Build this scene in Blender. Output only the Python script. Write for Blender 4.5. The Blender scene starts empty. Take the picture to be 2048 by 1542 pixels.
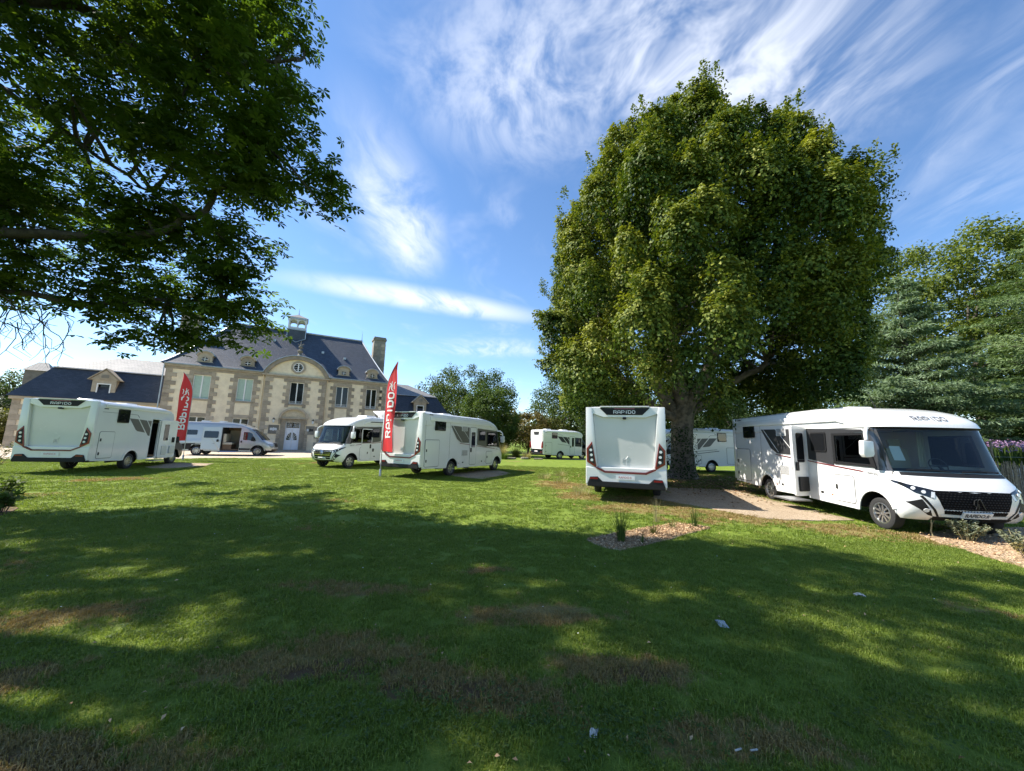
import bpy, bmesh, math, random
import numpy as np
from mathutils import Vector, Matrix, Euler
R = math.radians
sc = bpy.context.scene
COL = sc.collection

# ------------------------------------------------------------------ camera, sky, sun, exposure
cam_d = bpy.data.cameras.new('camera')
cam = bpy.data.objects.new('camera', cam_d); COL.objects.link(cam)
_p, _r = R(8.33), R(1.596)
_F = Vector((0, math.cos(_p), math.sin(_p))); _U0 = Vector((0, -math.sin(_p), math.cos(_p))); _X0 = Vector((1, 0, 0))
_X = _X0*math.cos(_r) + _U0*math.sin(_r); _U = -_X0*math.sin(_r) + _U0*math.cos(_r)
_m = Matrix((_X, _U, -_F)).transposed().to_4x4(); _m.translation = (0, 0, 1.75)
cam.matrix_world = _m
cam_d.sensor_fit = 'HORIZONTAL'; cam_d.sensor_width = 36; cam_d.lens = 36*745.33/2048
cam_d.clip_start = .05; cam_d.clip_end = 6000
sc.camera = cam
sc.render.resolution_x = 1024; sc.render.resolution_y = 771

SUN_AZ = Vector((-.985, .17)).normalized(); SUN_EL = R(47)
sun_vec = Vector((SUN_AZ.x*math.cos(SUN_EL), SUN_AZ.y*math.cos(SUN_EL), math.sin(SUN_EL)))
sd = bpy.data.lights.new('sun', 'SUN'); sd.energy = 5.0; sd.angle = R(.53); sd.color = (1, .93, .82)
sun = bpy.data.objects.new('sun', sd); COL.objects.link(sun)
sun.rotation_euler = sun_vec.to_track_quat('Z', 'Y').to_euler()

world = bpy.data.worlds.new('World'); sc.world = world; world.use_nodes = True

class NT:
    """small node-tree helper"""
    def __init__(s, tree): s.t = tree; s.n = tree.nodes; s.l = tree.links
    def node(s, typ, **kw):
        n = s.n.new(typ)
        for k, v in kw.items():
            if k.startswith('i_'):
                key = k[2:]; key = int(key) if key.isdigit() else key.replace('_', ' ')
                s.put(n.inputs[key], v)
            else: setattr(n, k, v)
        return n
    def put(s, sock, v):
        if isinstance(v, bpy.types.NodeSocket): s.l.new(v, sock)
        elif isinstance(v, bpy.types.Node): s.l.new(v.outputs[0], sock)
        else: sock.default_value = v
    def math(s, op, a, b=None, c=None, clamp=False):
        n = s.n.new('ShaderNodeMath'); n.operation = op; n.use_clamp = clamp
        s.put(n.inputs[0], a)
        if b is not None: s.put(n.inputs[1], b)
        if c is not None: s.put(n.inputs[2], c)
        return n.outputs[0]
    def vmath(s, op, a, b=None, scale=None):
        n = s.n.new('ShaderNodeVectorMath'); n.operation = op; s.put(n.inputs[0], a)
        if b is not None: s.put(n.inputs[1], b)
        if scale is not None: s.put(n.inputs['Scale'], scale)
        return n.outputs['Value' if op in ('LENGTH', 'DISTANCE', 'DOT_PRODUCT') else 'Vector']
    def noise(s, vec, scale, detail=4, rough=.55, dist=0, out='Fac'):
        n = s.n.new('ShaderNodeTexNoise'); s.put(n.inputs['Vector'], vec)
        n.inputs['Scale'].default_value = scale; n.inputs['Detail'].default_value = detail
        n.inputs['Roughness'].default_value = rough; n.inputs['Distortion'].default_value = dist
        return n.outputs[out]
    def ramp(s, fac, stops, interp='LINEAR'):
        n = s.n.new('ShaderNodeValToRGB'); n.color_ramp.interpolation = interp
        e = n.color_ramp.elements
        while len(e) < len(stops): e.new(.5)
        for el, (p, c) in zip(e, stops):
            el.position = p; el.color = tuple(c) + (1,) if len(c) == 3 else c
        s.put(n.inputs[0], fac); return n.outputs[0]
    def smooth(s, v, a, b):
        n = s.n.new('ShaderNodeMapRange'); n.interpolation_type = 'SMOOTHSTEP'
        s.put(n.inputs['Value'], v); n.inputs['From Min'].default_value = a; n.inputs['From Max'].default_value = b
        return n.outputs[0]
    def mix(s, fac, a, b, mode='MIX'):
        n = s.n.new('ShaderNodeMix'); n.data_type = 'RGBA'; n.blend_type = mode
        s.put(n.inputs[0], fac)
        for i, v in ((6, a), (7, b)):
            if isinstance(v, tuple) and len(v) == 3: v = v + (1,)
            s.put(n.inputs[i], v)
        return n.outputs[2]

def build_world():
    w = NT(world.node_tree)
    for n in list(w.n): w.n.remove(n)
    out = w.node('ShaderNodeOutputWorld'); bg = w.node('ShaderNodeBackground')
    sky = w.node('ShaderNodeTexSky'); sky.sky_type = 'NISHITA'; sky.sun_disc = False
    sky.sun_elevation = SUN_EL; sky.sun_rotation = math.atan2(SUN_AZ.x, SUN_AZ.y)
    sky.altitude = 100; sky.air_density = .9; sky.dust_density = .05; sky.ozone_density = 2.4
    tc = w.node('ShaderNodeTexCoord')
    d = tc.outputs['Generated']
    sep = w.node('ShaderNodeSeparateXYZ'); w.put(sep.inputs[0], d)
    z = w.math('MAXIMUM', sep.outputs[2], .03)
    # cirrus on a high flat layer: direction divided by its height above the horizon
    u = w.math('DIVIDE', sep.outputs[0], w.math('ADD', z, .05)); v = w.math('DIVIDE', sep.outputs[1], w.math('ADD', z, .05))
    comb = w.node('ShaderNodeCombineXYZ'); w.put(comb.inputs[0], u); w.put(comb.inputs[1], v)
    P = comb.outputs[0]
    warp = w.noise(P, .9, 3, .5, 0, 'Color')
    Pw = w.vmath('ADD', P, w.vmath('SCALE', w.vmath('SUBTRACT', warp, (.5, .5, .5)), scale=.9))
    def streak(rot, sx, sy, scale, detail=5, rough=.64, src=Pw, off=(0, 0, 0)):
        m = w.node('ShaderNodeMapping'); m.vector_type = 'POINT'
        m.inputs['Rotation'].default_value = (0, 0, R(rot)); m.inputs['Scale'].default_value = (sx, sy, 1)
        m.inputs['Location'].default_value = off
        w.put(m.inputs['Vector'], src); return w.noise(m.outputs[0], scale, detail, rough)
    def blob(cx, cy, ax, ay, rot, soft=1.0):
        m = w.node('ShaderNodeMapping'); m.vector_type = 'TEXTURE'
        m.inputs['Location'].default_value = (cx, cy, 0); m.inputs['Rotation'].default_value = (0, 0, R(rot))
        m.inputs['Scale'].default_value = (ax, ay, 1)
        w.put(m.inputs['Vector'], P)
        return w.smooth(w.vmath('LENGTH', m.outputs[0]), 1.0, 1.0-soft)
    fine = streak(62, 1.0, .22, 7.0, 6)
    soft = streak(50, 1.0, .5, 2.2, 4)
    puff = w.noise(Pw, 9, 4, .62)
    tot = None
    for (b, lo, hi, amt, tex) in CLOUDS(blob, fine, soft, puff, streak, w):
        k = w.math('MULTIPLY', w.math('MULTIPLY', w.smooth(tex, lo, hi), b), amt)
        tot = k if tot is None else w.math('MAXIMUM', tot, k)
    # thin veil everywhere and pale air near the horizon
    veil = w.math('MULTIPLY', w.smooth(soft, .5, .85), .22)
    tot = w.math('MAXIMUM', tot, veil)
    tot = w.math('MULTIPLY', tot, w.smooth(sep.outputs[2], .02, .16))
    sat = w.node('ShaderNodeHueSaturation'); sat.inputs['Saturation'].default_value = 1.1; sat.inputs['Value'].default_value = 1.0
    w.put(sat.inputs['Color'], sky.outputs[0])
    cl = w.mix(w.math('MULTIPLY', tot, 1.0, clamp=True), sat.outputs[0], CLOUD_COL)
    w.put(bg.inputs[0], cl); bg.inputs[1].default_value = SKY_STRENGTH
    w.l.new(bg.outputs[0], out.inputs[0])

SKY_STRENGTH = .118
CLOUD_COL = (5.1, 5.3, 5.7)
def CLOUDS(blob, fine, soft, puff, streak, w):
    pf = w.math('ADD', w.math('MULTIPLY', puff, .6), w.math('MULTIPLY', soft, .4))
    ff = w.math('ADD', w.math('MULTIPLY', fine, .45), w.math('MULTIPLY', soft, .55))
    return [
        (blob(.46, .80, .78, .42, 12, .88), .35, .66, .74, pf),      # broad mottled bank, upper right
        (blob(.05, .85, .55, .42, 0, .95), .36, .66, .55, pf),
        (blob(-.50, 1.46, .25, .70, 4, .9), .35, .65, .88, ff),       # feather left of centre
        (blob(-.02, 1.45, .09, .42, -30, .95), .44, .74, .28, ff),
        (blob(-.55, 2.30, 1.10, .26, 21, .9), .26, .56, .85, ff),      # long low streak
        (blob(1.25, .95, .16, .60, -29, .9), .40, .72, .42, ff),      # right-hand streaks
        (blob(1.58, 1.20, .20, .70, -29, .9), .42, .74, .38, ff),
        (blob(-.2, 3.35, .9, .42, -4, .9), .36, .66, .6, ff),
    ]
build_world()
sc.view_settings.view_transform = 'Standard'; sc.view_settings.look = 'None'
sc.view_settings.gamma = 1; sc.view_settings.exposure = 1.1
sc.view_settings.use_curve_mapping = False
sc.cycles.max_bounces = 7; sc.cycles.diffuse_bounces = 3; sc.cycles.glossy_bounces = 3
sc.cycles.transmission_bounces = 4; sc.cycles.transparent_max_bounces = 8
sc.cycles.use_denoising = True
sc.cycles.caustics_reflective = False; sc.cycles.caustics_refractive = False

# ------------------------------------------------------------------ materials
MATS = {}
def newmat(name):
    m = bpy.data.materials.new(name); m.use_nodes = True; m.node_tree.nodes.clear()
    MATS[name] = m; return m, NT(m.node_tree)
def mat(name, col=(.5, .5, .5), rough=.5, metal=0., coat=0., spec=.5, var=0., vscale=3., bump=0., bscale=40., tint=None):
    """plain painted, metal or stone surface; var = uneven colour, bump = fine relief"""
    m, t = newmat(name)
    o = t.node('ShaderNodeOutputMaterial'); b = t.node('ShaderNodeBsdfPrincipled'); t.l.new(b.outputs[0], o.inputs[0])
    b.inputs['Roughness'].default_value = rough; b.inputs['Metallic'].default_value = metal
    b.inputs['Coat Weight'].default_value = coat; b.inputs['Coat Roughness'].default_value = .06
    b.inputs['Specular IOR Level'].default_value = spec
    if var:
        g = t.node('ShaderNodeNewGeometry'); n = t.noise(g.outputs['Position'], vscale, 6, .62)
        c2 = tint or tuple(x*(1-var) for x in col)
        f = t.smooth(n, .36, .66)
        t.put(b.inputs['Base Color'], t.mix(f, tuple(col), tuple(c2)))
        t.put(b.inputs['Roughness'], t.math('ADD', t.math('MULTIPLY', n, .15), rough-.07))
    else: b.inputs['Base Color'].default_value = tuple(col) + (1,)
    if bump:
        g = t.node('ShaderNodeNewGeometry'); bn = t.noise(g.outputs['Position'], bscale, 5, .65)
        bp = t.node('ShaderNodeBump'); bp.inputs['Strength'].default_value = bump; bp.inputs['Distance'].default_value = .02
        t.put(bp.inputs['Height'], bn); t.l.new(bp.outputs[0], b.inputs['Normal'])
    return m
def glassmat(name, tint=(.78, .86, .84), ior=1.5, rough=.0):
    m, t = newmat(name)
    o = t.node('ShaderNodeOutputMaterial'); tr = t.node('ShaderNodeBsdfTransparent'); gl = t.node('ShaderNodeBsdfGlossy')
    tr.inputs[0].default_value = tint + (1,); gl.inputs['Roughness'].default_value = rough
    fr = t.node('ShaderNodeFresnel'); fr.inputs[0].default_value = ior
    mx = t.node('ShaderNodeMixShader'); t.l.new(fr.outputs[0], mx.inputs[0]); t.l.new(tr.outputs[0], mx.inputs[1]); t.l.new(gl.outputs[0], mx.inputs[2])
    t.l.new(mx.outputs[0], o.inputs[0]); return m
def leafmat(name, dark, mid, light, trans=.35, rough=.6, spec=.18):
    """leaf surface: colour from a per-leaf tint, random and in crowns painted lighter outward and upward, some light passing through"""
    m, t = newmat(name)
    o = t.node('ShaderNodeOutputMaterial'); a = t.node('ShaderNodeAttribute'); a.attribute_name = 'tint'
    c = t.ramp(a.outputs['Fac'], [(0, dark), (.5, mid), (1, light)])
    b = t.node('ShaderNodeBsdfPrincipled'); t.put(b.inputs['Base Color'], c)
    b.inputs['Roughness'].default_value = rough; b.inputs['Specular IOR Level'].default_value = spec
    tl = t.node('ShaderNodeBsdfTranslucent')
    t.put(tl.inputs[0], t.mix(1.0, c, (1.5, 1.55, .55), 'MULTIPLY'))
    mx = t.node('ShaderNodeMixShader'); mx.inputs[0].default_value = trans
    t.l.new(b.outputs[0], mx.inputs[1]); t.l.new(tl.outputs[0], mx.inputs[2]); t.l.new(mx.outputs[0], o.inputs[0])
    return m

# ------------------------------------------------------------------ mesh helpers
class MB:
    """collects shapes and links them as ONE mesh object"""
    def __init__(s): s.v = []; s.f = []; s.m = []
    def add(s, v, f, mi=0):
        b = len(s.v); s.v += [tuple(p) for p in v]
        s.f += [tuple(i+b for i in q) for q in f]; s.m += [mi]*len(f); return s
    def box(s, a, b, mi=0):
        x0, y0, z0 = a; x1, y1, z1 = b
        return s.add([(x0,y0,z0),(x1,y0,z0),(x1,y1,z0),(x0,y1,z0),(x0,y0,z1),(x1,y0,z1),(x1,y1,z1),(x0,y1,z1)],
                     [(3,2,1,0),(4,5,6,7),(0,1,5,4),(1,2,6,5),(2,3,7,6),(3,0,4,7)], mi)
    def fbox(s, fn, a, b, mi=0):
        """box in a mapped frame fn(u,v,w)"""
        u0, v0, w0 = a; u1, v1, w1 = b
        return s.prism([(u0,v0),(u1,v0),(u1,v1),(u0,v1)], w0, w1, fn, mi)
    def prism(s, poly, w0, w1, fn, mi=0):
        n = len(poly)
        v = [fn(u, q, w0) for u, q in poly] + [fn(u, q, w1) for u, q in poly]
        f = [tuple(range(n-1, -1, -1)), tuple(range(n, 2*n))] + [(i, (i+1) % n, n+(i+1) % n, n+i) for i in range(n)]
        return s.add(v, f, mi)
    def ring(s, outer, inner, w0, w1, fn, mi=0):
        """frame between two polygons with the same number of points"""
        n = len(outer)
        v = [fn(*p, w0) for p in outer] + [fn(*p, w0) for p in inner] + [fn(*p, w1) for p in outer] + [fn(*p, w1) for p in inner]
        f = []
        for i in range(n):
            j = (i+1) % n
            f += [(i, j, n+j, n+i), (2*n+j, 2*n+i, 3*n+i, 3*n+j), (j, i, 2*n+i, 2*n+j), (n+i, n+j, 3*n+j, 3*n+i)]
        return s.add(v, f, mi)
    def tube(s, pts, rad, n=8, cap=True, mi=0):
        pts = [Vector(p) for p in pts]; k = len(pts)
        if not hasattr(rad, '__len__'): rad = [rad]*k
        v = []; prev = None
        for i, p in enumerate(pts):
            d = (pts[min(i+1, k-1)] - pts[max(i-1, 0)]).normalized()
            if prev is None:
                a = Vector((0, 0, 1)) if abs(d.z) < .9 else Vector((1, 0, 0))
                u = d.cross(a).normalized()
            else: u = (prev - d*prev.dot(d)).normalized()
            prev = u; w = d.cross(u)
            v += [p + (u*math.cos(2*math.pi*j/n) + w*math.sin(2*math.pi*j/n))*rad[i] for j in range(n)]
        f = [(i*n+j, i*n+(j+1) % n, (i+1)*n+(j+1) % n, (i+1)*n+j) for i in range(k-1) for j in range(n)]
        if cap: f += [tuple(range(n-1, -1, -1)), tuple(range((k-1)*n, k*n))]
        return s.add(v, f, mi)
    def lathe(s, prof, fn, n=24, mi=0, closed=False):
        """profile (r, h) turned round the h axis; fn(x, y, h)"""
        k = len(prof); v = [fn(r*math.cos(2*math.pi*j/n), r*math.sin(2*math.pi*j/n), h) for r, h in prof for j in range(n)]
        f = [(i*n+j, i*n+(j+1) % n, (i+1)*n+(j+1) % n, (i+1)*n+j) for i in range(k-1) for j in range(n)]
        if closed: f += [((k-1)*n+j, (k-1)*n+(j+1) % n, (j+1) % n, j) for j in range(n)]
        return s.add(v, f, mi)
    def mesh(s, name, smooth=0, bevel=0, recalc=True):
        me = bpy.data.meshes.new(name); me.from_pydata([tuple(p) for p in s.v], [], s.f)
        if any(s.m): me.polygons.foreach_set('material_index', s.m)
        if recalc or bevel:
            bm = bmesh.new(); bm.from_mesh(me)
            lo = [q for q in bm.verts if not q.link_faces]
            if lo: bmesh.ops.delete(bm, geom=lo, context='VERTS')
            if recalc: bmesh.ops.recalc_face_normals(bm, faces=bm.faces)
            if bevel:
                es = [e for e in bm.edges if len(e.link_faces) == 2 and e.calc_face_angle(0) > .6]
                bmesh.ops.bevel(bm, geom=es, offset=bevel, segments=2, affect='EDGES', profile=.6, clamp_overlap=True)
            bm.to_mesh(me); bm.free()
        if smooth:
            me.polygons.foreach_set('use_smooth', [True]*len(me.polygons)); me.set_sharp_from_angle(angle=R(smooth))
        me.update(); return me
    def build(s, name, material, parent=None, smooth=0, bevel=0, recalc=True):
        me = s.mesh(name, smooth, bevel, recalc)
        for m in (material if isinstance(material, (list, tuple)) else [material]): me.materials.append(MATS[m] if isinstance(m, str) else m)
        return link(name, me, parent)
def link(name, data, parent=None):
    o = bpy.data.objects.new(name, data); COL.objects.link(o)
    if parent is not None: o.parent = parent
    return o
def tag(o, label=None, cat=None, group=None, kind=None):
    for k, v in (('label', label), ('category', cat), ('group', group), ('kind', kind)):
        if v: o[k] = v
    return o
def thing(name, label, cat, loc=(0, 0, 0), rz=0, group=None):
    o = link(name, None); o.location = loc; o.rotation_euler = (0, 0, rz); o.empty_display_size = .3
    return tag(o, label, cat, group)
def copy_tree(o, parent=None):
    c = o.copy(); COL.objects.link(c); c.parent = parent
    for ch in list(o.children): copy_tree(ch, c)
    return c
def fast(name, V, F, material, parent=None, attrs=None, smooth=False):
    """big mesh straight from arrays; attrs = per-face floats"""
    V = np.asarray(V, np.float32); F = np.asarray(F, np.int32); k = F.shape[1]
    me = bpy.data.meshes.new(name)
    me.vertices.add(len(V)); me.vertices.foreach_set('co', V.ravel())
    me.loops.add(F.size); me.loops.foreach_set('vertex_index', F.ravel())
    me.polygons.add(len(F)); me.polygons.foreach_set('loop_start', np.arange(0, F.size, k, dtype=np.int32))
    if smooth: me.polygons.foreach_set('use_smooth', np.ones(len(F), bool))
    me.update(calc_edges=True)
    for an, av in (attrs or {}).items():
        a = me.attributes.new(an, 'FLOAT', 'FACE'); a.data.foreach_set('value', np.asarray(av, np.float32))
    me.materials.append(MATS[material] if isinstance(material, str) else material)
    return link(name, me, parent)
def rrect(u0, v0, u1, v1, r=.05, n=4):
    out = []
    for cu, cv, a0 in ((u1-r, v1-r, 0), (u0+r, v1-r, 90), (u0+r, v0+r, 180), (u1-r, v0+r, 270)):
        out += [(cu + r*math.cos(R(a0+90*i/n)), cv + r*math.sin(R(a0+90*i/n))) for i in range(n+1)]
    return out
def inset(poly, d):
    """shrink (d>0) a convex-ish polygon about its edges"""
    n = len(poly); A = sum(poly[i][0]*poly[(i+1) % n][1]-poly[(i+1) % n][0]*poly[i][1] for i in range(n))
    sg = 1 if A > 0 else -1; out = []
    for i in range(n):
        p, q, r = Vector(poly[i-1]), Vector(poly[i]), Vector(poly[(i+1) % n])
        e1 = (q-p).normalized(); e2 = (r-q).normalized()
        n1 = Vector((-e1.y, e1.x))*sg; n2 = Vector((-e2.y, e2.x))*sg
        b = (n1+n2); L = b.length
        b = b/L if L > 1e-6 else n1
        out.append(tuple(q + b*min(d/max(.35, b.dot(n1)), 3*abs(d))*1.0))
    return out
def xyz(u, v, w): return (u, v, w)
def text_mesh(word, size, name, material, parent, fn, bold=.0, xs=1.0, spacing=1.0, w=.004):
    """flat lettering laid on a surface: fn(u, v, w), u centred"""
    cu = bpy.data.curves.new('lettering', 'FONT'); cu.body = word; cu.size = size; cu.align_x = 'CENTER'; cu.align_y = 'CENTER'
    cu.offset = bold; cu.space_character = spacing; cu.resolution_u = 3
    ob = bpy.data.objects.new('lettering', cu); COL.objects.link(ob)
    dg = bpy.context.evaluated_depsgraph_get(); me = bpy.data.meshes.new_from_object(ob.evaluated_get(dg))
    COL.objects.unlink(ob); bpy.data.objects.remove(ob)
    me.name = name
    for vt in me.vertices: vt.co = fn(vt.co.x*xs, vt.co.y, w)
    me.materials.clear(); me.materials.append(MATS[material])
    return link(name, me, parent)
# the makers' lettering: wide capitals drawn as strokes on a 4 x 5 grid
GLYPH = {'R': [[(0,0),(0,5)], [(-.6,5),(3.2,5),(3.9,4.3),(3.9,3.2),(3.2,2.4),(1,2.4)], [(2.2,2.4),(4.2,0)]],
         'A': [[(0,0),(0,3.6),(1,5),(3,5),(4,3.6),(4,0)], [(.9,1.9),(4,1.9)]],
         'P': [[(0,0),(0,5)], [(-.6,5),(3.2,5),(3.9,4.2),(3.9,3),(3.2,2.1),(1,2.1)]],
         'I': [[(1,0),(1,5)]],
         'D': [[(0,0),(2.9,0),(4,1.2),(4,3.8),(2.9,5),(-.6,5)], [(0,0),(0,3.9)]],
         'O': [[(1,0),(3,0),(4,1.2),(4,3.8),(3,5),(1,5),(0,3.8),(0,1.2),(1,0)]]}
def logo_mesh(name, material, parent, fn, width, height, w=.004, stroke=.95, seg=.5, slant=0.):
    adv = {'I': 2.0}; word = 'RAPIDO'; pos = []; x = 0
    for ch in word: pos.append(x); x += adv.get(ch, 4) + 1.9
    tot = x - 1.9; mb = MB(); sx = width/tot; sy = height/5
    def put(px, py): return fn((px-tot/2+slant*(py-2.5))*sx, (py-2.5)*sy, w)
    for ch, ox in zip(word, pos):
        for st in GLYPH[ch]:
            for (a, b) in zip(st, st[1:]):
                a, b = Vector(a), Vector(b); d = b-a; L = d.length; d /= L
                q = Vector((-d.y, d.x))*stroke/2; a2 = a-d*stroke*.28; L2 = L+stroke*.56
                k = max(1, int(L2/seg))
                for i in range(k):
                    p0 = a2+d*(L2*i/k); p1 = a2+d*(L2*(i+1)/k)
                    mb.add([put(ox+p.x, p.y) for p in (p0-q, p1-q, p1+q, p0+q)], [(0, 1, 2, 3)])
    return mb.build(name, material, parent, recalc=False)

# ================================================================== the manor house
mat('stucco', (.85, .72, .52), .9, var=.10, vscale=1.6, bump=.25, bscale=60, tint=(.72, .60, .43))
def stone_mat(name, a, b, c):
    m, t = newmat(name)
    o = t.node('ShaderNodeOutputMaterial'); s = t.node('ShaderNodeBsdfPrincipled'); t.l.new(s.outputs[0], o.inputs[0])
    g = t.node('ShaderNodeNewGeometry'); oi = t.node('ShaderNodeObjectInfo')
    n = t.noise(g.outputs['Position'], 2.6, 6, .6); n2 = t.noise(g.outputs['Position'], 30, 5, .7)
    col = t.ramp(t.math('ADD', t.math('MULTIPLY', n, .7), t.math('MULTIPLY', oi.outputs['Random'], .34)), [(.22, a), (.5, b), (.8, c)])
    col = t.mix(t.math('MULTIPLY', t.smooth(n2, .45, .75), .35), col, (.13, .12, .10))
    t.put(s.inputs['Base Color'], col); s.inputs['Roughness'].default_value = .9
    bp = t.node('ShaderNodeBump'); bp.inputs['Strength'].default_value = .5; bp.inputs['Distance'].default_value = .03
    t.put(bp.inputs['Height'], n2); t.l.new(bp.outputs[0], s.inputs['Normal'])
stone_mat('granite', (.22, .185, .14), (.36, .30, .225), (.50, .42, .32))
stone_mat('old_stone', (.13, .12, .10), (.22, .20, .165), (.32, .29, .235))
def slate_mat(name, base, light, rough=.45):
    m, t = newmat(name)
    o = t.node('ShaderNodeOutputMaterial'); s = t.node('ShaderNodeBsdfPrincipled'); t.l.new(s.outputs[0], o.inputs[0])
    tc = t.node('ShaderNodeTexCoord'); sp = t.node('ShaderNodeSeparateXYZ'); t.l.new(tc.outputs['Object'], sp.inputs[0])
    cb = t.node('ShaderNodeCombineXYZ'); t.put(cb.inputs[0], t.math('ADD', sp.outputs[0], sp.outputs[1])); t.put(cb.inputs[1], t.math('MULTIPLY', sp.outputs[2], 1.3))
    br = t.node('ShaderNodeTexBrick'); t.l.new(cb.outputs[0], br.inputs['Vector'])
    br.inputs['Scale'].default_value = 1; br.inputs['Brick Width'].default_value = .24; br.inputs['Row Height'].default_value = .15
    br.inputs['Mortar Size'].default_value = .008; br.inputs['Color1'].default_value = base+(1,); br.inputs['Color2'].default_value = light+(1,)
    br.inputs['Mortar'].default_value = tuple(x*.45 for x in base)+(1,); br.inputs['Bias'].default_value = -.1
    n = t.noise(tc.outputs['Object'], .55, 6, .65)
    col = t.mix(t.math('MULTIPLY', t.smooth(n, .5, .75), .5), br.outputs[0], tuple(x*1.25 for x in light))
    t.put(s.inputs['Base Color'], col); s.inputs['Roughness'].default_value = rough
    bp = t.node('ShaderNodeBump'); bp.inputs['Strength'].default_value = .5; bp.inputs['Distance'].default_value = .02
    t.put(bp.inputs['Height'], t.math('SUBTRACT', 1.0, br.outputs['Fac'])); t.l.new(bp.outputs[0], s.inputs['Normal'])
slate_mat('slate', (.040, .050, .070), (.062, .076, .102), .5)
slate_mat('dark_slate', (.030, .036, .050), (.05, .057, .075), .45)
slate_mat('pale_slate', (.20, .20, .20), (.27, .26, .25), .6)
mat('zinc', (.42, .46, .50), .42, metal=.6, var=.15, vscale=4)
mat('lead_white', (.62, .64, .66), .5, var=.12, vscale=5)
mat('white_paint', (.78, .78, .77), .45, var=.05, vscale=8)
mat('white_door', (.76, .78, .84), .4, var=.05, vscale=6)
mat('black_glass', (.012, .014, .014), .06, spec=.35)
mat('shutter_green', (.40, .52, .44), .35, var=.12, vscale=5)
mat('black_iron', (.02, .02, .022), .5, metal=.3)
mat('plaster_cream', (.62, .54, .40), .85, var=.2, vscale=12, bump=.6, bscale=25)
mat('lantern_glass', (.60, .66, .70), .15, spec=.6)

HY = R(28.8)
house = thing('manor_house', 'stone-quoined cream manor house with steep slate roof, lantern turret and arched central gable', 'house', (-32.6, 34.6, 0), HY)
def hf(s, z, w=0.): return (s, -w, z)          # facade frame: s along, z up, w out towards the lawn
HL, HE, DEP, BAY0, BAY1, BW = 20.1, 8.0, 10.0, 7.92, 13.58, .38
CEN = 10.75
WIN = [(2.1, 3.45, True), (5.58, 6.9, True), (10.2, 11.47, False), (14.66, 15.92, False), (17.83, 18.99, False)]
def wall_holes(mb, s0, s1, z0, z1, holes, w0, w1, fn=hf):
    xs = sorted({s0, s1} | {h[0] for h in holes} | {h[1] for h in holes}); zs = sorted({z0, z1} | {h[2] for h in holes} | {h[3] for h in holes})
    for i in range(len(xs)-1):
        z_run = None
        for j in range(len(zs)-1):
            cs, cz = (xs[i]+xs[i+1])/2, (zs[j]+zs[j+1])/2
            inh = any(h[0] < cs < h[1] and h[2] < cz < h[3] for h in holes)
            if not inh and z_run is None: z_run = zs[j]
            if (inh or j == len(zs)-2) and z_run is not None:
                top = zs[j] if inh else zs[j+1]
                if top > z_run: mb.fbox(fn, (xs[i], z_run, w0), (xs[i+1], top, w1))
                z_run = None
hl = [(a, b, 4.9, 7.2) for a, b, _ in WIN] + [(a, b, .9, 3.15) for i, (a, b, _) in enumerate(WIN) if i != 2] + [(10.18, 11.5, 0, 3.0)]
mb = MB()
wall_holes(mb, 0, BAY0, 0, HE, [h for h in hl if h[1] < BAY0], -.45, 0)
wall_holes(mb, BAY1, HL, 0, HE, [h for h in hl if h[0] > BAY1], -.45, 0)
wall_holes(mb, BAY0, BAY1, 0, HE-.1, [h for h in hl if BAY0 < h[0] < BAY1], -.45, BW)
mb.box((0, .45, 0), (.45, DEP, HE)); mb.box((HL-.45, .45, 0), (HL, DEP, HE)); mb.box((.45, DEP-.45, 0), (HL-.45, DEP, HE))
mb.box((.45, 3.5, 0), (HL-.45, 3.7, HE))
mb.build('wall', 'stucco', house)

# windows: frame with two casements, each pane its own piece
def window(s0, s1, z0, z1, depth, green=False, fn=hf, parent=house, bar=.06, mull=.11, rail=0):
    f = MB(); f.ring([(s0, z0), (s1, z0), (s1, z1), (s0, z1)], [(s0+bar, z0+bar), (s1-bar, z0+bar), (s1-bar, z1-bar), (s0+bar, z1-bar)], depth-.08, depth, fn)
    c = (s0+s1)/2; f.fbox(fn, (c-mull/2, z0+bar, depth-.075), (c+mull/2, z1-bar, depth+.012))
    fr = f.build('window', 'white_paint', parent, bevel=.008)
    for a, b in ((s0+bar, c-mull/2), (c+mull/2, s1-bar)):
        MB().fbox(fn, (a, z0+bar, depth-.06), (b, z1-bar, depth-.045)).build('pane', 'shutter_green' if green else 'black_glass', fr)
    if rail:
        r = MB()
        for k in range(2): r.fbox(fn, (s0+.04, z0+.12+k*.13, depth+.03), (s1-.04, z0+.15+k*.13, depth+.055))
        for k in range(9): u = s0+.08+(s1-s0-.16)*k/8; r.fbox(fn, (u-.008, z0+.04, depth+.032), (u+.008, z0+.28, depth+.052))
        r.build('guard_rail', 'lead_white', fr)
    return fr
for i, (a, b, g) in enumerate(WIN):
    off = BW if i == 2 else 0
    window(a, b, 4.9, 7.2, off-.12, g, rail=0 if g else 1)
    if i != 2: window(a, b, .9, 3.15, off-.12)
    sill = MB().fbox(hf, (a-.18, 4.72, off-.1), (b+.18, 4.9, off+.09)); sill.build('sill', 'granite', house, bevel=.02)
    if i != 2:
        MB().fbox(hf, (a-.15, .74, -.1), (b+.15, .9, .07)).build('sill', 'granite', house, bevel=.02)
        MB().fbox(hf, (a-.22, 3.15, -.05), (b+.22, 3.5, .045)).build('lintel', 'granite', house, bevel=.02)
        MB().fbox(hf, (a+.02, 3.55, .0), (b-.02, 4.68, .025)).build('apron_panel', 'stucco', house)
    MB().fbox(hf, (a-.22, 7.2, off-.05), (b+.22, 7.56, off+.045)).build('lintel', 'granite', house, bevel=.02)

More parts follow.
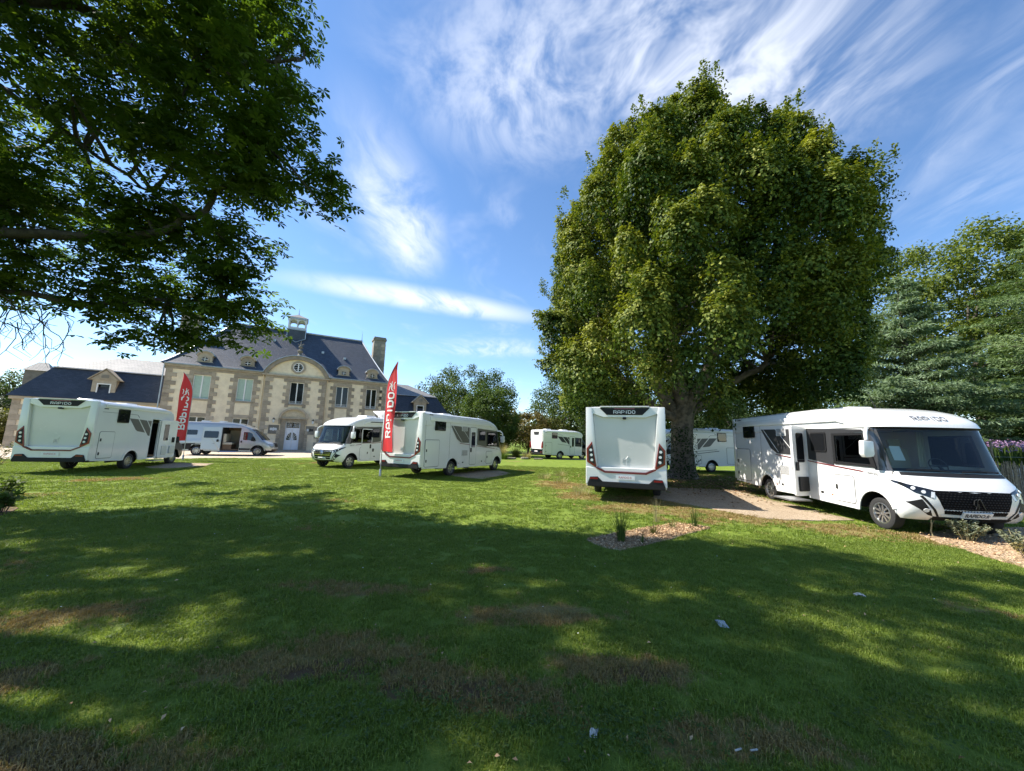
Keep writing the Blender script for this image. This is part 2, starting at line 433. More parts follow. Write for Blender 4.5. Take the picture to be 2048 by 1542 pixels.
# toothed stone chains beside the windows and at the corners, stone by stone
qmesh = {}
def quoin(s, z, ln, h, w, side):
    key = (round(ln, 2), round(h, 2))
    if key not in qmesh:
        b = MB(); b.box((0, -.07, 0), (ln, 0, h)); me = b.mesh('quoin_stone', bevel=.018); me.materials.append(MATS['granite']); qmesh[key] = me
    o = link('quoin_stone', qmesh[key], house); o.location = (s if side > 0 else s-ln, -w+.012, z)
rnd = random.Random(4)
def chain(edge, side, w, z0, z1, long=.62, short=.34, n=None, skip=()):
    n = n or int(round((z1-z0)/.40)); h = (z1-z0)/n
    for k in range(n):
        z = z0+k*h
        if any(a < z+h/2 < b for a, b in skip): continue
        quoin(edge, z+.006, long if k % 2 else short, h-.012, w, side)
for i, (a, b, g) in enumerate(WIN):
    off = BW if i == 2 else 0
    z0 = 4.5 if i == 2 else .12
    chain(a, -1, off, z0, 7.55); chain(b, 1, off, z0, 7.55)
chain(0.0, 1, 0, .1, 7.6, .85, .5); chain(HL, -1, 0, .1, 7.6, .85, .5)
chain(BAY0, 1, BW, .1, 7.5, .70, .42); chain(BAY1, -1, BW, .1, 7.5, .70, .42)
# eaves cornice and gutter
for nm, m_, z0, z1, w1 in (('frieze', 'granite', 7.58, 7.82, .07), ('cornice', 'granite', 7.82, 8.0, .2), ('gutter', 'zinc', 8.0, 8.13, .32)):
    for a, b in ((-.12, BAY0-.02), (BAY1+.02, HL+.12)):
        MB().fbox(hf, (a, z0, -.3), (b, z1, w1)).build(nm, m_, house, bevel=.025)
for sx in (-.12, BAY0-.2, BAY1+.12, HL+.05):
    MB().tube([(sx, -.14, 8.0), (sx, -.14, .1)], .05, 8).build('downpipe', 'zinc' if sx in (-.12,) else 'stucco', house, smooth=40)
# main roof: steep hips with a bell-cast foot
ro = MB()
R0 = [(-.35, -.35), (HL+.35, -.35), (HL+.35, DEP+.35), (-.35, DEP+.35)]
def rlev(f): # f 0..1 up the slope
    z = 8.05 + (13.95-8.05)*(f**1.12); a = 3.95*f - .35*(1-f); bfr = 5.0*f - .35*(1-f)
    return [(a, bfr, z), (HL-2.7*f+.35*(1-f), bfr, z), (HL-2.7*f+.35*(1-f), DEP-bfr, z), (a, DEP-bfr, z)]
fs = [0, .06, .14, .25, .4, .6, .8, 1.0]; L = [rlev(f) for f in fs]
v = [p for l in L for p in l]; f = []
for i in range(len(L)-1):
    for j in range(4): f.append((i*4+j, i*4+(j+1) % 4, i*4+4+(j+1) % 4, i*4+4+j))
ro.add(v, f); roof = ro.build('roof', 'slate', house)
rd = MB().tube([(3.8, 5, 13.98), (HL-2.6, 5, 13.98)], .1, 8); rd.build('ridge', 'zinc', roof, smooth=40)
for e, q in (((3.95, 5, 13.98), 0), ((HL-2.7, 5, 13.98), 1)):
    for k in (0, 3):
        pts = [L[i][k if q == 0 else (1 if k == 0 else 2)] for i in range(len(L))]
        MB().tube([(p[0], p[1], p[2]+.02) for p in pts], .07, 6).build('hip_ridge', 'zinc', roof, smooth=40)
for s_, fz in ((5.6, .86), (8.0, .74), (13.0, .60), (15.4, .52)):
    p = rlev(fz)[0]; MB().box((s_-.14, p[1]-.16, p[2]-.12), (s_+.14, p[1]+.3, p[2]+.16)).build('roof_vent', 'zinc', roof, bevel=.03)
for s_, z1 in ((HL-2.7, 15.3), (3.95, 15.3)):
    MB().tube([(s_, 5, 13.9), (s_, 5, 14.3), (s_, 5, z1)], [.07, .04, .008], 8).build('roof_spike', 'zinc', roof, smooth=40)
# chimneys
def chimney(s0, s1, y0, y1, z0, z1):
    c = MB(); c.box((s0, y0, z0), (s1, y1, z1-.45)); st = c.build('chimney', 'old_stone', house, bevel=.03)
    k = MB(); k.box((s0-.1, y0-.1, z1-.45), (s1+.1, y1+.1, z1-.2)); k.box((s0-.02, y0-.02, z1-.2), (s1+.02, y1+.02, z1)); k.build('chimney_cap', 'old_stone', st, bevel=.02)
    n = int((z1-z0-.6)/.45)
    for q in range(n):
        zz = z0+.1+q*.45
        for side in (0, 1):
            o = .12 if (q+side) % 2 else 0
            MB().box((s0-.025 if side == 0 else s1-.42-o, y0-.025, zz), (s0+.42+o if side == 0 else s1+.025, y0+.06, zz+.40)).build('chimney_stone', 'granite', st, bevel=.02)
chimney(18.85, 20.3, 4.3, 5.9, 7.9, 14.7)
chimney(-.55, .95, 4.3, 5.9, 7.9, 14.4)
# oeil-de-boeuf dormers
def dormer(c):
    y0 = .18; P = [(-.78, 8.14), (.78, 8.14), (.74, 8.42), (.58, 8.62), (.56, 9.12)]
    P += [(.56*math.cos(R(a)), 9.12+.42*math.sin(R(a))) for a in range(15, 166, 15)] + [(-.56, 9.12), (-.58, 8.62), (-.74, 8.42)]
    fn = lambda u, z, w: (c+u, y0-w, z)
    ov = [(.26*math.cos(R(a)), 8.80+.20*math.sin(R(a))) for a in range(0, 360, 20)]
    d = MB().prism(P, -.9, 0, fn).build('dormer', 'granite', house, bevel=.015)
    cap = [(.70*math.cos(R(a)), 9.14+.46*math.sin(R(a))) for a in range(0, 181, 12)]
    cin = [(.55*math.cos(R(a)), 9.12+.34*math.sin(R(a))) for a in range(0, 181, 12)]
    k = MB(); n = len(cap)
    poly = cap + cin[::-1]; k.prism(poly, -.95, .12, fn); k.build('dormer_hood', 'granite', d, bevel=.015)
    z2 = MB(); o2 = [(.74*math.cos(R(a)), 9.17+.49*math.sin(R(a))) for a in range(0, 181, 12)]; i2 = [(.70*math.cos(R(a)), 9.145+.46*math.sin(R(a))) for a in range(0, 181, 12)]
    z2.prism(o2+i2[::-1], -1.6, .17, fn); z2.build('dormer_flashing', 'zinc', d)
    MB().ring([(p[0]*1.42, 8.8+(p[1]-8.8)*1.42) for p in ov], ov, -.02, .06, fn).build('oculus_surround', 'granite', d, bevel=.01)
    MB().prism(ov, -.02, .012, fn).build('pane', 'black_glass', d)
    g = MB(); g.fbox(fn, (-.022, 8.6, .012), (.022, 9.0, .035)); g.fbox(fn, (-.26, 8.782, .014), (.26, 8.822, .037)); g.build('glazing_bar', 'white_paint', d)
    for s_ in (-1, 1):
        MB().tube([(c+s_*.86, y0-.02, 8.16), (c+s_*.80, y0-.02, 8.34), (c+s_*.68, y0-.02, 8.46)], [.1, .09, .05], 8).build('scroll', 'granite', d, smooth=50)
for c in (2.72, 6.2, 15.28, 18.38): dormer(c)
# central gable: segmental pediment over the bay
hw_, rise = 3.0, 2.0
rad = (hw_**2+rise**2)/(2*rise); zc = 7.95+rise-rad; a0 = math.asin(hw_/rad)
arc = lambda r, n=28: [(CEN+r*math.sin(-a0+2*a0*i/n), zc+r*math.cos(-a0+2*a0*i/n)) for i in range(n+1)]
tym = arc(rad-.05); g = MB().prism([(CEN+hw_-.05, 7.9), (CEN-hw_+.05, 7.9)] + tym, -.3, BW-.02, hf).build('gable', 'stucco', house)
A1, A0 = arc(rad+.08), arc(rad-.32)
MB().prism(A1+A0[::-1], -.35, BW+.22, hf).build('gable_arch', 'granite', g, bevel=.03)
A2 = arc(rad+.15); MB().prism(A2+A1[::-1], -3.2, BW+.30, hf).build('gable_flashing', 'zinc', g)
MB().prism([(p[0], p[1]) for p in arc(rad+.12)] + [(CEN+hw_, 7.95), (CEN-hw_, 7.95)], -4.0, -.32, hf).build('gable_roof', 'slate', g)
MB().fbox(hf, (CEN-hw_-.12, 7.72, -.1), (CEN+hw_+.12, 7.9, BW+.2)).build('gable_cornice', 'granite', g, bevel=.03)
MB().fbox(hf, (BAY0-.03, 7.5, -.1), (BAY1+.03, 7.72, BW+.06)).build('frieze', 'granite', g, bevel=.02)
oc = [(CEN+.48*math.cos(R(a)), 8.82+.48*math.sin(R(a))) for a in range(0, 360, 15)]
MB().ring([(CEN+(p[0]-CEN)*1.42, 8.82+(p[1]-8.82)*1.42) for p in oc], oc, BW-.1, BW+.07, hf).build('oculus_surround', 'granite', g, bevel=.02)
MB().prism(oc, BW-.1, BW+.0, hf).build('pane', 'black_glass', g)
b_ = MB(); b_.ring(oc, [(CEN+(p[0]-CEN)*.86, 8.82+(p[1]-8.82)*.86) for p in oc], BW, BW+.045, hf)
b_.fbox(hf, (CEN-.05, 8.38, BW+.002), (CEN+.05, 9.26, BW+.05))
for q in (-1, 1):
    b_.fbox(hf, (CEN-.42, 8.80+q*.0, BW+.004), (CEN+.42, 8.84, BW+.04))
    b_.fbox(hf, (CEN-.36, 8.82+q*.2-.014, BW+.006), (CEN+.36, 8.82+q*.2+.014, BW+.038))
b_.build('glazing_bar', 'white_paint', g)
fin = MB().lathe([(.0, 9.95), (.36, 9.95), (.4, 10.08), (.2, 10.25), (.15, 10.42), (.27, 10.55), (.28, 10.7), (.12, 10.82), (.1, 11.0), (.2, 11.12), (.16, 11.28), (.05, 11.36), (.03, 11.75), (0, 11.8)], lambda x, y, h: (CEN+x, -.2+y, h), 14)
fin.tube([(CEN-.28, -.2, 11.45), (CEN, -.2, 11.25), (CEN+.28, -.2, 11.5)], .05, 6); fin.tube([(CEN-.2, -.2, 11.0), (CEN, -.2, 11.2), (CEN+.26, -.2, 10.95)], .045, 6)
fin.build('finial', 'old_stone', g, smooth=50)
# lantern turret on the ridge
C0 = 10.05; CY = 5.0
cb = MB(); cb.box((C0-.92, CY-.92, 12.4), (C0+.92, CY+.92, 14.0)); cup = cb.build('lantern_turret', 'slate', house)
k = MB(); k.box((C0-1.0, CY-1.0, 13.98), (C0+1.0, CY+1.0, 14.12)); k.box((C0-1.02, CY-1.02, 15.32), (C0+1.02, CY+1.02, 15.5)); k.build('turret_cornice', 'zinc', cup, bevel=.02)
for sx in (-1, 1):
    for sy in (-1, 1): MB().box((C0+sx*.86-.09, CY+sy*.86-.09, 14.1), (C0+sx*.86+.09, CY+sy*.86+.09, 15.34)).build('turret_post', 'lead_white', cup, bevel=.01)
for ax in (0, 1):
    for sd_ in (-1, 1):
        fn = (lambda u, z, w, sd_=sd_: (C0+u, CY+sd_*(.86+w), z)) if ax == 0 else (lambda u, z, w, sd_=sd_: (C0+sd_*(.86+w), CY+u, z))
        p = MB(); p.fbox(fn, (-.06, 14.1, -.05), (.06, 15.34, .05))
        for h in (-1, 1):
            o_ = [(h*.43+.37*math.cos(R(a)), 14.95+.28*math.sin(R(a))) for a in range(0, 181, 15)]
            p.prism([(h*.43+.37, 15.34), (h*.43-.37, 15.34)] + o_[::-1], -.04, .04, fn)
            p.fbox(fn, (h*.43-.37, 14.1, -.04), (h*.43+.37, 14.35, .04))
        p.build('turret_arch', 'lead_white', cup)
pr = MB(); pr.add([(C0-1.08, CY-1.08, 15.5), (C0+1.08, CY-1.08, 15.5), (C0+1.08, CY+1.08, 15.5), (C0-1.08, CY+1.08, 15.5), (C0, CY, 16.15)], [(0, 1, 4), (1, 2, 4), (2, 3, 4), (3, 0, 4), (3, 2, 1, 0)])
pr.build('turret_roof', 'pale_slate', cup)
MB().tube([(C0, CY, 16.05), (C0, CY, 16.35), (C0, CY, 16.9)], [.07, .04, .01], 8).build('turret_spike', 'zinc', cup, smooth=40)
fl = MB()
for (a, b) in (((C0-.95, CY-.95, 14.0), (C0-.95, CY-.98, 13.0)), ((C0+.95, CY-.95, 14.0), (C0+.95, CY-.98, 13.0)), ((C0-.95, CY-.98, 13.0), (C0, CY-1.25, 12.45)), ((C0+.95, CY-.98, 13.0), (C0, CY-1.25, 12.45))):
    fl.tube([a, b], .045, 6)
fl.build('turret_flashing', 'zinc', cup)
# front door with stone surround, hood and lamps
dfn = lambda s, z, w: hf(s, z, BW+w)
sur = MB(); sur.fbox(dfn, (9.72, 0, -.3), (10.18, 3.0, .10)); sur.fbox(dfn, (11.5, 0, -.3), (11.96, 3.0, .10)); sur.fbox(dfn, (9.72, 3.0, -.3), (11.96, 3.35, .12))
dsur = sur.build('door_surround', 'granite', house, bevel=.02)
for sd_ in (-1, 1):
    for q in range(5):
        s0 = 9.42 if sd_ < 0 else 11.97; MB().fbox(dfn, (s0+.002, .05+q*.42, 0), (s0+.29, .05+q*.42+.40, .07)).build('surround_stone', 'granite', dsur, bevel=.02)
c_ = 10.84; ar = lambda a, b, n=20: [(c_+a*math.cos(R(180*i/n)), 3.36+b*math.sin(R(180*i/n))) for i in range(n+1)]
MB().prism(ar(1.36, 1.12)+ar(1.14, .92)[::-1], -.1, .34, dfn).build('door_hood', 'granite', dsur, bevel=.02)
MB().prism(ar(1.14, .92), -.1, .06, dfn).build('tympanum', 'plaster_cream', dsur)
orn = MB(); rr = random.Random(8)
for q in range(60):
    a = rr.uniform(10, 170); k_ = rr.uniform(.25, .85); u = c_+1.1*k_*math.cos(R(a)); z_ = 3.42+.82*k_*math.sin(R(a)); r_ = rr.uniform(.03, .075)
    orn.prism([(u+r_*math.cos(R(t)), z_+r_*math.sin(R(t))) for t in range(0, 360, 60)], .05, .1, dfn)
orn.prism(rrect(c_-.22, 3.55, c_+.22, 4.0, .08), .05, .12, dfn); orn.build('carved_relief', 'plaster_cream', dsur)
MB().fbox(dfn, (9.5, 3.30, -.1), (12.18, 3.40, .30)).build('door_cornice', 'granite', dsur, bevel=.02)
for s_ in (9.6, 12.0): MB().prism([(s_-.12, 3.3), (s_+.12, 3.3), (s_+.08, 2.75), (s_-.08, 2.75)], 0, .22, dfn).build('bracket', 'granite', dsur, bevel=.02)
dl = MB(); dl.ring([(10.18, .02), (11.5, .02), (11.5, 3.0), (10.18, 3.0)], [(10.25, .02), (11.43, .02), (11.43, 2.93), (10.25, 2.93)], -.2, -.1, dfn); dl.fbox(dfn, (10.25, 2.28, -.2), (11.43, 2.38, -.1))
door = dl.build('front_door', 'white_door', house)
for sd_ in (0, 1):
    a, b = (10.25, 10.83) if sd_ == 0 else (10.85, 11.43)
    lf = MB().fbox(dfn, (a, .02, -.19), (b, 2.28, -.13)).build('door_leaf', 'white_door', door)
    for z0, z1 in ((.12, .42), (.5, .9)): MB().fbox(dfn, (a+.09, z0, -.13), (b-.09, z1, -.11)).build('door_panel', 'white_door', lf, bevel=.012)
    cx = b-.07 if sd_ == 0 else a+.07; sg = -1 if sd_ == 0 else 1
    fan = [(cx, 1.12)] + [(cx+sg*.40*math.sin(R(t)), 1.12+.78*math.cos(R(t))) for t in range(0, 91, 10)][::-1]
    MB().prism(fan, -.13, -.118, dfn).build('pane', 'black_glass', lf)
    rl = MB()
    for t in (20, 45, 70): rl.tube([dfn(cx, 1.12, -.11), dfn(cx+sg*.39*math.sin(R(t)), 1.12+.76*math.cos(R(t)), -.11)], .018, 5)
    rl.build('door_grille', 'white_door', lf)
    MB().fbox(dfn, (a+.04, 2.42, -.18), (b-.04, 2.88, -.15)).build('pane', 'black_glass', door)
    sc_ = MB()
    for q in range(4): u = a+.1+q*.125; sc_.tube([dfn(u-.05, 2.44, -.14), dfn(u+.04, 2.6, -.14), dfn(u-.03, 2.74, -.14), dfn(u+.05, 2.87, -.14)], .016, 5)
    sc_.build('transom_scroll', 'white_door', door)
MB().box((9.4, -BW-1.5, 0), (12.2, -BW, .12)).build('doorstep', 'granite', house, bevel=.02)
for s_ in (9.08, 12.66):
    l = MB(); l.fbox(dfn, (s_-.05, 3.1, 0), (s_+.05, 3.3, .05)); l.tube([dfn(s_, 3.25, .03), dfn(s_, 3.4, .2), dfn(s_, 3.28, .26)], .018, 6)
    fr = l.build('wall_lantern', 'black_iron', house)
    q = MB(); q.lathe([(.0, 3.3), (.13, 3.22), (.15, 3.18)], lambda x, y, h, s_=s_: (s_+x, -BW-.26+y, h), 6); q.lathe([(.06, 2.86), (.0, 2.84)], lambda x, y, h, s_=s_: (s_+x, -BW-.26+y, h), 6); q.build('lantern_cap', 'black_iron', fr)
    MB().lathe([(.12, 3.18), (.065, 2.86)], lambda x, y, h, s_=s_: (s_+x, -BW-.26+y, h), 6).build('lantern_body', 'lantern_glass', fr)
for s0, s1 in ((8.68, 9.6), (12.06, 12.86)):
    p = MB().fbox(dfn, (s0, 1.72, 0), (s1, 2.62, .06)).build('stone_panel', 'old_stone', house, bevel=.02)
    for q in (-1, 0, 1):
        ov = [((s0+s1)/2+q*.2+.12*math.cos(R(t)), 2.2+(.18 if q == 0 else .14)*math.sin(R(t))) for t in range(0, 360, 30)]
        MB().prism(ov, .05, .075, dfn).build('panel_opening', 'lead_white' if (s0 < 10 or q < 0) else 'black_iron', p)

# the two lower wings with mansard roofs
def wing(s0, s1, mir, dorm, ch):
    """s0 joins the main block, s1 is the free end"""
    a, b = min(s0, s1), max(s0, s1); Y0, Y1 = .6, 9.0
    w = MB(); fnw = lambda s, z, q: (s, Y0-q, z)
    hs = [(d-.55, d+.55, .9, 3.0) for d in dorm] + [(dorm[0]+2.2, dorm[0]+3.2, .9, 3.0)]
    wall_holes(w, a, b, 0, 4.2, hs, -.4, 0, fnw); w.box((a, Y0+.4, 0), (a+.4, Y1, 4.2)); w.box((b-.4, Y0+.4, 0), (b, Y1, 4.2)); w.box((a+.4, Y1-.4, 0), (b-.4, Y1, 4.2))
    wg = w.build('wing', 'stucco', house)
    for h in hs: window(h[0], h[1], h[2], h[3], -.14, False, fnw, wg)
    MB().fbox(fnw, (a-.15, 4.0, -.3), (b+.15, 4.25, .22)).build('cornice', 'granite', wg, bevel=.03)
    n = 9
    for k_ in range(n):
        h = 3.9/n; ln = .8 if k_ % 2 else .48
        e = s1; MB().fbox(fnw, (e if mir > 0 else e-ln, .1+k_*h, 0), (e+ln if mir > 0 else e, .1+k_*h+h-.012, .05)).build('corner_stone', 'granite', wg, bevel=.015)
    # steep lower slope and shallow upper slope, hipped at the free end
    e0 = s0; e1 = s1+(-.3 if mir > 0 else .3); i1 = s1+(1.45 if mir > 0 else -1.45); p1 = s1+(4.6 if mir > 0 else -4.6)
    lo = [(e0, Y0-.3, 4.25), (e1, Y0-.3, 4.25), (e1, Y1+.3, 4.25), (e0, Y1+.3, 4.25)]
    up = [(e0, Y0+1.2, 7.0), (i1, Y0+1.2, 7.0), (i1, Y1-1.2, 7.0), (e0, Y1-1.2, 7.0)]
    MB().add(lo+up, [(0, 1, 5, 4), (1, 2, 6, 5), (2, 3, 7, 6)]).build('mansard_roof', 'dark_slate', wg)
    cy = (Y0+Y1)/2
    u2 = [(e0, Y0+1.1, 7.02), (i1+(-.1 if mir > 0 else .1), Y0+1.1, 7.02), (i1+(-.1 if mir > 0 else .1), Y1-1.1, 7.02), (e0, Y1-1.1, 7.02), (p1, cy, 8.75), (e0, cy, 8.75)]
    MB().add(u2, [(0, 1, 4, 5), (1, 2, 4), (2, 3, 5, 4)]).build('upper_roof', 'pale_slate', wg)
    MB().tube([(e0, Y0+1.1, 7.03), (i1, Y0+1.1, 7.03)], .05, 6).build('roof_flashing', 'zinc', wg)
    for d in dorm:
        fd = lambda u, z, q, d=d: (d+u, Y0+.1-q, z)
        dm = MB(); dm.ring([(-.78, 4.3), (.78, 4.3), (.78, 6.1), (-.78, 6.1)], [(-.42, 4.66), (.42, 4.66), (.42, 5.72), (-.42, 5.72)], -1.1, 0, fd)
        dd = dm.build('dormer', 'granite', wg, bevel=.02)
        MB().prism([(-.98, 6.06), (.98, 6.06), (0, 7.0)], -1.5, .06, fd).build('dormer_gable', 'granite', dd, bevel=.02)
        rf = MB(); rf.prism([(-1.06, 6.04), (0, 7.06), (1.06, 6.04), (1.1, 6.1), (0, 7.16), (-1.1, 6.1)], -1.9, .14, fd); rf.build('dormer_roof', 'granite', dd, bevel=.015)
        MB().prism(rrect(-.25, 6.25, .25, 6.55, .06), .06, .09, fd).build('gable_panel', 'old_stone', dd)
        MB().fbox(fd, (-.42, 4.66, -.3), (.42, 5.72, -.25)).build('pane', 'black_glass', dd)
        MB().ring([(-.46, 4.62), (.46, 4.62), (.46, 5.76), (-.46, 5.76)], [(-.38, 4.70), (.38, 4.70), (.38, 5.68), (-.38, 5.68)], -.1, .03, fd).build('dormer_frame', 'white_paint', dd)
    if ch:
        c = MB(); c.box((ch-.8, cy+1.2, 4), (ch+.8, cy+2.6, 7.0)); c.build('chimney', 'old_stone', wg, bevel=.02)
        MB().add([(ch-.95, cy+1.05, 7.0), (ch+.95, cy+1.05, 7.0), (ch+.95, cy+2.75, 7.0), (ch-.95, cy+2.75, 7.0), (ch-.3, cy+1.9, 7.9), (ch+.3, cy+1.9, 7.9)], [(0, 1, 5, 4), (1, 2, 5), (2, 3, 4, 5), (3, 0, 4), (3, 2, 1, 0)]).build('chimney_cap', 'pale_slate', wg)
wing(0.0, -9.3, 1, [-4.15], -10.6)
wing(HL, 28.3, -1, [24.45], None)
# a tall dark parasol base / closed parasol beside the door
pz = thing('closed_parasol', 'dark folded parasol standing against the manor wall beside the front door', 'parasol', (-17.25, 39.9, 0))
MB().tube([(0, 0, 0), (0, 0, 2.75)], .03, 8).build('pole', 'black_iron', pz)
MB().lathe([(.0, .95), (.2, .9), (.26, 1.1), (.22, 1.8), (.14, 2.4), (.03, 2.7)], xyz, 10).build('folded_cover', 'black_iron', pz, smooth=50)
MB().lathe([(.0, 0), (.36, 0), (.36, .07), (.05, .1)], xyz, 16).build('base', 'black_iron', pz, smooth=40)

# ================================================================== motorhomes
mat('gelcoat', (.745, .75, .745), .22, coat=.5, var=.03, vscale=1.2)
mat('gelcoat_panel', (.57, .58, .57), .25, coat=.5, var=.04, vscale=1.5)
mat('silver_paint', (.40, .42, .44), .30, metal=.55, coat=.6)
mat('dark_paint', (.045, .047, .052), .28, metal=.3, coat=.6)
mat('black_plastic', (.014, .014, .015), .55, spec=.25, bump=.15, bscale=220)
mat('grille_black', (.005, .005, .006), .7, spec=.08)
mat('grille_bars', (.014, .014, .016), .45, spec=.2)
mat('seam', (.06, .062, .065), .6)
mat('grey_decal', (.115, .108, .098), .42)
mat('dark_decal', (.034, .035, .038), .45, spec=.3)
mat('red_trim', (.16, .012, .016), .35, coat=.4)
mat('red_lens', (.20, .009, .012), .18, coat=.5)
mat('clear_lens', (.72, .74, .76), .08, spec=.8)
mat('lamp_chrome', (.55, .57, .6), .12, metal=1)
mat('tyre', (.022, .022, .023), .8, bump=.2, bscale=90)
mat('alloy', (.50, .51, .52), .28, metal=.9)
mat('alloy_dark', (.025, .025, .027), .4, metal=.4)
mat('chrome', (.62, .62, .63), .14, metal=1)
mat('tinted_glass', (.010, .011, .013), .03, spec=.75)
mat('aluminium', (.45, .46, .48), .35, metal=.85)
mat('plate_white', (.74, .75, .76), .4)
mat('letter_dark', (.03, .032, .045), .35)
mat('letter_silver', (.55, .57, .58), .3, metal=.4)
mat('letter_red', (.40, .02, .03), .4)
mat('interior_cream', (.50, .46, .38), .7)
mat('interior_wood', (.17, .10, .055), .5, var=.3, vscale=8)
mat('seat_fabric', (.35, .32, .26), .8)
mat('seat_dark', (.035, .035, .037), .75)
mat('solar_blue', (.03, .04, .07), .2, coat=.6)
mat('amber', (.55, .12, .02), .3)
mat('blue_step', (.07, .16, .42), .4)
glassmat('windscreen', (.80, .90, .86))
glassmat('side_glass', (.72, .80, .77))

class Shell:
    """vehicle body given by levels: z, half width, rear x, side end x, nose x, squareness of the nose"""
    def __init__(s, keys): s.k = np.array(keys, float)
    def at(s, z): return [float(np.interp(z, s.k[:, 0], s.k[:, i])) for i in range(1, 6)]
    def xf(s, y, z):
        hw, xr, xs, xf, n = s.at(z); q = min(1, abs(y)/hw)
        return xs + (xf-xs)*max(0., 1-q**n)**(1/n)
    def front(s, y, z, w=0.):
        """point on the nose surface, w metres out along the surface normal"""
        e = .01; y = max(-s.at(z)[0]*.998, min(s.at(z)[0]*.998, y))
        x = s.xf(y, z); dy = (s.xf(y+e, z)-s.xf(y-e, z))/(2*e); dz = (s.xf(y, z+e)-s.xf(y, z-e))/(2*e)
        dy = max(-8, min(8, dy)); n = Vector((1, -dy, -dz)).normalized()
        return (x+n.x*w, y+n.y*w, z+n.z*w)
    def loop(s, z, sides, ny=22):
        hw, xr, xs, xf, n = s.at(z); out = []
        st = [xr] + [x for x in sides if xr+.05 < x < 90] + [xs]
        fr = []
        for i in range(1, ny):
            th = -math.pi/2 + math.pi*i/ny; q = math.sin(th); c = math.cos(th)
            y = hw*math.copysign(abs(q)**(2/n), q); fr.append((xs+(xf-xs)*abs(c)**(2/n), y))
        r = [(min(x, xs-.001*(len(st)-j)) if j < len(st)-1 else xs, -hw) for j, x in enumerate(st)]
        l = [(x, hw) for x, _ in r][::-1]
        back = [(xr, hw*k) for k in (.6, .2, -.2, -.6)]
        return r + fr + l + back
    def body(s, rows, sides, holes, name, material, parent, ny=22, cap=True, bottom=False, keep=None):
        loops = [s.loop(z, sides, ny) for z in rows]; n = len(loops[0]); mb = MB()
        v = [(x, y, z) for z, l in zip(rows, loops) for x, y in l]; f = []
        for i in range(len(rows)-1):
            for j in range(n):
                k = (j+1) % n; q = [loops[i][j], loops[i][k], loops[i+1][k], loops[i+1][j]]
                cx = sum(p[0] for p in q)/4; cy = sum(p[1] for p in q)/4; cz = (rows[i]+rows[i+1])/2
                if any(h(cx, cy, cz) for h in holes): continue
                if keep and not keep(cx, cy, cz): continue
                f.append((i*n+j, i*n+k, (i+1)*n+k, (i+1)*n+j))
        if cap: f.append(tuple((len(rows)-1)*n+j for j in range(n)))
        if bottom: f.append(tuple(range(n-1, -1, -1)))
        mb.add(v, f); return mb.build(name, material, parent, smooth=32)
    def strip(s, top, bot, w, name, material, parent, nu=14, nv=6, thick=.0):
        """patch laid on the nose between two (y, z) polylines"""
        def lerp(pl, t):
            L = [0.]
            for a, b in zip(pl, pl[1:]): L.append(L[-1]+math.dist(a, b))
            d = t*L[-1]
            for i in range(len(pl)-1):
                if d <= L[i+1]+1e-9:
                    k = (d-L[i])/max(1e-9, L[i+1]-L[i]); return (pl[i][0]+(pl[i+1][0]-pl[i][0])*k, pl[i][1]+(pl[i+1][1]-pl[i][1])*k)
            return pl[-1]
        P = []
        for i in range(nu+1):
            a, b = lerp(top, i/nu), lerp(bot, i/nu)
            P.append([(a[0]+(b[0]-a[0])*j/nv, a[1]+(b[1]-a[1])*j/nv) for j in range(nv+1)])
        mb = MB(); g = [s.front(y, z, w) for c in P for y, z in c]; m = nv+1
        f = [(i*m+j, i*m+j+1, (i+1)*m+j+1, (i+1)*m+j) for i in range(nu) for j in range(nv)]
        mb.add(g, f)
        if thick:
            g2 = [s.front(y, z, w-thick) for c in P for y, z in c]; o = len(g)
            rim = [(i*m, (i+1)*m) for i in range(nu)] + [((i+1)*m+nv, i*m+nv) for i in range(nu)] + [(j+1, j) for j in range(nv)] + [(nu*m+j, nu*m+j+1) for j in range(nv)]
            mb.v += g2; mb.f += [(a, b, b+o, a+o) for a, b in rim]; mb.m += [0]*len(rim)
        return mb.build(name, material, parent, smooth=35)

